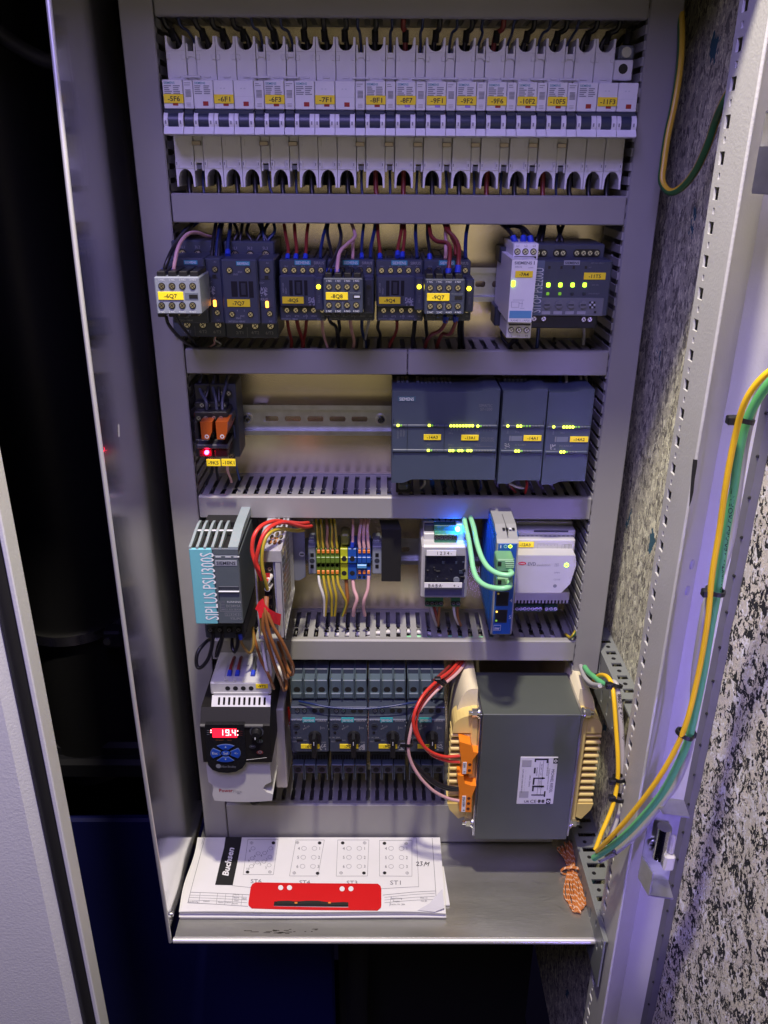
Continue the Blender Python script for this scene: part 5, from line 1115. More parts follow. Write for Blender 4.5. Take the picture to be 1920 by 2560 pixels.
for k in range(5):
    x_=1116+38.6*k; top=(1092,1130,1180,1215,1245)[k]
    m=(YG,YG,YG,YG,YG)[k]
    wz(ZH,f'yellow and green wire into the top of the green block, {ORD[k]} from the left',YG if k!=2 else mat('tan_brown_wire',(.30,.16,.10),.4),.0021,[(x_,300,-.044),(x_-8,240,-.044),(top+10,140,-.042),(top,60,-.035)],grp='wires above the green blocks')
    bx=(1165,1180,1225,1260,1345)[k]
    wz(ZH,f'wire from the bottom of the green block down to the duct, {ORD[k]} from the left',(WIREW,YG,YG,YG,YG)[k],.0021,[(x_,525,-.044),(x_+10,600,-.048),((x_+bx)/2+14,690,-.05),(bx,760,-.048),(bx-(0,10,0,10,30)[k],860,-.045)],grp='wires below the green blocks')
    if k<4: wz(ZH,f'second wire behind, above the green blocks, {ORD[k]} from the left',(YG,mat('olive_wire',(.14,.15,.03),.4),YG,mat('tan_brown_wire',(.3,.16,.1),.4))[k],.0019,[(x_+18,300,-.040),(x_+12,220,-.036),(x_+6,130,-.034),(x_+10,60,-.03)],grp='wires above the green blocks')
wz(ZH,'pink wire with a blue ferrule into the wide blue terminal',WIREP,.0026,[(1396,285,-.044),(1400,220,-.044),(1402,120,-.040),(1400,60,-.035)],fer='s')
for k in range(3): wz(ZH,f'pink wire into the narrow blue terminals, {ORD[k]} from the left',WIREP,.0030,[(1458+37*k,300,-.044),(1452+37*k,230,-.044),(1462+30*k,130,-.042),(1472+30*k,60,-.035)],grp='pink wires above the blue terminals')
wz(ZH,'brown wire below the wide yellow green terminal',WIREBR,.0036,[(1345,560,-.04),(1350,640,-.042),(1355,720,-.044),(1330,840,-.044)])
wz(ZH,'mauve wire below the wide blue terminal',WIREP,.0034,[(1400,560,-.042),(1410,640,-.046),(1435,720,-.05),(1412,800,-.048),(1405,860,-.044)])
wz(ZH,'pink wire below the last narrow blue terminal',WIREP,.0032,[(1532,530,-.046),(1525,640,-.05),(1495,730,-.052),(1490,800,-.048),(1500,860,-.044)])
# black tape hanging
b=M(); a=[at(ZI,25,60,-.044),at(ZI,165,60,-.044),at(ZI,187,130,-.048),at(ZI,183,515,-.046),at(ZI,40,513,-.046),at(ZI,42,130,-.048)]
b.add([tuple(v) for v in a]+[(v.x,v.y+.0012,v.z) for v in a],[(0,1,2,5),(5,2,3,4),(6,7,8,11),(11,8,9,10),(0,1,7,6),(1,2,8,7),(2,3,9,8),(3,4,10,9),(4,5,11,10),(5,0,6,11)],BLKM)
solo(b,'tape_strip','wide black tape strip hanging beside the end clamp','tape')
# converter module
t=thing('converter_module','white converter module with a clear window and bright blue light','converter',at(ZI,505,700,-.05))
Y=-.078; CR=mat('module_white',(.46,.46,.46),.4,nz=.05)
b=M(); b.pb(ZI,(352,160,672,262),-.062,-.008,CR,.0008); b.pb(ZI,(335,250,680,640),Y,-.010,CR,.0022); b.pb(ZI,(352,70,600,165),-.050,-.008,CR,.0008); b.build('housing',t)
def pcb():
    m=mat('circuit_board_dark',(.012,.013,.025),.35); nt=m.node_tree; bb=nt.nodes['Principled BSDF']; tc=nt.nodes.new('ShaderNodeTexCoord'); v=nt.nodes.new('ShaderNodeTexVoronoi'); v.inputs['Scale'].default_value=330; v.distance='CHEBYCHEV'
    nt.links.new(tc.outputs['Object'],v.inputs['Vector']); r=nt.nodes.new('ShaderNodeValToRGB'); r.color_ramp.interpolation='CONSTANT'; e=r.color_ramp.elements; e[0].color=(.22,.23,.32,1); e[1].position=.07; e[1].color=(.014,.015,.030,1)
    nt.links.new(v.outputs['Distance'],r.inputs[0]); nt.links.new(r.outputs[0],bb.inputs['Base Color']); return m
b=M(); b.pb(ZI,(362,325,655,525),Y-.0006,Y+.001,pcb()); b.pb(ZI,(362,525,655,630),Y-.0006,Y+.001,mat('board_grey_violet',(.12,.12,.22),.4))
random.seed(4)
for k in range(16):
    x_=random.uniform(370,640); y_=random.uniform(335,510); w=random.uniform(6,34); b.pb(ZI,(x_,y_,x_+w,y_+random.uniform(6,26)),Y-.0016,Y,random.choice((BLK,SIRD,S7)),.0002)
p=at(ZI,595,500,Y-.0006); b.cyl(p,p+Vector((0,-.002,0)),.0035,AUXG,18); b.build('circuit_board',t)
b=M(); b.pb(ZI,(348,262,672,634),Y-.0042,Y-.0036,mat('window_clear',(.015,.015,.025),.06,alpha=.10),.0002); b.build('clear_window',t)
b=M(); b.pb(ZI,(375,284,594,324),Y-.0052,Y-.0044,WHT2); b.ptxt(ZI,'1 2 3 4 -',508,305,Y-.0054,24,INK,wpx=108); b.build('number_strip',t)
b=M(); b.pb(ZI,(358,524,637,560),Y-.0052,Y-.0044,WHT2); b.ptxt(ZI,'B·A·B·A·',440,545,Y-.0054,25,INK,wpx=104,bold=.01); b.ptxt(ZI,'+  -',594,546,Y-.0054,25,INK,wpx=40,bold=.01); b.build('letter_strip',t)
for x0_,x1_,y0_,n,Yt,nm in ((433,600,178,5,-.070,'top'),(365,498,648,4,-.060,'bl'),(557,624,648,2,-.060,'br')):
    g=M(); GT=mat('green_terminal',(.05,.22,.12),.42,nz=.05); g.pb(ZI,(x0_,y0_-12,x1_,y0_+54),Yt,-.02,GT,.0008); o=g.build('green_terminal',t)
    for k in range(n): screw(ZI,x0_+(x1_-x0_)*(k+.5)/n,y0_+ (10 if nm=='top' else 28),Yt-.0005,o,SCREWS)
b=M(); b.pb(ZI,(430,100,600,165),-.060,-.02,mat('green_terminal_dark',(.02,.10,.08),.45),.0006); b.pb(ZI,(358,95,428,160),-.056,-.02,SIRD,.0006); b.build('upper_terminal',t)
b=M(); b.pb(ZI,(592,92,660,245),-.064,-.02,mat('pale_cyan_frame',(.30,.50,.60),.35),.0008); b.build('light_frame',t)
p=at(ZI,605,128,-.066); b=M(); b.cyl(p+Vector((0,-.0015,0)),p+Vector((0,.002,0)),.0026,LEDB,14); b.build('led',t)
for k,x_ in enumerate((455,485,515,540,560)): wz(ZI,f'black wire above the converter module, {ORD[k]} from the left',WIREB,.0017,[(x_,105,-.056),(x_+10*(k-2),80,-.05),(x_+22*(k-2),40,-.04)],grp='black wires above the converter')
for k,(lab,m,pts) in enumerate((('dark red wire below the converter module',WIRER,[(430,700,-.055),(445,760,-.055),(455,830,-.046)]),('grey wire below the converter module',WIREG,[(405,700,-.055),(425,770,-.055),(450,840,-.046)]),('brown wire below the converter module',WIREBR,[(470,700,-.055),(465,770,-.055),(460,840,-.046)]),('white wire below the right green terminal',WIREW,[(575,700,-.055),(585,770,-.055),(610,830,-.046)]),('tan wire below the right green terminal',WIREBR,[(605,700,-.055),(605,770,-.055),(628,840,-.046)]))): wz(ZI,lab,m,.0020,pts)
# network switch
t=thing('network_switch','upright blue network switch with grey top and green cables plugged in','network switch',at(ZI,930,925,-.09))
Yw=-.128; SBL=mat('switch_blue',(.010,.085,.34),.36,nz=.05); SGR=mat('switch_grey',(.25,.255,.265),.4,nz=.05)
Lx=at(ZI,868,570,Yw).x; Rx=at(ZI,1036,570,Yw).x; zt=at(ZI,965,212,Yw).z; zb=at(ZI,930,922,Yw).z
prof=[(Yw+.004,zb),(Yw,zb+.004),(Yw,zt-.003),(Yw+.004,zt),(Yw+.025,zt+.008),(-.012,zt+.008),(-.012,zb)]
b=M(); b.prismx(prof,Lx+.0008,Rx-.0008,SGR); b.build('housing',t)
b=M(); b.box(Lx,Lx+.0012,Yw+.008,-.014,zb+.002,zt+.004,SBL,.0005)
for k in range(7): b.box(Lx-.0006,Lx,Yw+.02+.012*k,Yw+.026+.012*k,zb+.01,zt-.006,SBL)
b.box(Rx-.0012,Rx,Yw+.008,-.014,zb+.002,zt+.004,SBL,.0005); b.build('side_panel',t)
b=M(); b.box(Lx+.0022,Rx-.0022,Yw-.0006,Yw+.001,zb+.003,zt-.003,SBL,.0015); 
fp=b.build('front_plate',t)
def port(r,nm):
    p=M(); p.pb(ZI,r,Yw-.0010,Yw+.001,BLK,.0003); p.pb(ZI,(r[0]+8,r[1]+8,r[2]-8,r[3]-14),Yw-.0013,Yw,BLKM); return p.build('port',t)
port((915,298,1008,345),''); port((905,405,1000,480),''); port((898,505,992,585),''); port((890,592,983,697),'4'); port((880,725,972,822),'5')
led(ZI,930,312,Yw-.0016,t,LEDO,.0036,.0048); led(ZI,894,738,Yw-.0016,t,mat('led_amber',(.6,.4,.05),.4,emit=(1,.6,.1),es=2.0),.0020); led(ZI,890,805,Yw-.0016,t,LEDGD,.0022); led(ZI,906,605,Yw-.0016,t,mat('led_faint',(.2,.14,.03),.4,emit=(.5,.35,.05),es=.3),.0020)
def ring(mb,z,x,y,Y,r,m,gap=True,th=.0005):
    p=at(z,x,y,Y); n=14
    for i in range(n):
        a0=math.pi/2+.5+(2*math.pi-1.0)*i/n; a1=math.pi/2+.5+(2*math.pi-1.0)*(i+1)/n
        mb.add([(p.x+r*math.cos(a0),Y,p.z+r*math.sin(a0)),(p.x+r*math.cos(a1),Y,p.z+r*math.sin(a1)),(p.x+(r-th)*math.cos(a1),Y,p.z+(r-th)*math.sin(a1)),(p.x+(r-th)*math.cos(a0),Y,p.z+(r-th)*math.sin(a0))],[(0,1,2,3)],m)
    mb.box(p.x-th/2,p.x+th/2,Y-.0001,Y+.0001,p.z+r*.25,p.z+r*1.15,m)
pr=M(); pr.ptxt(ZI,'4',1000,655,Yw-.0010,26,PRW); pr.ptxt(ZI,'5',992,778,Yw-.0010,26,PRW); pr.ptxt(ZI,'1',1022,352,Yw-.0010,20,PRW)
pr.pb(ZI,(870,838,924,878),Yw-.0009,Yw,PRW); pr.pb(ZI,(873,841,921,875),Yw-.0011,Yw,SBL); pr.ptxt(ZI,'nw',897,860,Yw-.0014,22,PRW,bold=.05,wpx=38)
ring(pr,ZI,960,255,Yw-.0012,.0019,mat('icon_pale_green',(.3,.6,.5),.4,emit=(.2,.6,.5),es=.4)); pr.quad(ZI,(920,245,928,268),Yw-.0010,PRW); pr.build('printing',t)
pr=M(); ring(pr,ZI,995,255,Yw-.0012,.0020,LEDG,th=.0006); p=at(ZI,995,256,Yw-.0011); pr.disc(p.x,Yw-.0011,p.z,.0013,LEDGD); pr.build('led',t)
pr=M()
for k in range(4):
    x_=Lx+.008+.0034*k; pr.box(x_,x_+.0026,Yw+.014,Yw+.018,zt+.0062,zt+.0066,PRW if k==2 else BLK)
pr.box((Lx+Rx)/2-.0002,(Lx+Rx)/2+.0002,Yw+.004,Yw+.05,zt+.0045,zt+.0085,BLK); pr.build('switch_marks',t)
def rj(label,r,Y0):
    t2=thing('network_plug',label,'plug',at(ZI,(r[0]+r[2])/2,r[3],Y0),'green network plugs'); b=M(); GP=mat('plug_green',(.13,.30,.16),.42,nz=.05)
    b.pb(ZI,r,Y0,Yw-.0005,GP,.0012); b.pb(ZI,(r[0]+18,r[1]-5,r[2]-10,r[1]+6),Y0+.004,Yw-.0005,GP,.0006); b.build('boot',t2)
    b=M()
    for k in range(4): b.pb(ZI,(r[0]+62+2*k,r[1]+16+13*k,r[2]+3,r[1]+22+13*k),Y0-.0008,Y0+.001,mat('plug_rib',(.22,.42,.25),.42),.0003)
    b.build('rib',t2); b=M(); b.pb(ZI,(r[0]+8,r[1]+18,r[0]+36,r[1]+48),Y0-.0004,Y0+.001,BLK); b.build('latch_slot',t2)
rj('upper green network plug in the blue switch',(893,352,1022,445),-.150); rj('lower green network plug in the blue switch',(893,488,1012,575),-.150)
wz(ZI,'upper light green network cable bending into the blue switch',GRNL,.0043,[(995,440,-.150),(1005,455,-.160),(975,468,-.164),(900,455,-.160),(830,410,-.148),(780,330,-.13),(745,220,-.11),(725,120,-.085),(700,40,-.06),(680,-20,-.045)],cat='cable',name='network_cable',n=14)
wz(ZI,'lower light green network cable bending into the blue switch',GRNL,.0044,[(985,520,-.150),(990,550,-.160),(950,565,-.165),(890,565,-.162),(810,545,-.152),(750,495,-.14),(720,420,-.125),(705,320,-.11),(685,200,-.09),(660,90,-.07),(650,0,-.045)],cat='cable',name='network_cable',n=14)
# valve driver
t=thing('valve_driver','pale valve driver with a green power light and the yellow tag -12A3','driver module',at(ZI,1230,700,-.04))
EV=mat('driver_grey_white',(.44,.44,.46),.4,nz=.05); Y=-.078
b=M(); b.pb(ZI,(1010,70,1452,140),-.034,-.008,EV,.001); b.pb(ZI,(1020,135,1475,215),-.050,-.008,EV,.001); b.pb(ZI,(1020,205,1472,328),-.060,-.008,EV,.001); b.pb(ZI,(1022,592,1432,680),-.055,-.008,EV,.001); b.build('housing',t)
zT=at(ZI,1250,322,Y).z; zB=at(ZI,1240,600,Y).z; lx=at(ZI,1040,460,Y).x; rx_=at(ZI,1476,460,Y).x
b=M(); b.prism([(lx,zB),(rx_-.014,zB),(rx_-.0045,zB+.012),(rx_-.0035,zT-.030),(rx_,zT-.012),(rx_-.002,zT),(lx,zT)],Y,-.055,EV); b.build('cover',t)
b=M()
for k in range(13): b.pb(ZI,(1048+33*k,176,1066+33*k,214),-.0504,-.049,BLKM)
for k in range(16): b.pb(ZI,(1040+25.5*k,655,1052+25.5*k,680),-.0554,-.054,BLKM)
b.pb(ZI,(1170,138,1425,150),-.0504,-.049,SIRD); b.pb(ZI,(1160,300,1315,305),-.0604,-.059,SIRD); b.pb(ZI,(1160,300,1165,318),-.0604,-.059,SIRD); b.pb(ZI,(1310,300,1315,318),-.0604,-.059,SIRD); b.build('vent_slot',t)
b=M(); q=at(ZI,1083,381,Y-.0003); b.add([(q.x+.0045*math.cos(a),Y-.0003,q.z+.0021*math.sin(a)) for a in [2*math.pi*k/20 for k in range(20)]],[tuple(range(20))],mat('red_badge',(.50,.01,.03),.4)); b.txt('CAREL',q.x,q.z,Y-.0005,.0014,WHT2,bold=.02,wfit=.006); b.build('red_badge',t)
pr=M(); Yp=Y-.0003; pr.ptxt(ZI,'EVD',1155,384,Yp,25,PRG,bold=.02,wpx=60); pr.ptxt(ZI,'evolution',1242,392,Yp,20,PRD,wpx=98)
for s,y_ in (('NET',386),('LEST',398),('OPEN',449),('CLOSE',500)): pr.ptxt(ZI,s,1340,y_,Yp,11,PRG)
p=at(ZI,1325,548,Yp); pr.disc(p.x,Yp,p.z,.0022,PRG)
for r in ((1196,235,1344,237),(1196,278,1344,280),(1196,235,1198,280),(1342,235,1344,280),(1375,240,1377,285),(1445,240,1447,285),(1375,240,1447,242)): pr.quad(ZI,r,-.0603,PRD)
for k in range(5): pr.ptxt(ZI,'*',1218+26*k,248,-.0603,12,PRG)
pr.ptxt(ZI,'z*v connection a',1268,284,-.0603,12,PRG); pr.ptxt(ZI,'Relay A',1412,284,-.0603,12,PRG); pr.ptxt(ZI,'COM',1398,258,-.0603,12,PRG,rot=math.pi/2); pr.ptxt(ZI,'NO A',1428,258,-.0603,12,PRG,rot=math.pi/2)
for r in ((1010,92,1140,94),(1180,92,1330,94),(1360,92,1440,94),(1180,118,1330,120),(1010,118,1140,120)): pr.quad(ZI,r,-.0343,PRD)
pr.build('printing',t)
pr=M(); ring(pr,ZI,1411,394,Y-.0005,.0026,LEDG,th=.0007); pr.build('led',t)
tag_plate(ZI,(1038,222,1170,262),-.0608,'-12A3',t)
for x0_,x1_,n in ((1030,1230,7),(1246,1345,3)):
    g=M(); g.pb(ZI,(x0_,694,x1_,738),-.048,-.02,mat('green_terminal_dark',(.02,.10,.08),.45),.0006); o=g.build('green_terminal',t)
    for k in range(n): screw(ZI,x0_+(x1_-x0_)*(k+.5)/n,716,-.0485,o,SCREWS)
# ------------------------------------------------------------------ row 5: frequency drive
t=thing('frequency_drive','white frequency drive with a red number display and blue keys','frequency drive',at(ZJ,630,1920,-.08))
DW=mat('drive_white',(.50,.50,.50),.4,nz=.04); Y=-.140; Yk=-.146
X=lambda x,y,Yq=Y: at(ZJ,x,y,Yq).x
Zc=lambda y,Yq=Y,x=620: at(ZJ,x,y,Yq).z
# lower cover (front), black panel, sloping upper part, terminal head
L=X(190,1500); Rr=X(1028,1500); z0=Zc(1915); z1=Zc(1360); zk=Zc(875)
b=M()
n=10; bot=[(L+.006+(Rr-L-.006)*k/n, z0+.0012-.0022*math.sin(math.pi*k/n)) for k in range(n+1)]
b.prism(bot+[(Rr+.0016,Zc(1820)),(Rr-.006,Zc(1790)),(Rr-.010,Zc(1745)),(Rr-.006,Zc(1690)),(Rr+.0006,Zc(1660)),(Rr,z1),(L,z1),(L+.0010,Zc(1660)),(L+.0055,Zc(1700)),(L+.0060,Zc(1740)),(L+.004,Zc(1830))],Y,-.085,DW)
b.box(L+.002,Rr,Y+.020,-.02,z0+.003,z1,DW,.001); b.build('front_cover',t)
b=M(); b.box(Rr-.002,Rr+.012,-.090,-.02,Zc(1740,-.09),Zc(700,-.09),DW,.0015); b.build('side_housing',t)
Yb1=-.132; zb1=Zc(672,-.132)
b=M(); b.prismx([(Yk,z1+.001),(Yk,zk),(Yk+.002,zk+.0015),(Yb1,zb1),(-.06,zb1),(-.06,z1+.001)],L-.001,Rr+.0036,mat('hood_black',(.010,.009,.009),.55,spec=.2)); b.build('black_hood',t)
b=M(); b.prismx([(Yk-.0012,zk-.001),(Yk-.0012,zk+.0008),(Yk+.001,zk+.0016)],L-.0006,Rr-.004,mat('hood_rim',(.12,.12,.12),.25)); b.build('hood_rim',t)
# keypad with rounded foot
def kp(x,y): p=at(ZJ,x,y,Yk-.0022); return (p.x,p.z)
o=[kp(168,905),kp(178,1100),kp(190,1320),kp(215,1440),kp(270,1500),kp(350,1530),kp(470,1542),kp(580,1525),kp(660,1480),kp(705,1420),kp(712,1330),kp(700,1100),kp(690,905)]
b=M(); b.prism(o,Yk-.0022,Y+.002,mat('keypad_black',(.012,.012,.014),.22)); kpo=b.build('keypad',t)
b=M(); b.pb(ZJ,(268,958,590,1075),Yk-.0026,Yk,mat('display_glass',(.22,.006,.015),.15,emit=(1,.01,.03),es=2.6)); dsp=b.build('display',kpo)
SEG=mat('display_digits',(1,.5,.5),.4,emit=(1,.30,.30),es=6)
def seg(mb,cx,cy,w,h,code):
    A=lambda x0,y0,x1,y1: mb.quad(ZJ,(cx+x0*w,cy+y0*h,cx+x1*w,cy+y1*h),Yk-.0029,SEG)
    d={'a':(-.42,-.5,.42,-.38),'g':(-.42,-.06,.42,.06),'d':(-.42,.38,.42,.5),'f':(-.5,-.48,-.26,-.02),'b':(.26,-.48,.5,-.02),'e':(-.5,.02,-.26,.48),'c':(.26,.02,.5,.48)}
    for q in code: A(*d[q])
b=M(); seg(b,388,1008,44,78,'bc'); seg(b,465,1010,50,80,'abcdfg'); seg(b,550,1010,50,80,'bcfg'); b.quad(ZJ,(502,1033,515,1047),Yk-.0029,SEG)
for x_,y_ in ((250,978),(250,1005),(600,988),(600,1040)): b.quad(ZJ,(x_-8,y_-7,x_+8,y_+7),Yk-.0026,SEG)
b.build('digits',kpo)
KB=mat('key_blue',(.012,.06,.38),.4); KR=mat('key_rim',(.10,.14,.30),.4)
kc=(442,1280)
def ell(a0,a1,rx,ry,n=8): return [(kc[0]+rx*math.cos(math.radians(a0+(a1-a0)*k/n)),kc[1]-ry*math.sin(math.radians(a0+(a1-a0)*k/n))) for k in range(n+1)]
for a0,a1,nm in ((55,125,'▲'),(145,215,'Esc'),(235,305,'▼'),(-35,35,'<-')):
    for rx,ry,ir,jr,mm,dz in ((200,118,72,50,KR,0),(193,112,80,56,KB,.0004)):
        pts=ell(a0+(2 if dz else 0),a1-(2 if dz else 0),rx,ry)+ell(a1-(8 if dz else 6),a0+(8 if dz else 6),ir,jr)
        q=[at(ZJ,x,y,Yk-.0026) for x,y in pts]; 
        if dz==0: b=M()
        b.prism([(p.x,p.z) for p in q],Yk-.0028-dz,Yk-.001,mm)
    am=math.radians((a0+a1)/2); tx,ty=kc[0]+140*math.cos(am),kc[1]-82*math.sin(am)
    if nm in '▲▼':
        s=1 if nm=='▲' else -1; q=[at(ZJ,tx+dx,ty-s*dy,Yk-.0034) for dx,dy in ((-11,-10),(11,-10),(0,12))]; b.add([tuple(p) for p in q],[(0,1,2)],PRW)
    else: b.ptxt(ZJ,nm,tx,ty,Yk-.0034,34,PRW)
    b.build('key',kpo)
q=[at(ZJ,x,y,Yk-.0026) for x,y in ell(0,348,58,30,18)]; b=M(); b.prism([(p.x,p.z) for p in q],Yk-.0030,Yk-.001,KB); b.ptxt(ZJ,'Sel',kc[0],kc[1],Yk-.0032,34,PRW); b.build('key',kpo)
b=M(); b.ptxt(ZJ,'PROGRAM',362,1108,Yk-.0025,12,mat('orange_print',(.3,.10,.03),.5)); b.ptxt(ZJ,'FAULT',495,1110,Yk-.0025,12,mat('orange_print',(.3,.10,.03),.5))
for k in range(3): b.quad(ZJ,(196,978+26*k,228,984+26*k),Yk-.0025,PRG); b.quad(ZJ,(612,988+26*k,664,994+26*k),Yk-.0025,mat('dim_red_print',(.12,.02,.02),.5))
b.ptxt(ZJ,'Allen-Bradley',482,1456,Yk-.0025,28,PRG,wpx=195); p=at(ZJ,348,1450,Yk-.0025); b.disc(p.x,p.y,p.z,.0030,PRG); b.build('printing',kpo)
# knob and round keys
p=at(ZJ,850,1000,Yk-.0006); b=M(); b.cyl(p+Vector((0,.0002,0)),p+Vector((0,.002,0)),.0078,mat('knob_scale',(.06,.065,.08),.4),26); b.cyl(p+Vector((0,-.0005,0)),p+Vector((0,.002,0)),.0064,BLK,26); b.cyl(p+Vector((0,-.007,-.0006)),p,.0047,BLK,20,.0054); b.box(p.x-.0014,p.x-.0003,Yk-.0084,Yk-.004,p.z-.0054,p.z-.0024,PRW,.0004); b.build('speed_knob',t)
for x_,y_,m,s in ((892,1118,mat('key_green_grey',(.05,.08,.075),.4),'I'),(798,1190,mat('key_slate',(.05,.06,.07),.4),''),(895,1265,mat('key_dull_red',(.22,.05,.045),.4),'O')):
    q=at(ZJ,x_,y_,Yk-.0006); b=M(); b.add([(q.x+.0037*math.cos(a),Yk-.0012,q.z+.0028*math.sin(a)) for a in [2*math.pi*k/20 for k in range(20)]],[tuple(range(20))],m); b.add([(q.x+.0030*math.cos(a),Yk-.0014,q.z+.0022*math.sin(a)) for a in [2*math.pi*k/20 for k in range(20)]],[tuple(range(20))],mat('key_centre',(.035,.035,.04),.4) if s!='O' else mat('key_red_centre',(.10,.03,.03),.4))
    if s: b.ptxt(ZJ,s,x_,y_,Yk-.0016,36,PRD)
    else: b.quad(ZJ,(x_-22,y_-2,x_+22,y_+3),Yk-.0016,PRD)
    b.build('round_key',t)
b=M(); a=rect(ZJ,(715,1330,985,1368),Yk); b.add([(a[0],Yk-.0004,a[2]),(a[1],Yk-.0004,a[2]+.0035),(a[1],Yk+.004,a[3]),(a[0]+.004,Yk+.004,a[3])],[(0,1,2,3)],DW); b.build('finger_lip',t)
# vent slope and terminal head
zv0,zv1=zb1,Zc(520,-.1225); Yv0,Yv1=Yb1+.0005,-.1225
Lh=X(235,600,-.125); Rh=X(1052,600,-.125)
b=M()
nx=10; w=(Rh-Lh-.012); 
def slope(u,v): return (Lh+.008+w*u, Yv0+(Yv1-Yv0)*v, zv0+(zv1-zv0)*v)
def spanel(u0,u1,v0,v1): b.add([slope(u0,v0),slope(u1,v0),slope(u1,v1),slope(u0,v1)],[(0,1,2,3)],DW)
spanel(-.09,1.05,0,.16); spanel(-.09,1.05,.84,1.02); cur=-.09
for k in range(nx): u=.03+.098*k; spanel(cur,u,.16,.84); cur=u+.042
spanel(cur,1.05,.16,.84); b.build('vent_slope',t)
b=M(); b.box(Lh+.002,Rh-.001,-.119,-.04,z1,zv1-.001,BLKM); b.build('inside',t)
zh0,zh1=zv1,Zc(350,-.1215); Yh=-.1215
b=M(); b.box(Lh+.001,Rh-.001,Yh,-.03,zh0,zh1,DW,.0015); b.box(Lh+.004,Rh-.004,Yh-.0012,Yh,zh0+.0005,zh0+.004,DW,.0004)
for k in range(4): p=at(ZJ,470+103*k,425,Yh); b.cyl(p+Vector((0,-.0003,0)),p+Vector((0,.001,0)),.0028,BLKM,18)
b.build('terminal_head',t)
b=M(); zt_=zh1; ztt=Zc(40,-.078)
def top(u,v): return (Lh+.010+(Rh-Lh-.014)*u,Yh+.002+.042*v,zt_+(ztt-zt_)*v)
def tpanel(u0,u1,v0,v1,m=DW): b.add([top(u0,v0),top(u1,v0),top(u1,v1),top(u0,v1)],[(0,1,2,3)],m)
tpanel(-.07,1.02,-.05,.22); cur=-.07
for k in range(5): u=.10+.165*k; tpanel(cur,u,.22,.72); cur=u+.115
tpanel(cur,1.02,.22,.72); tpanel(-.07,1.02,.72,1)
x0_,y0_,z0_=top(0,0); b.ptxt(ZJ,'R  S  T',560,303,Yh-.0005,60,mat('embossed_letters',(.48,.48,.50),.5)); b.build('terminal_slope',t)
b=M(); b.box(Lh+.004,Rh-.004,Yh+.012,-.02,zt_-.010,zt_-.004,BLKM); b.build('terminal_recess',t)
for k,m in ((0,WIRERED),(1,WIRERED),(3,WIREG)):
    wz(ZJ,f'{("red","red","","grey")[k]} wire with a blue ferrule into drive -9T2, {("first","second","","fourth")[k]} hole',WIRER if m is WIRERED else mat('shade_grey_wire',(.10,.11,.10),.4),.0030,[(490+103*k,255,-.110),(510+103*k,150,-.100),(540+95*k,60,-.085),(570+90*k,0,-.06)],fer='s')
tag_plate(ZJ,(840,368,1000,428),Yh-.0009,'-9T2',t)
b=M(); b.ptxt(ZJ,'Power',448,1770,Y-.0003,44,mat('dark_red_print',(.30,.025,.03),.5),wpx=180,bold=.015); b.ptxt(ZJ,'Flex',600,1780,Y-.0003,44,mat('pale_grey_print',(.34,.34,.34),.5),wpx=118); b.ptxt(ZJ,'4M',612,1812,Y-.0003,16,PRG); b.build('printing',t)
wz(ZJ,'black cable end showing below the frequency drive',WIREB,.0045,[(770,1900,-.06),(805,1935,-.075),(860,1930,-.07),(880,1890,-.05)])

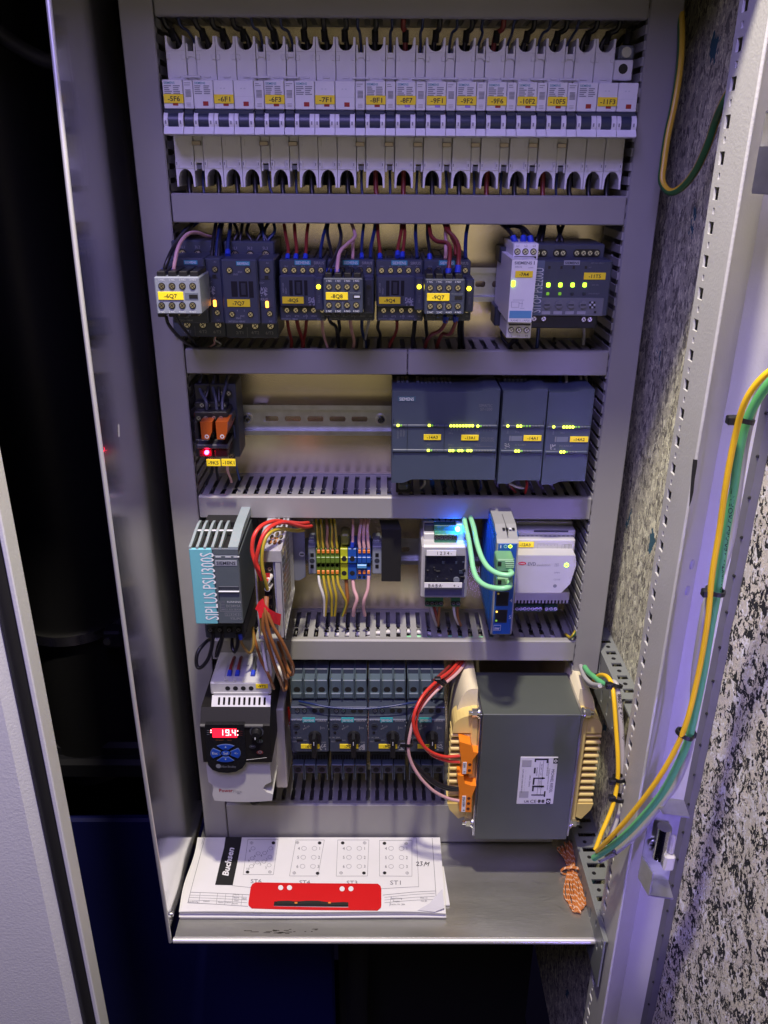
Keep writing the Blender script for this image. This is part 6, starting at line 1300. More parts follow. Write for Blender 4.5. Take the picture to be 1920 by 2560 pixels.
# motor protection switches
for k in range(4):
    dx=288*k; tg=('-6Q1','-7Q1','-9Q1','-9Q8')[k]
    t=thing('motor_switch',('first motor protection switch from the left, tagged -6Q1','second motor protection switch from the left, tagged -7Q1','third motor protection switch from the left, tagged -9Q1','fourth motor protection switch, half behind the red wires')[k],'motor switch',at(ZK,278+dx,920,-.04),'motor protection switches with black rotary handles')
    R=lambda a,b_,c,d: (a+dx,b_,c+dx,d)
    Y=-.094; b=M(); b.pb(ZK,R(138,470,418,712),Y,-.010,SIR,.0012); b.pb(ZK,R(138,378,418,468),-.084,-.010,SIR,.001); b.build('front',t)
    ML=mat('terminal_slate',(.08,.112,.145),.42,nz=.05)
    for j in range(3):
        a=M(); x0_=142+dx+92*j
        a.pb(ZK,(x0_,180,x0_+88,320),-.070,-.010,ML,.0008); a.pb(ZK,(x0_-2,95,x0_+88,178),-.056,-.010,SIR,.0008); a.pb(ZK,(x0_-2,40,x0_+80,96),-.040,-.01,SIRD,.0008)
        a.pb(ZK,(x0_-3,165,x0_+3,318),-.076,-.02,ML,.0006); a.pb(ZK,(x0_+80,165,x0_+86,318),-.076,-.02,ML,.0006)
        a.pb(ZK,(x0_+8,278,x0_+78,312),-.0730,-.06,ML,.0006)
        p=at(ZK,x0_+42,250,-.0703); a.cyl(p,p+Vector((0,.002,0)),.0040,BLKM,16); a.build('upper_terminal',t)
        a=M(); x1_=152+dx+88*j
        a.pb(ZK,(x1_,800,x1_+84,870),-.070,-.010,SIR,.0008); 
        for q in (x1_,x1_+76): a.pb(ZK,(q,812,q+7,920),-.076,-.02,ML,.0005)
        a.pb(ZK,(x1_,806,x1_+82,814),-.0765,-.06,ML,.0005); p=at(ZK,x1_+42,845,-.0703); a.cyl(p,p+Vector((0,.002,0)),.0037,BLKM,16); a.build('lower_terminal',t)
    b=M(); b.pb(ZK,R(150,712,412,802),-.066,-.010,SIRD,.0008)
    for j in range(12): b.pb(ZK,R(162+20*j,735,172+20*j,775),-.0664,-.06,BLKM)
    b.build('lower_body',t)
    pr=M(); Yp=Y-.0003
    p=at(ZK,272+dx,476,Yp); w=(at(ZK,318+dx,476,Y).x-at(ZK,226+dx,476,Y).x); pr.box(p.x-w/2,p.x+w/2,Y-.0003,Y+.001,p.z-.0030,p.z+.0030,mat('teal_badge',(.03,.34,.38),.5)); pr.txt('SIEMENS',p.x,p.z,Y-.0005,.0034,PRW,bold=.015,wfit=w*.86); pr.ptxt(ZK,'SIRIUS',368+dx,479,Yp,17,PRD,wpx=66,bold=.01)
    pr.quad(ZK,R(358,520,361,545),Yp,PRD); pr.ptxt(ZK,'ON',374+dx,533,Yp,12,PRD); pr.ptxt(ZK,'OFF',384+dx,640,Yp,11,PRD); pr.ptxt(ZK,'TEST',165+dx,634,Yp,10,PRD); pr.ptxt(ZK,'In 14..20A',176+dx,604,Yp,12,PRD)
    for j in range(4): pr.ptxt(ZK,'3RV20',258+dx,528,Yp,13,PRD,rot=.6) if j==0 else None
    for j in range(9):
        a_=math.radians(210-30*j); q=at(ZK,182+dx,518,Yp); pr.box(q.x+.0095*math.cos(a_)-.0004,q.x+.0095*math.cos(a_)+.0004,Yp-.0001,Yp+.0002,q.z+.0095*math.sin(a_)-.0006,q.z+.0095*math.sin(a_)+.0006,PRD)
    rr=random.Random(k)
    for i in range(6):
        for j in range(6):
            if rr.random()<.55: pr.quad(ZK,R(355+7.5*i,652+7.5*j,362.5+7.5*i,659.5+7.5*j),Yp,PRD)
    pr.quad(ZK,R(232,622,258,625),Yp,PRD); pr.build('printing',t)
    b=M(); p=at(ZK,182+dx,518,Yp); b.cyl(p+Vector((0,-.0006,0)),p+Vector((0,.002,0)),.0040,SIRD,20); b.box(p.x-.0023,p.x+.0023,Y-.0013,Y-.0009,p.z-.0008,p.z+.0008,BLK); p=at(ZK,178+dx,566,Yp); b.cyl(p+Vector((0,-.0005,0)),p+Vector((0,.002,0)),.0016,BLK,12); b.pb(ZK,R(182,618,228,632),Y-.0005,Y,BLK); b.build('setting_dial',t)
    b=M(); p=at(ZK,318+dx,592,Y); b.cyl(p+Vector((0,-.004,0)),p+Vector((0,.001,0)),.0074,BLK,28,.0080)
    pts=[(-.0018,.0085),(.0018,.0085),(.0027,.002),(.0030,-.005),(.0027,-.0180),(.0020,-.0192),(-.0020,-.0192),(-.0027,-.0180),(-.0030,-.005),(-.0027,.002)]
    b.prism([(p.x+u,p.z+v) for u,v in pts[::-1]],Y-.017,Y-.003,BLK); b.box(p.x-.0004,p.x+.0004,Y-.0174,Y-.016,p.z-.0005,p.z+.0045,PRW); b.build('rotary_handle',t)
    for j,x_ in enumerate((188,240,316,368)): (screw(ZK,x_+dx,404,-.0845,t,SCREWS) if j<2 else None)
    b=M()
    for x_ in (316,368): p=at(ZK,x_+dx,406,-.0843); b.cyl(p,p+Vector((0,.002,0)),.0032,BLKM,14)
    b.build('terminal_hole',t)
    tag_plate(ZK,R(214,654,352,686),Y-.0006,tg,t,hfrac=.62)
wz(ZK,'dark blue wire lying across the motor protection switches',WIREBL,.0016,[(200,335,-.080),(300,355,-.088),(420,378,-.092),(560,388,-.094),(720,388,-.094),(880,372,-.093),(1000,352,-.090),(1090,340,-.082)])
wz(ZK,'thin red wire end beside the brown bundle',WIRERED,.0022,[(118,380,-.05),(128,440,-.05),(130,500,-.045)])

# transformer
t=thing('transformer','large dark grey transformer with cream windings and a white rating plate','transformer',at(ZL,900,1360,-.08))
CORE=mat('transformer_core_grey',(.078,.089,.080),.42,nz=.08,nscale=40,bump=.08,bscale=900); WIND=mat('cream_winding_plastic',(.72,.56,.20),.42,nz=.08,nscale=30); WINDP=mat('pale_winding_wrap',(.72,.65,.45),.55,nz=.1,nscale=60,bump=.15,bscale=300)
Yt=-.127; Ytb=-.043
tx0,tx1=at(ZL,585,890,Yt).x,at(ZL,1290,890,Yt).x; tz0,tz1=at(ZL,895,1360,Yt).z,at(ZL,975,433,Yt).z
b=M(); b.box(tx0,tx1,Yt,Ytb,tz0,tz1,CORE,.0008); b.build('core',t)
b=M(); b.box(tx0-.0030,tx0-.0002,Yt+.002,Ytb,tz0+.004,tz1-.002,STEEL,.0004); b.build('clamp_plate',t); b=M(); b.box(tx1+.0002,tx1+.0030,Yt+.002,Ytb,tz0+.004,tz1-.002,STEEL,.0004); b.build('clamp_plate',t)
for xs_,s in ((tx0-.0031,-1),(tx1+.0031,1)):
    for zz_ in (tz1-.004,tz0+.020):
        b=M(); p=Vector((xs_,Yt+.008,zz_)); d=Vector((s,0,0)); b.cyl(p,p+d*.0016,.0068,STEEL,20); b.cyl(p+d*.0016,p+d*.0030,.0054,CHROME,18); b.cyl(p+d*.003,p+d*.0085,.0050,STEEL,6,smooth=False); b.cyl(p+d*.0085,p+d*.0125,.0026,CHROME,12); b.build('bolt',t)
# winding bobbins left and right
def bobbin(xa,xb,nm):
    w=xb-xa; s=1 if w>0 else -1; zt_=tz1-.006; zb_=tz0+.034
    b=M(); b.box(xa,xa+s*.008,Yt+.010,Ytb-.002,zb_-.022,zt_-.004,WIND,.001); fl=b.build('bobbin_flange',t)
    # rounded wrapped coil behind the ribs
    b=M(); prof=[]
    for k in range(29):
        a=math.pi*k/28; prof.append((xa+w*.86*math.sin(a)**.6 if 0<k<28 else xa,(zt_+zb_)/2+.010+ ((zt_-zb_)/2+.010)*math.cos(a)))
    b.prism(prof,Yt+.030,-.02,WINDP,True); b.build('coil_wrap',t)
    b=M(); z=zt_; e=[]
    for k in range(9):
        a=math.pi/2*k/8; e.append((xa+w*math.sin(a)*.92,zt_-.022+.018*math.cos(a)))
    b.prism(([(xa,zt_-.030)]+[(xa+w*.93,zt_-.030)]+e[::-1]) if s>0 else ([(xa,zt_-.030)]+e+[(xa+w*.93,zt_-.030)]),Yt+.012,Yt+.040,WIND); b.build('bobbin_shoulder',t)
    b=M(); b.prism([(xa,zb_-.004),(xa+w*.55,zb_-.012),(xa+w*.9,zb_+.002),(xa+w,zb_+.012),(xa,zb_+.012)],Yt+.012,Yt+.040,WIND); b.build('bobbin_shoulder',t)
    n=11
    for k in range(n):
        zz_=zt_-.036-(zt_-zb_-.050)*k/(n-1); b=M(); b.cyl((xa,Yt+.016,zz_),(xa+w*.97,Yt+.016,zz_),.0026,WIND,10); b.box(xa,xa+w*.95,Yt+.016,Yt+.04,zz_-.0012,zz_+.0012,WIND); b.build('rib',t)
bobbin(tx0-.0032,at(ZL,362,800,Yt+.016).x,'left'); bobbin(tx1+.0032,at(ZL,1465,800,Yt+.016).x,'right')

# rating plate (letters turned on their side)
b=M(); P4=[at(ZL,893,745,Yt-.0004),at(ZL,1170,748,Yt-.0004),at(ZL,1135,1096,Yt-.0004),at(ZL,864,1092,Yt-.0004)]
fr=rect(ZL,(878,746,1152,1094),Yt); fx0,fx1,fz0,fz1=fr
U=lambda u:fx0+(fx1-fx0)*u; V=lambda v:fz1-(fz1-fz0)*v
PL=mat('rating_plate_white',(.62,.62,.63),.35)
b.box(fx0,fx1,Yt-.0006,Yt+.0005,fz0,fz1,PL,.0004); Yp=Yt-.0009
def bar(u0,v0,u1,v1,m=INK): b.box(U(u0),U(u1),Yp,Yp+.0003,V(v1),V(v0),m)
for u0,v0,u1,v1 in ((.38,.03,.75,.06),(.38,.06,.42,.10),(.70,.05,.75,.12),(.39,.43,.70,.45),(.38,.60,.70,.63),(.38,.79,.72,.81),(.385,.22,.43,.34),(.385,.45,.43,.58),(.385,.63,.43,.72),(.62,.42,.66,.46),(.62,.6,.66,.64),(.72,.72,.76,.84),(.53,.10,.537,.80),(.62,.06,.627,.80)): bar(u0,v0,u1,v1)
for (u,v) in ((.88,.02),(.80,.88)):
    bar(u,v,u+.12,v+.11); q=Vector((U(u+.06),0,V(v+.055)))
    b.add([(q.x-.0026,Yp-.0002,q.z),(q.x,Yp-.0002,q.z-.0026),(q.x+.0026,Yp-.0002,q.z),(q.x,Yp-.0002,q.z+.0026)],[(0,1,2,3)],PL); b.add([(q.x-.0011,Yp-.0003,q.z),(q.x,Yp-.0003,q.z-.0011),(q.x+.0011,Yp-.0003,q.z),(q.x,Yp-.0003,q.z+.0011)],[(0,1,2,3)],INK)
b.txt('MICHAEL RIEDEL',U(.90),V(.50),Yp,.0036,INK,rot=-math.pi/2,wfit=(fz1-fz0)*.50)
b.txt('Transformatorenbau GmbH',U(.80),V(.46),Yp,.0016,INK,rot=-math.pi/2,wfit=(fz1-fz0)*.46)
b.txt('RSTN 1000 E/10-230',U(.75),V(.24),Yp,.0018,INK,rot=-math.pi/2,wfit=(fz1-fz0)*.30)
b.txt('PRI 230V  +-15V',U(.58),V(.26),Yp,.0018,INK,rot=-math.pi/2); b.txt('SEC 230V 4,34A',U(.58),V(.54),Yp,.0018,INK,rot=-math.pi/2); b.txt('EN 61558-2-4',U(.47),V(.30),Yp,.0016,INK,rot=-math.pi/2); b.txt('1000VA  50/60Hz',U(.30),V(.50),Yp,.0018,INK,rot=-math.pi/2); b.txt('0237-2.0001.01000.1500.00001',U(.10),V(.50),Yp,.0017,INK,rot=-math.pi/2,wfit=(fz1-fz0)*.5)
b.txt('CE',U(.45),V(.935),Yp,.0048,INK,bold=.0); b.txt('UR',U(.27),V(.94),Yp,.0034,INK,bold=.02)
for u in (.58,.68): bar(u,.905,u+.07,.965); bar(u+.012,.915,u+.058,.955,PL)
rr=random.Random(2)
for i in range(26): v=rr.uniform(.26,.70); bar(.17+.006*(i%2),v,.172+.006*(i%2),v+.02,PRD)
b.build('rating_plate',t)
for v in (.06,.72):    # grey print patch where the square codes sit
    b=M(); b.box(U(.05),U(.30),Yp,Yp+.0002,V(v+.14),V(v),mat('code_patch_grey',(.34,.34,.35),.5)); b.build('print_patch',t)
# orange connectors on the left flange
def clampc(label,pts,strip,holes_,txts,Yq,nwire):
    t2=thing('orange_connector',label,'connector',at(ZL,pts[0][0],pts[0][1],Yq),'orange connectors on the transformer')
    b=M(); b.pprism(ZL,pts,Yq,Yq+.016,CLAMP); b.build('housing',t2)
    b=M(); b.pb(ZL,strip,Yq-.0005,Yq+.001,WHT2)
    for s_,yy in txts: b.ptxt(ZL,s_,(strip[0]+strip[2])/2,yy,Yq-.0007,16,INK,rot=-math.pi/2,bold=.015)
    b.build('label_strip',t2)
    b=M()
    for x_,y_ in holes_: p=at(ZL,x_,y_,Yq-.0003); b.cyl(p,p+Vector((0,.002,0)),.0020,mat('connector_hole',(.10,.02,.005),.6),14)
    b.build('screw_hole',t2); return t2
clampc('upper orange connector with two holes on the left of the transformer',[(452,872),(536,874),(538,770),(580,716),(545,712),(525,660),(440,635),(443,700),(458,790)],(464,788,492,872),((517,805),(514,848)),(('230V',810),('0',858)),Yt-.002,2)
clampc('lower orange connector with three holes on the left of the transformer',[(440,1150),(528,1158),(532,1040),(565,960),(530,962),(480,945),(470,890),(428,882),(425,920),(440,1000)],(458,1038,486,1155),((510,1055),(507,1093),(504,1132)),(('275V',1060),('230V',1098),('0',1142)),Yt-.004,3)
# wires to the transformer
T_=lambda label,m,r,pts,**k: wz(ZL,label,m,r,pts,grp='wires of the transformer',**k)
T_('upper bright red wire curving from the duct to the upper orange connector',WIRERED,.0031,[(440,740,-.131),(330,745,-.134),(220,705,-.138),(140,620,-.140),(100,510,-.140),(115,400,-.135),(180,280,-.120),(280,180,-.100),(360,120,-.080),(420,60,-.055),(445,20,-.04)])
T_('second bright red wire curving beside it to the upper orange connector',WIRERED,.0030,[(440,785,-.130),(340,775,-.132),(230,725,-.134),(155,630,-.134),(118,520,-.133),(135,410,-.128),(205,290,-.112),(310,190,-.092),(395,120,-.070),(450,60,-.05),(470,20,-.035)])
T_('dark red wire behind the two bright red wires',WIRER,.0032,[(255,180,-.09),(330,110,-.07),(390,50,-.045),(410,20,-.035)])
T_('pink wire curving far down to the lower orange connector',WIREP,.0030,[(435,1072,-.132),(360,1055,-.134),(250,1000,-.138),(150,900,-.140),(85,790,-.140),(62,690,-.140),(75,580,-.138),(110,460,-.132),(200,330,-.115),(310,220,-.095),(410,140,-.072),(470,70,-.05),(490,20,-.035)])
for i,dx in enumerate((0,16)): T_(('front','rear')[i]+' black wire curving to the lower orange connector',WIREB,.0032,[(430,990-dx*.6,-.131),(330,980-dx,-.133),(220,920-dx,-.135),(120,820-dx*.6,-.136),(55,720,-.136),(45+dx*.4,630,-.135),(60+dx,530,-.131),(100+dx,420,-.122),(180+dx,320,-.108)])
def tie(label,c,r,axis,head,grp='black cable ties',thick=.0016):
    """a cable tie: a band round the bundle centre c (radius r, plane normal axis) with its locking head"""
    c=Vector(c); ax=Vector(axis).normalized(); u=ax.orthogonal().normalized(); w=ax.cross(u); b=M(); n=20; V=[]
    for k in range(n):
        a=2*math.pi*k/n; d=u*math.cos(a)+w*math.sin(a)
        V+=[c+d*r-ax*.0018,c+d*r+ax*.0018,c+d*(r+thick)+ax*.0018,c+d*(r+thick)-ax*.0018]
    fs=[]
    for k in range(n):
        m_=(k+1)%n
        for q in range(4): fs.append((k*4+q,m_*4+q,m_*4+(q+1)%4,k*4+(q+1)%4))
    t2=thing('cable_tie',label,'cable tie',c,grp); b.add(V,fs,BLK); b.build('band',t2)
    h=Vector(head).normalized(); p=c+h*(r+.003); b=M(); b.box(p.x-.0036,p.x+.0036,p.y-.0032,p.y+.0032,p.z-.0032,p.z+.0032,BLK,.0008); b.build('tie_head',t2)
tie('black cable tie round the red wires near the top of the transformer',at(ZL,312,190,-.098),.0050,(.6,.1,.8),(-.7,-.4,.6))
tie('black cable tie round the pink and black wires left of the transformer',at(ZL,62,645,-.137),.0040,(.05,0,1),(-1,-.3,.1))

# ------------------------------------------------------------------ on the shelf: paper stack, red binder strip, copper wire
PAPER=mat('white_paper',(.74,.74,.73),.6,nz=.02); ZP=-.8005; ZSH=-.8148
def pz(x,y): 
    """gentle wave of the top sheet, in world X,Y"""
    e=.0022*math.sin((x+.26)*11)*max(0,min(1,(-.08-y)/.08))-.0018*max(0,(-y-.145)/.03); r=max(0,x-.03)/.04
    return ZP+e+.0015*math.sin(x*23+1)*max(0,min(1,(-.1-y)/.07))-(.002*r if y<-.14 else 0)
def pp(x,y,dz=.0003):
    p=atz(ZN,x,y,ZP); return (p.x,p.y,pz(p.x,p.y)+dz)
def edge(y):
    f=(y-75)/(470-75); bow=14*math.sin(math.pi*min(1,max(0,f)))**2
    return 205+(100-205)*f+ (6*math.sin(f*7)), 1528+(1560-1528)*f
nx_,ny_=36,14
def sheet(y0,y1,z_of,inset,m,name,parent):
    b=M(); V=[]
    for j in range(ny_+1):
        y=y0+(y1-y0)*j/ny_; a,c=edge(y)
        for i in range(nx_+1):
            x=a+inset+(c-a-2*inset)*i/nx_; p=atz(ZN,x,y,ZP); V.append((p.x,p.y,z_of(p.x,p.y)))
    b.add(V,[(j*(nx_+1)+i,j*(nx_+1)+i+1,(j+1)*(nx_+1)+i+1,(j+1)*(nx_+1)+i) for j in range(ny_) for i in range(nx_)],m,True)
    return b,V
t=thing('paper_stack','stack of printed white plans with a black heading, lying on the shelf','papers',atz(ZN,800,300,ZSH))
random.seed(9)
NS=7
for k in range(NS):
    f=k/(NS-1)
    b,V=sheet(73,470+ (6 if k==0 else random.uniform(-4,8)),(lambda X_,Y_,f=f: ZSH+.0006+(pz(X_,Y_)-ZSH-.0006)*(1-f)-(.0009*math.sin(X_*14+f*5)*(f*(1-f))*4)),0 if k==0 else random.uniform(-4,3),PAPER,'sheet',t)
    n=(nx_+1); th=.0012 if k else .0007
    B=[(x,y,z-th) for x,y,z in V]; b.add(V[-n:]+B[-n:],[(i,i+1,n+i+1,n+i) for i in range(nx_)],PAPER); L_=V[::n]; LB=B[::n]; b.add(L_+LB,[(i,i+1,len(L_)+i+1,len(L_)+i) for i in range(len(L_)-1)],PAPER); R_=V[nx_::n]; RB=B[nx_::n]; b.add(R_+RB,[(i,i+1,len(R_)+i+1,len(R_)+i) for i in range(len(R_)-1)],PAPER)
    b.build('sheet',t)
b=M(); q=[atz(ZN,1535,230,ZSH+.003),atz(ZN,1548,232,ZSH+.003),atz(ZN,1582,440,ZSH+.003),atz(ZN,1540,443,ZSH+.003)]; b.add([tuple(v) for v in q]+[(v.x,v.y,v.z-.002) for v in q],[(0,1,2,3),(4,7,6,5),(0,4,5,1),(1,5,6,2),(2,6,7,3)],PAPER); b.build('loose_sheet',t)
b=M(); q=[pp(1405,472,.0012),pp(1470,440,.0035),pp(1540,378,.010),pp(1552,460,.004),pp(1500,478,.002)]; b.add(q,[(0,1,2,3,4)],mat('folded_paper_back',(.56,.56,.60),.6)); b.build('folded_corner',t)
# printing, drawn on the waving sheet
PK=mat('plan_line',(.16,.16,.17),.6); PB=mat('plan_black',(.012,.012,.013),.55)
b=M()
def pl(x0,y0,x1,y1,w=1.6,m=PK):
    n=max(1,int(math.hypot(x1-x0,y1-y0)/40)); dx,dy=x1-x0,y1-y0; l=math.hypot(dx,dy); nx0,ny0=-dy/l*w/2,dx/l*w/2
    for i in range(n):
        a,c=i/n,(i+1)/n; b.add([pp(x0+dx*a-nx0,y0+dy*a-ny0),pp(x0+dx*c-nx0,y0+dy*c-ny0),pp(x0+dx*c+nx0,y0+dy*c+ny0),pp(x0+dx*a+nx0,y0+dy*a+ny0)],[(0,1,2,3)],m)
def prect(x0,y0,x1,y1,sk=0,w=1.6): pl(x0,y0,x1,y0,w); pl(x1,y0,x1-sk,y1,w); pl(x1-sk,y1,x0-sk,y1,w); pl(x0-sk,y1,x0,y0,w)
def pring(x,y,r,w=1.6,fill=None):
    n=14; c=[(math.cos(2*math.pi*k/n),math.sin(2*math.pi*k/n)) for k in range(n)]
    if fill: b.add([pp(x+r*u,y+r*v*.85) for u,v in c],[tuple(range(n))],fill)
    else:
        for k in range(n):
            u,v=c[k]; u2,v2=c[(k+1)%n]; b.add([pp(x+r*u,y+r*.85*v),pp(x+r*u2,y+r*.85*v2),pp(x+(r-w)*u2,y+(r-w)*.85*v2),pp(x+(r-w)*u,y+(r-w)*.85*v)],[(0,1,2,3)],PK)
def pt(s,x,y,h,m=PK,rot=0,w=None,bold=0,dz=.0004):
    vs,fs,x0,x1,y0,y1=text_mesh(s,bold); k=h/.72; kx=(w/(x1-x0)) if w else k; c,sn=math.cos(rot),math.sin(rot); out=[]
    for a,e in vs: a=(a-(x0+x1)/2)*kx; e=(e-.36)*k; out.append(pp(x+a*c-e*sn,y-(a*sn+e*c),dz))
    b.add(out,fs,m)
b.add([pp(358,72,.0004),pp(447,72,.0004),pp(440,120,.0004),pp(425,200,.0004),pp(397,340,.0004),pp(301,338,.0004),pp(325,230,.0004),pp(350,130,.0004)],[(0,1,2,7),(7,2,3,6),(6,3,4,5)],PB)
pt('Buchsen',372,208,34,WHT2,math.radians(78),w=158,bold=.03,dz=.0007)
prect(480,85,645,280,26); prect(742,88,897,287,35); prect(970,88,1140,288,8); prect(1198,90,1375,288,0)
for cx0,lab in ((760,'ST4'),(1005,'ST3'),(1235,'ST1')):
    for r_ in range(3):
        y_=134+50*r_; s=-4*r_ if lab=='ST4' else 0
        for c_ in range(2):
            x_=cx0+26+57*c_+s; pring(x_,y_,14)
            pt(str((4 if c_==0 else 1)+r_),x_+(-28 if c_==0 else 29),y_,17)
for (x_,y_,s_) in ((508,134,'8'),(536,162,'6'),(571,160,'4'),(605,134,'1'),(503,190,'9'),(600,182,'2'),(531,212,'7'),(567,208,'5'),(499,234,'10'),(596,228,'3')): pring(x_,y_,12); pt(s_,x_-18,y_+14,14)
for x_,y_ in ((619,104),(478,266),(871,104),(860,272),(997,104),(1113,271),(1225,106),(1226,270)): pring(x_,y_,10,fill=PB)
for x_,y_ in ((500,104),(600,265),(750,102),(733,270),(1117,104),(988,270),(1343,107),(1349,270)): pring(x_,y_,9); pl(x_-9,y_,x_+9,y_,1.5); pl(x_,y_-8,x_,y_+8,1.5)
pt('ST6',525,316,22,PK,w=58); pt('ST4',790,321,22,PK,w=58); pt('ST3',1048,324,22,PK,w=58); pt('ST1',1285,324,24,PK,w=58)
pl(245,75,152,432,2.2); pl(238,75,228,110,1.6); pl(1485,78,1512,470,2.4); pl(1400,78,1412,345,1.6); pl(168,376,490,390,2); pl(152,432,480,450,2.2); pl(1215,392,1505,362,2)
pl(395,342,500,352,1.5); pl(1208,358,1412,345,1.6)
for k in range(3): pl(163-5*k,391+13*k,475,403+14*k,1.5)
for x_ in (220,315,360,400,450): pl(x_,379+(x_-220)*.04,x_-8,432+(x_-150)*.05,1.5)
for s_,x_,y_ in (('Aenderung',180,426),('Datum',254,424),('Name',332,430),('Datum',372,430),('Norm',410,436),('Name',418,388),('Bearb.',418,405),('Gepr.',418,420),('Blatt',462,410)): pt(s_,x_,y_,9)
for k in range(3): pl(1225,404+14*k,1500,375+16*k,1.5)
for s_,x_,y_ in (('Bezeichnung',1290,408),('Projekt',1290,424),('Zeichn.-Nr. 284',1295,440),('Blatt 12',1440,402),('von 84',1440,418)): pt(s_,x_,y_,9)
pl(1262,398,1252,450,1.4)
# handwriting
for pts in (((1398,212),(1408,206),(1412,214),(1400,228),(1416,228)),((1420,208),(1432,206),(1425,217),(1432,222),(1420,230)),((1452,206),(1446,216),(1440,232)),((1458,212),(1450,214),(1452,222),(1462,216),(1470,208),(1462,232))):
    for u,v in zip(pts,pts[1:]): pl(u[0],u[1],v[0],v[1],3.4,PB)
b.build('printing',t)
t=thing('binder_strip','red plastic binder strip with a slot and four holes on the papers','binder strip',pp(845,400))
RS=mat('red_binder_plastic',(.60,.010,.012),.35,nz=.03)
b=M(); rp=[]
def rc(cx,cy,r,a0,a1): return [(cx+r*math.cos(math.radians(a0+(a1-a0)*k/6)),cy-r*math.sin(math.radians(a0+(a1-a0)*k/6))) for k in range(7)]
top=lambda x:325+ (x-500)*.012; bt=lambda x:460+(x-480)*.019
def redp(x,v): 
    y=top(x)+(bt(x)-top(x))*v; xx=x-22*v if x<700 else x; return xx,y
cols=[500,520,540,600,640,655,720,800,900,1020,1028,1100,1180,1195,1208]; rows=[0,.08,.2,.4,.72,.8,.9,1]
def inset(x,v):
    if x<=540:
        d=max(0,.16-min(v,1-v))/.16; lim=500+22*d*d
        if x<lim: x=lim
    if x>=1180:
        d=max(0,.16-min(v,1-v))/.16; lim=1208-20*d*d
        if x>lim: x=lim
    return x
V=[]
for v in rows:
    for x in cols: xx,yy=redp(inset(x,v),v); V.append(pp(xx,yy,.0011))
n=len(cols)
for j in range(len(rows)-1):
    for i in range(n-1):
        if rows[j]>=.71 and rows[j+1]<=.91 and 640<=cols[i] and cols[i+1]<=1028 and not (rows[j+1]>.85 and False): continue
        b.add([V[j*n+i],V[j*n+i+1],V[(j+1)*n+i+1],V[(j+1)*n+i]],[(0,1,2,3)],RS,True)
b.add([V[(len(rows)-1)*n+i] for i in range(n)]+[(V[(len(rows)-1)*n+i][0],V[(len(rows)-1)*n+i][1],V[(len(rows)-1)*n+i][2]-.001) for i in range(n)],[(i,i+1,n+i+1,n+i) for i in range(n-1)],RS)
b.build('strip',t)
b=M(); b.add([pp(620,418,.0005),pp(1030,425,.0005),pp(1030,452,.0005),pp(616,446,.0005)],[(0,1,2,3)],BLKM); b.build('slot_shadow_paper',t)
b=M(); m_=mat('black_tongue',(.02,.018,.016),.35); pts=[(640,430),(700,428),(740,432),(800,428),(860,428),(930,438),(1000,436),(1028,438)]
for u,v in zip(pts,pts[1:]): b.add([pp(u[0],u[1]-6,.0016),pp(v[0],v[1]-6,.0016),pp(v[0],v[1]+8,.0014),pp(u[0],u[1]+8,.0014)],[(0,1,2,3)],m_)
for x_ in (742,925): b.add([pp(x_-7,430,.0020),pp(x_+8,430,.0020),pp(x_+8,438,.0020),pp(x_-7,438,.0020)],[(0,1,2,3)],TERMO)
b.build('metal_tongue',t)
b=M()
for x_,y_ in ((659,354),(707,354),(994,361),(1042,361)): n_=16; b.add([pp(x_+14*math.cos(2*math.pi*k/n_),y_+13*math.sin(2*math.pi*k/n_),.0014) for k in range(n_)],[tuple(range(n_))],PAPER)
b.build('punch_hole',t)
# coil of copper wire
t=thing('copper_wire_bundle','twisted copper and white wire bundle on the right of the shelf','wire bundle',atz(ZO,920,480,ZSH))
def twist():
    m=mat('copper_white_twist',(.6,.25,.1),.35); nt=m.node_tree; bb=nt.nodes['Principled BSDF']; uv=nt.nodes.new('ShaderNodeUVMap'); mp=nt.nodes.new('ShaderNodeSeparateXYZ'); nt.links.new(uv.outputs[0],mp.inputs[0])
    ma=nt.nodes.new('ShaderNodeMath'); ma.operation='MULTIPLY_ADD'; nt.links.new(mp.outputs[0],ma.inputs[0]); ma.inputs[1].default_value=130; nt.links.new(mp.outputs[1],ma.inputs[2])
    fr=nt.nodes.new('ShaderNodeMath'); fr.operation='FRACT'; nt.links.new(ma.outputs[0],fr.inputs[0]); cr=nt.nodes.new('ShaderNodeValToRGB'); cr.color_ramp.interpolation='CONSTANT'; cr.color_ramp.elements[0].color=(.55,.18,.04,1); cr.color_ramp.elements[1].position=.74; cr.color_ramp.elements[1].color=(.75,.50,.33,1)
    nt.links.new(fr.outputs[0],cr.inputs[0]); nt.links.new(cr.outputs[0],bb.inputs['Base Color']); return m
TW=twist(); random.seed(12); zs=ZSH+.002
wrap=atz(ZO,905,350,zs+.006); 
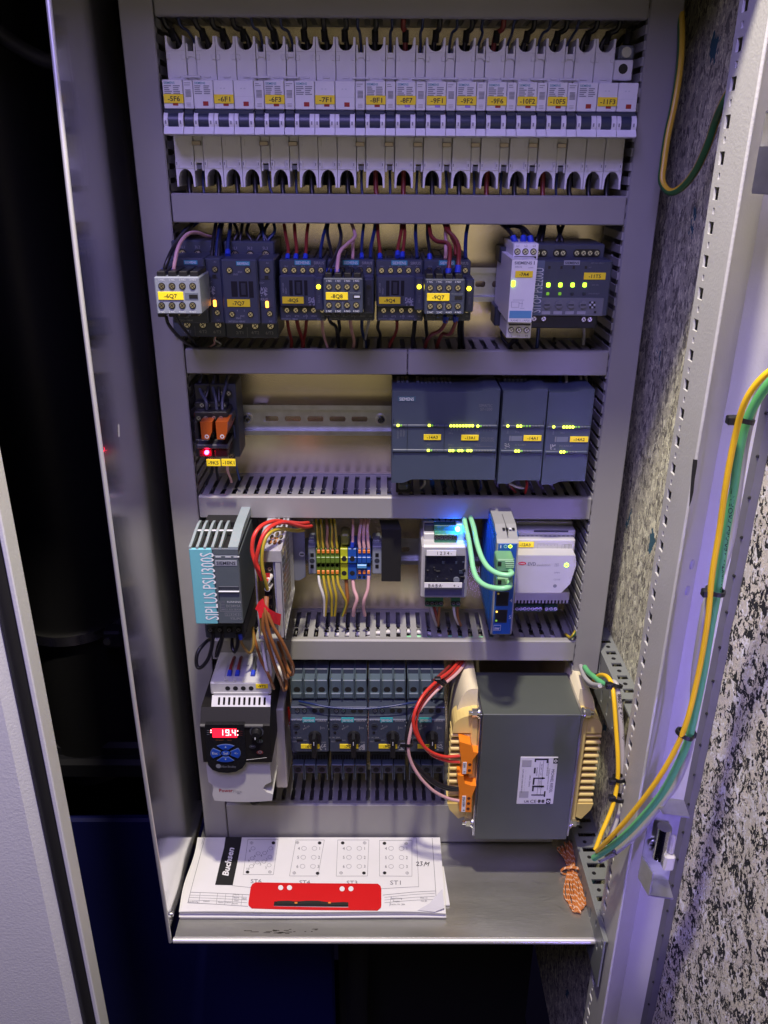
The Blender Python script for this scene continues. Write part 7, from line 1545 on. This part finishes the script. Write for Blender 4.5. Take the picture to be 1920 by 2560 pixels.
for k in range(10):
    u=(k-4.5)/4.5; lift=.0015+.006*(1-abs(u))*random.uniform(.3,1)
    a=atz(ZO,905+20*u,355,zs); mid=atz(ZO,925+72*u+random.uniform(-10,10),500+random.uniform(-20,20),zs); end=atz(ZO,948+58*u,585+50*(1-u*u)+random.uniform(-16,10),zs); end2=atz(ZO,955+ 30*u,585+40*(1-u*u),zs); mid2=atz(ZO,930+35*u+random.uniform(-12,12),470,zs); a2=atz(ZO,908-14*u,350,zs)
    tp=atz(ZO,880+70*u,205+18*abs(u)+random.uniform(-9,12),zs); tp2=atz(ZO,885+30*u,225,zs)
    L_=lambda p,dz: Vector((p.x,p.y,zs+dz))
    b=M(); b.tube([L_(a,.004),L_(mid,lift),L_(end,.001),L_(end2,.002+lift*.4),L_(mid2,.004+lift),L_(a2,.006),L_((a2+tp)/2,.004+lift*.5),L_(tp,.005+.010*(1-abs(u))),L_((tp+tp2)/2,.006),L_(a,.006)],.00105,TW,7,6); b.build('wire_loop',t)
b=M(); pts=[]
for k in range(40):
    a=2*math.pi*k/13; pts.append((wrap.x+.0125*math.cos(a),wrap.y+.0015*math.sin(a*.33)+.0050*(k/40-.5),zs+.0055+.0068*math.sin(a)))
b.tube(pts,.0012,TW,7,3); b.build('wrapped_turns',t)

# ------------------------------------------------------------------ cables on the right
def cab(label,m,r,pts,name='cable'): 
    return wire(label,m,r,pts,name=name,cat='cable',group='cables tied along the right post',n=14,sub=6)
def printed(o,pts,s,h,r,name='printing'):
    """lettering lying on the camera side of a cable"""
    P=[Vector(at(*p)) for p in pts]; b=M(); vs,fs,x0,x1,y0,y1=text_mesh(s,.01); tot=sum((P[i+1]-P[i]).length for i in range(len(P)-1)); k=h/.72; kx=tot/(x1-x0); out=[]
    for a,e in vs:
        d=(a-x0)*kx; i=0
        while i<len(P)-2 and d>(P[i+1]-P[i]).length: d-=(P[i+1]-P[i]).length; i+=1
        tn=(P[i+1]-P[i]).normalized(); c=P[i]+tn*d; vw=(CAM_LOC-c).normalized(); sd=vw.cross(tn).normalized()*1; q=(e-.36)*k; fr=max(-.95,min(.95,q/r)); out.append(c+sd*r*fr+vw*(r*math.sqrt(1-fr*fr)+.0002))
    b.add(out,fs,INK); b.build(name,o)
G=[(Z0,1990,905,-.34),(Z0,1925,955,-.33),(Z0,1872,1040,-.318),(Z0,1848,1130,-.312),(Z0,1835,1220,-.308),(Z0,1815,1330,-.305),(Z0,1795,1470,-.302),(Z0,1775,1580,-.300),(Z0,1755,1700,-.298),(Z0,1722,1845,-.296),(Z0,1690,1920,-.292),(Z0,1650,1990,-.285),(Z0,1585,2065,-.27),(Z0,1530,2115,-.255),(Z0,1485,2145,-.235)]
cg=cab('long green cable running down the right post to the lower rail',GRNC,.0053,G)
Yl=[(Z0,1980,900,-.345),(Z0,1915,935,-.338),(Z0,1865,1000,-.330),(Z0,1838,1090,-.322),(Z0,1815,1210,-.318),(Z0,1798,1330,-.314),(Z0,1780,1440,-.312),(Z0,1768,1560,-.310),(Z0,1745,1690,-.306),(Z0,1718,1800,-.304),(Z0,1690,1870,-.300),(Z0,1640,1955,-.292),(Z0,1570,2045,-.275),(Z0,1520,2100,-.258),(Z0,1492,2128,-.240)]
cy=cab('long yellow cable running down the right post beside the green one',YELC,.0037,Yl)
Gr=[(Z0,1985,880,-.335),(Z0,1930,935,-.322),(Z0,1895,985,-.31),(Z0,1868,1090,-.296),(Z0,1850,1200,-.290),(Z0,1830,1340,-.288),(Z0,1800,1440,-.292),(Z0,1768,1500,-.296),(Z0,1748,1600,-.294),(Z0,1735,1700,-.290),(Z0,1728,1850,-.285),(Z0,1700,1940,-.280),(Z0,1665,1995,-.275),(Z0,1600,2075,-.262),(Z0,1545,2125,-.248),(Z0,1500,2150,-.232)]
cr_=cab('grey printed cable running behind the green one on the right post',WIREG,.0047,Gr)
printed(cr_,[(Z0,1752,1500+130,-.294),(Z0,1765,1510,-.296),(Z0,1790,1450,-.294)][0:3],'E225376 1161.0 A009 2x05',.0036,.0030)
printed(cg,[(Z0,1796,1480,-.302),(Z0,1815,1350,-.305),(Z0,1835,1215,-.308)],'RJ11.E0477 VERIFIED PROFINET',.0034,.0034)
Y2=[(Z0,1488,2125,-.235),(Z0,1505,2080,-.226),(Z0,1530,2020,-.215),(Z0,1543,1960,-.206),(Z0,1545,1900,-.200),(Z0,1540,1820,-.190),(Z0,1535,1750,-.180),(Z0,1530,1712,-.170),(Z0,1518,1692,-.155),(Z0,1500,1688,-.135),(Z0,1485,1700,-.12)]
cab('short yellow cable rising from the lower rail to the end of the duct',YELC,.0037,Y2)
W2=[(Z0,1500,2140,-.225),(Z0,1525,2090,-.215),(Z0,1548,2030,-.205),(Z0,1556,1960,-.198),(Z0,1556,1880,-.192),(Z0,1552,1800,-.185),(Z0,1546,1735,-.175),(Z0,1535,1705,-.165),(Z0,1500,1715,-.14),(Z0,1475,1712,-.12),(Z0,1460,1690,-.10)]
cw=cab('light grey printed cable rising to the end of the duct beside the yellow one',mat('light_grey_cable',(.46,.44,.42),.35,nz=.04),.0044,W2)
printed(cw,[(Z0,1556,1850,-.190),(Z0,1551,1780,-.183),(Z0,1548,1735,-.176)],'AWM Style 21098',.0038,.0028)
cab('short green cable bending out of the duct end above the rail',GRNC,.0048,[(Z0,1530,1712,-.160),(Z0,1505,1706,-.145),(Z0,1485,1692,-.125),(Z0,1472,1682,-.105),(Z0,1462,1668,-.085)])
cab('grey cable bending out of the duct end above the rail',WIREG,.0042,[(Z0,1500,1714,-.150),(Z0,1480,1710,-.13),(Z0,1463,1695,-.11),(Z0,1456,1680,-.09),(Z0,1452,1665,-.075)])
tie('cable tie on the right post, level with the controller',at(Z0,1858,1050,-.318),.0066,(.2,.1,1),(-1,-.2,.05)); tie('cable tie on the right post, level with the teal power supply',at(Z0,1788,1478,-.305),.0066,(.12,.05,1),(-1,-.4,.05)); tie('cable tie on the right post, level with the motor switches',at(Z0,1712,1835,-.298),.0068,(.35,.1,1),(1,.5,-.4))
tie('cable tie at the top of the short yellow cable by the duct end',at(Z0,1540,1712,-.170),.0056,(.3,.4,1),(-1,-.3,.1)); tie('upper cable tie in the middle of the short yellow cable',at(Z0,1548,1945,-.203),.0054,(.0,.1,1),(-1,-.3,-.3)); tie('lower cable tie in the middle of the short yellow cable',at(Z0,1546,1995,-.209),.0054,(.1,.1,1),(-1,-.3,.3)); tie('cable tie holding all cables to the lower rail by the copper wire',at(Z0,1528,2115,-.240),.0085,(.75,.2,.65),(-.5,-.3,.9))
YGE=YG.copy(); YGE.name='yellow_green_earth_wire'
for n_ in YGE.node_tree.nodes:
    if n_.type=='VALTORGB': n_.color_ramp.elements[1].position=.3; n_.color_ramp.elements[1].color=(.50,.33,.02,1)
# earth wire loop at upper right
wire('yellow and green earth wire hanging in a loop in front of the foam wall',YGE,.0052,[(Z0,1695,-40,-.05),(Z0,1703,60,-.06),(Z0,1700,160,-.075),(Z0,1685,260,-.085),(Z0,1668,340,-.09),(Z0,1658,410,-.095),(Z0,1655,455,-.10),(Z0,1675,480,-.11),(Z0,1705,468,-.12),(Z0,1740,425,-.135),(Z0,1770,360,-.15),(Z0,1790,300,-.160),(Z0,1806,262,-.172),(Z0,1832,215,-.178)],name='earth_wire',n=12)
# latches on the post
def latch(label,x,y,Y0,flip):
    t=thing('door_latch',label,'door latch',at(Z0,x,y+80,Y0),'bright metal latches on the right post')
    MET=mat('latch_zinc',(.60,.61,.63),.34,1.0,nz=.15,nscale=120); q=lambda dx,dy,Yq: at(Z0,x+dx,y+dy,Yq)
    b=M(); pr=[(0,-.005),(.004,0),(.0335,0),(.0335,-.0014),(.0045,-.0014),(.0012,-.0056)]
    c0=q(-40,78,Y0)
    prof=[(c0.x-.001,-.022+Y0),(c0.x-.001,Y0+.012),(c0.x+.0006,Y0+.012),(c0.x+.0006,Y0-.0214)]
    zt,zb=q(0,-100,Y0).z,q(0,100,Y0).z
    b.prismz([(c0.x,Y0),(c0.x+.030,Y0-.004),(c0.x+.030,Y0-.0025),(c0.x,Y0+.0015)],zb,zt,MET); b.build('back_plate',t)
    b=M(); b.prismz([(c0.x,Y0+.001),(c0.x+.030,Y0-.003),(c0.x+.028,Y0-.026),(c0.x+.004,Y0-.022)],zb-.0012,zb+.0006,MET); b.build('side_cheek',t); b=M(); b.prismz([(c0.x,Y0+.001),(c0.x+.030,Y0-.003),(c0.x+.028,Y0-.026),(c0.x+.004,Y0-.022)],zt-.001,zt+.0008,MET); b.build('side_cheek',t)
    b=M(); b.prismz([(c0.x-.0004,Y0+.001),(c0.x+.0040,Y0-.022),(c0.x+.0056,Y0-.022),(c0.x+.0014,Y0+.001)],zb,zb+.030,MET); b.build('cheek',t)
    b=M(); IV=mat('ivory_plastic',(.62,.62,.52),.4); zm=(zt+zb)/2; b.box(c0.x+.016,c0.x+.027,Y0-.018,Y0-.006,zm-.026,zm-.006,IV,.002); b.box(c0.x+.020,c0.x+.025,Y0-.016,Y0-.010,zm-.006,zm+.018,IV,.002); b.build('hook',t)
    b=M(); p=Vector((c0.x+.008,Y0-.0022,zm-.004)); b.cyl(p+Vector((0,-.002,0)),p,.0055,STEEL,18); b.box(p.x-.0035,p.x+.0035,Y0-.0046,Y0-.0041,p.z-.0008,p.z+.0008,BLK); b.box(p.x-.0008,p.x+.0008,Y0-.0046,Y0-.0041,p.z-.0035,p.z+.0035,BLK); b.build('screw',t)
    b=M(); b.cyl((c0.x+.014,Y0-.008,zm-.016),(c0.x+.014,Y0-.008,zm+.024),.0072,CHROME,18); b.build('roller',t)
latch('lower bright metal latch with an ivory hook below the cables',1640,2095,-.262,False)
latch('upper bright metal latch at the right edge, cut by the picture edge',1925,380,-.262,True)
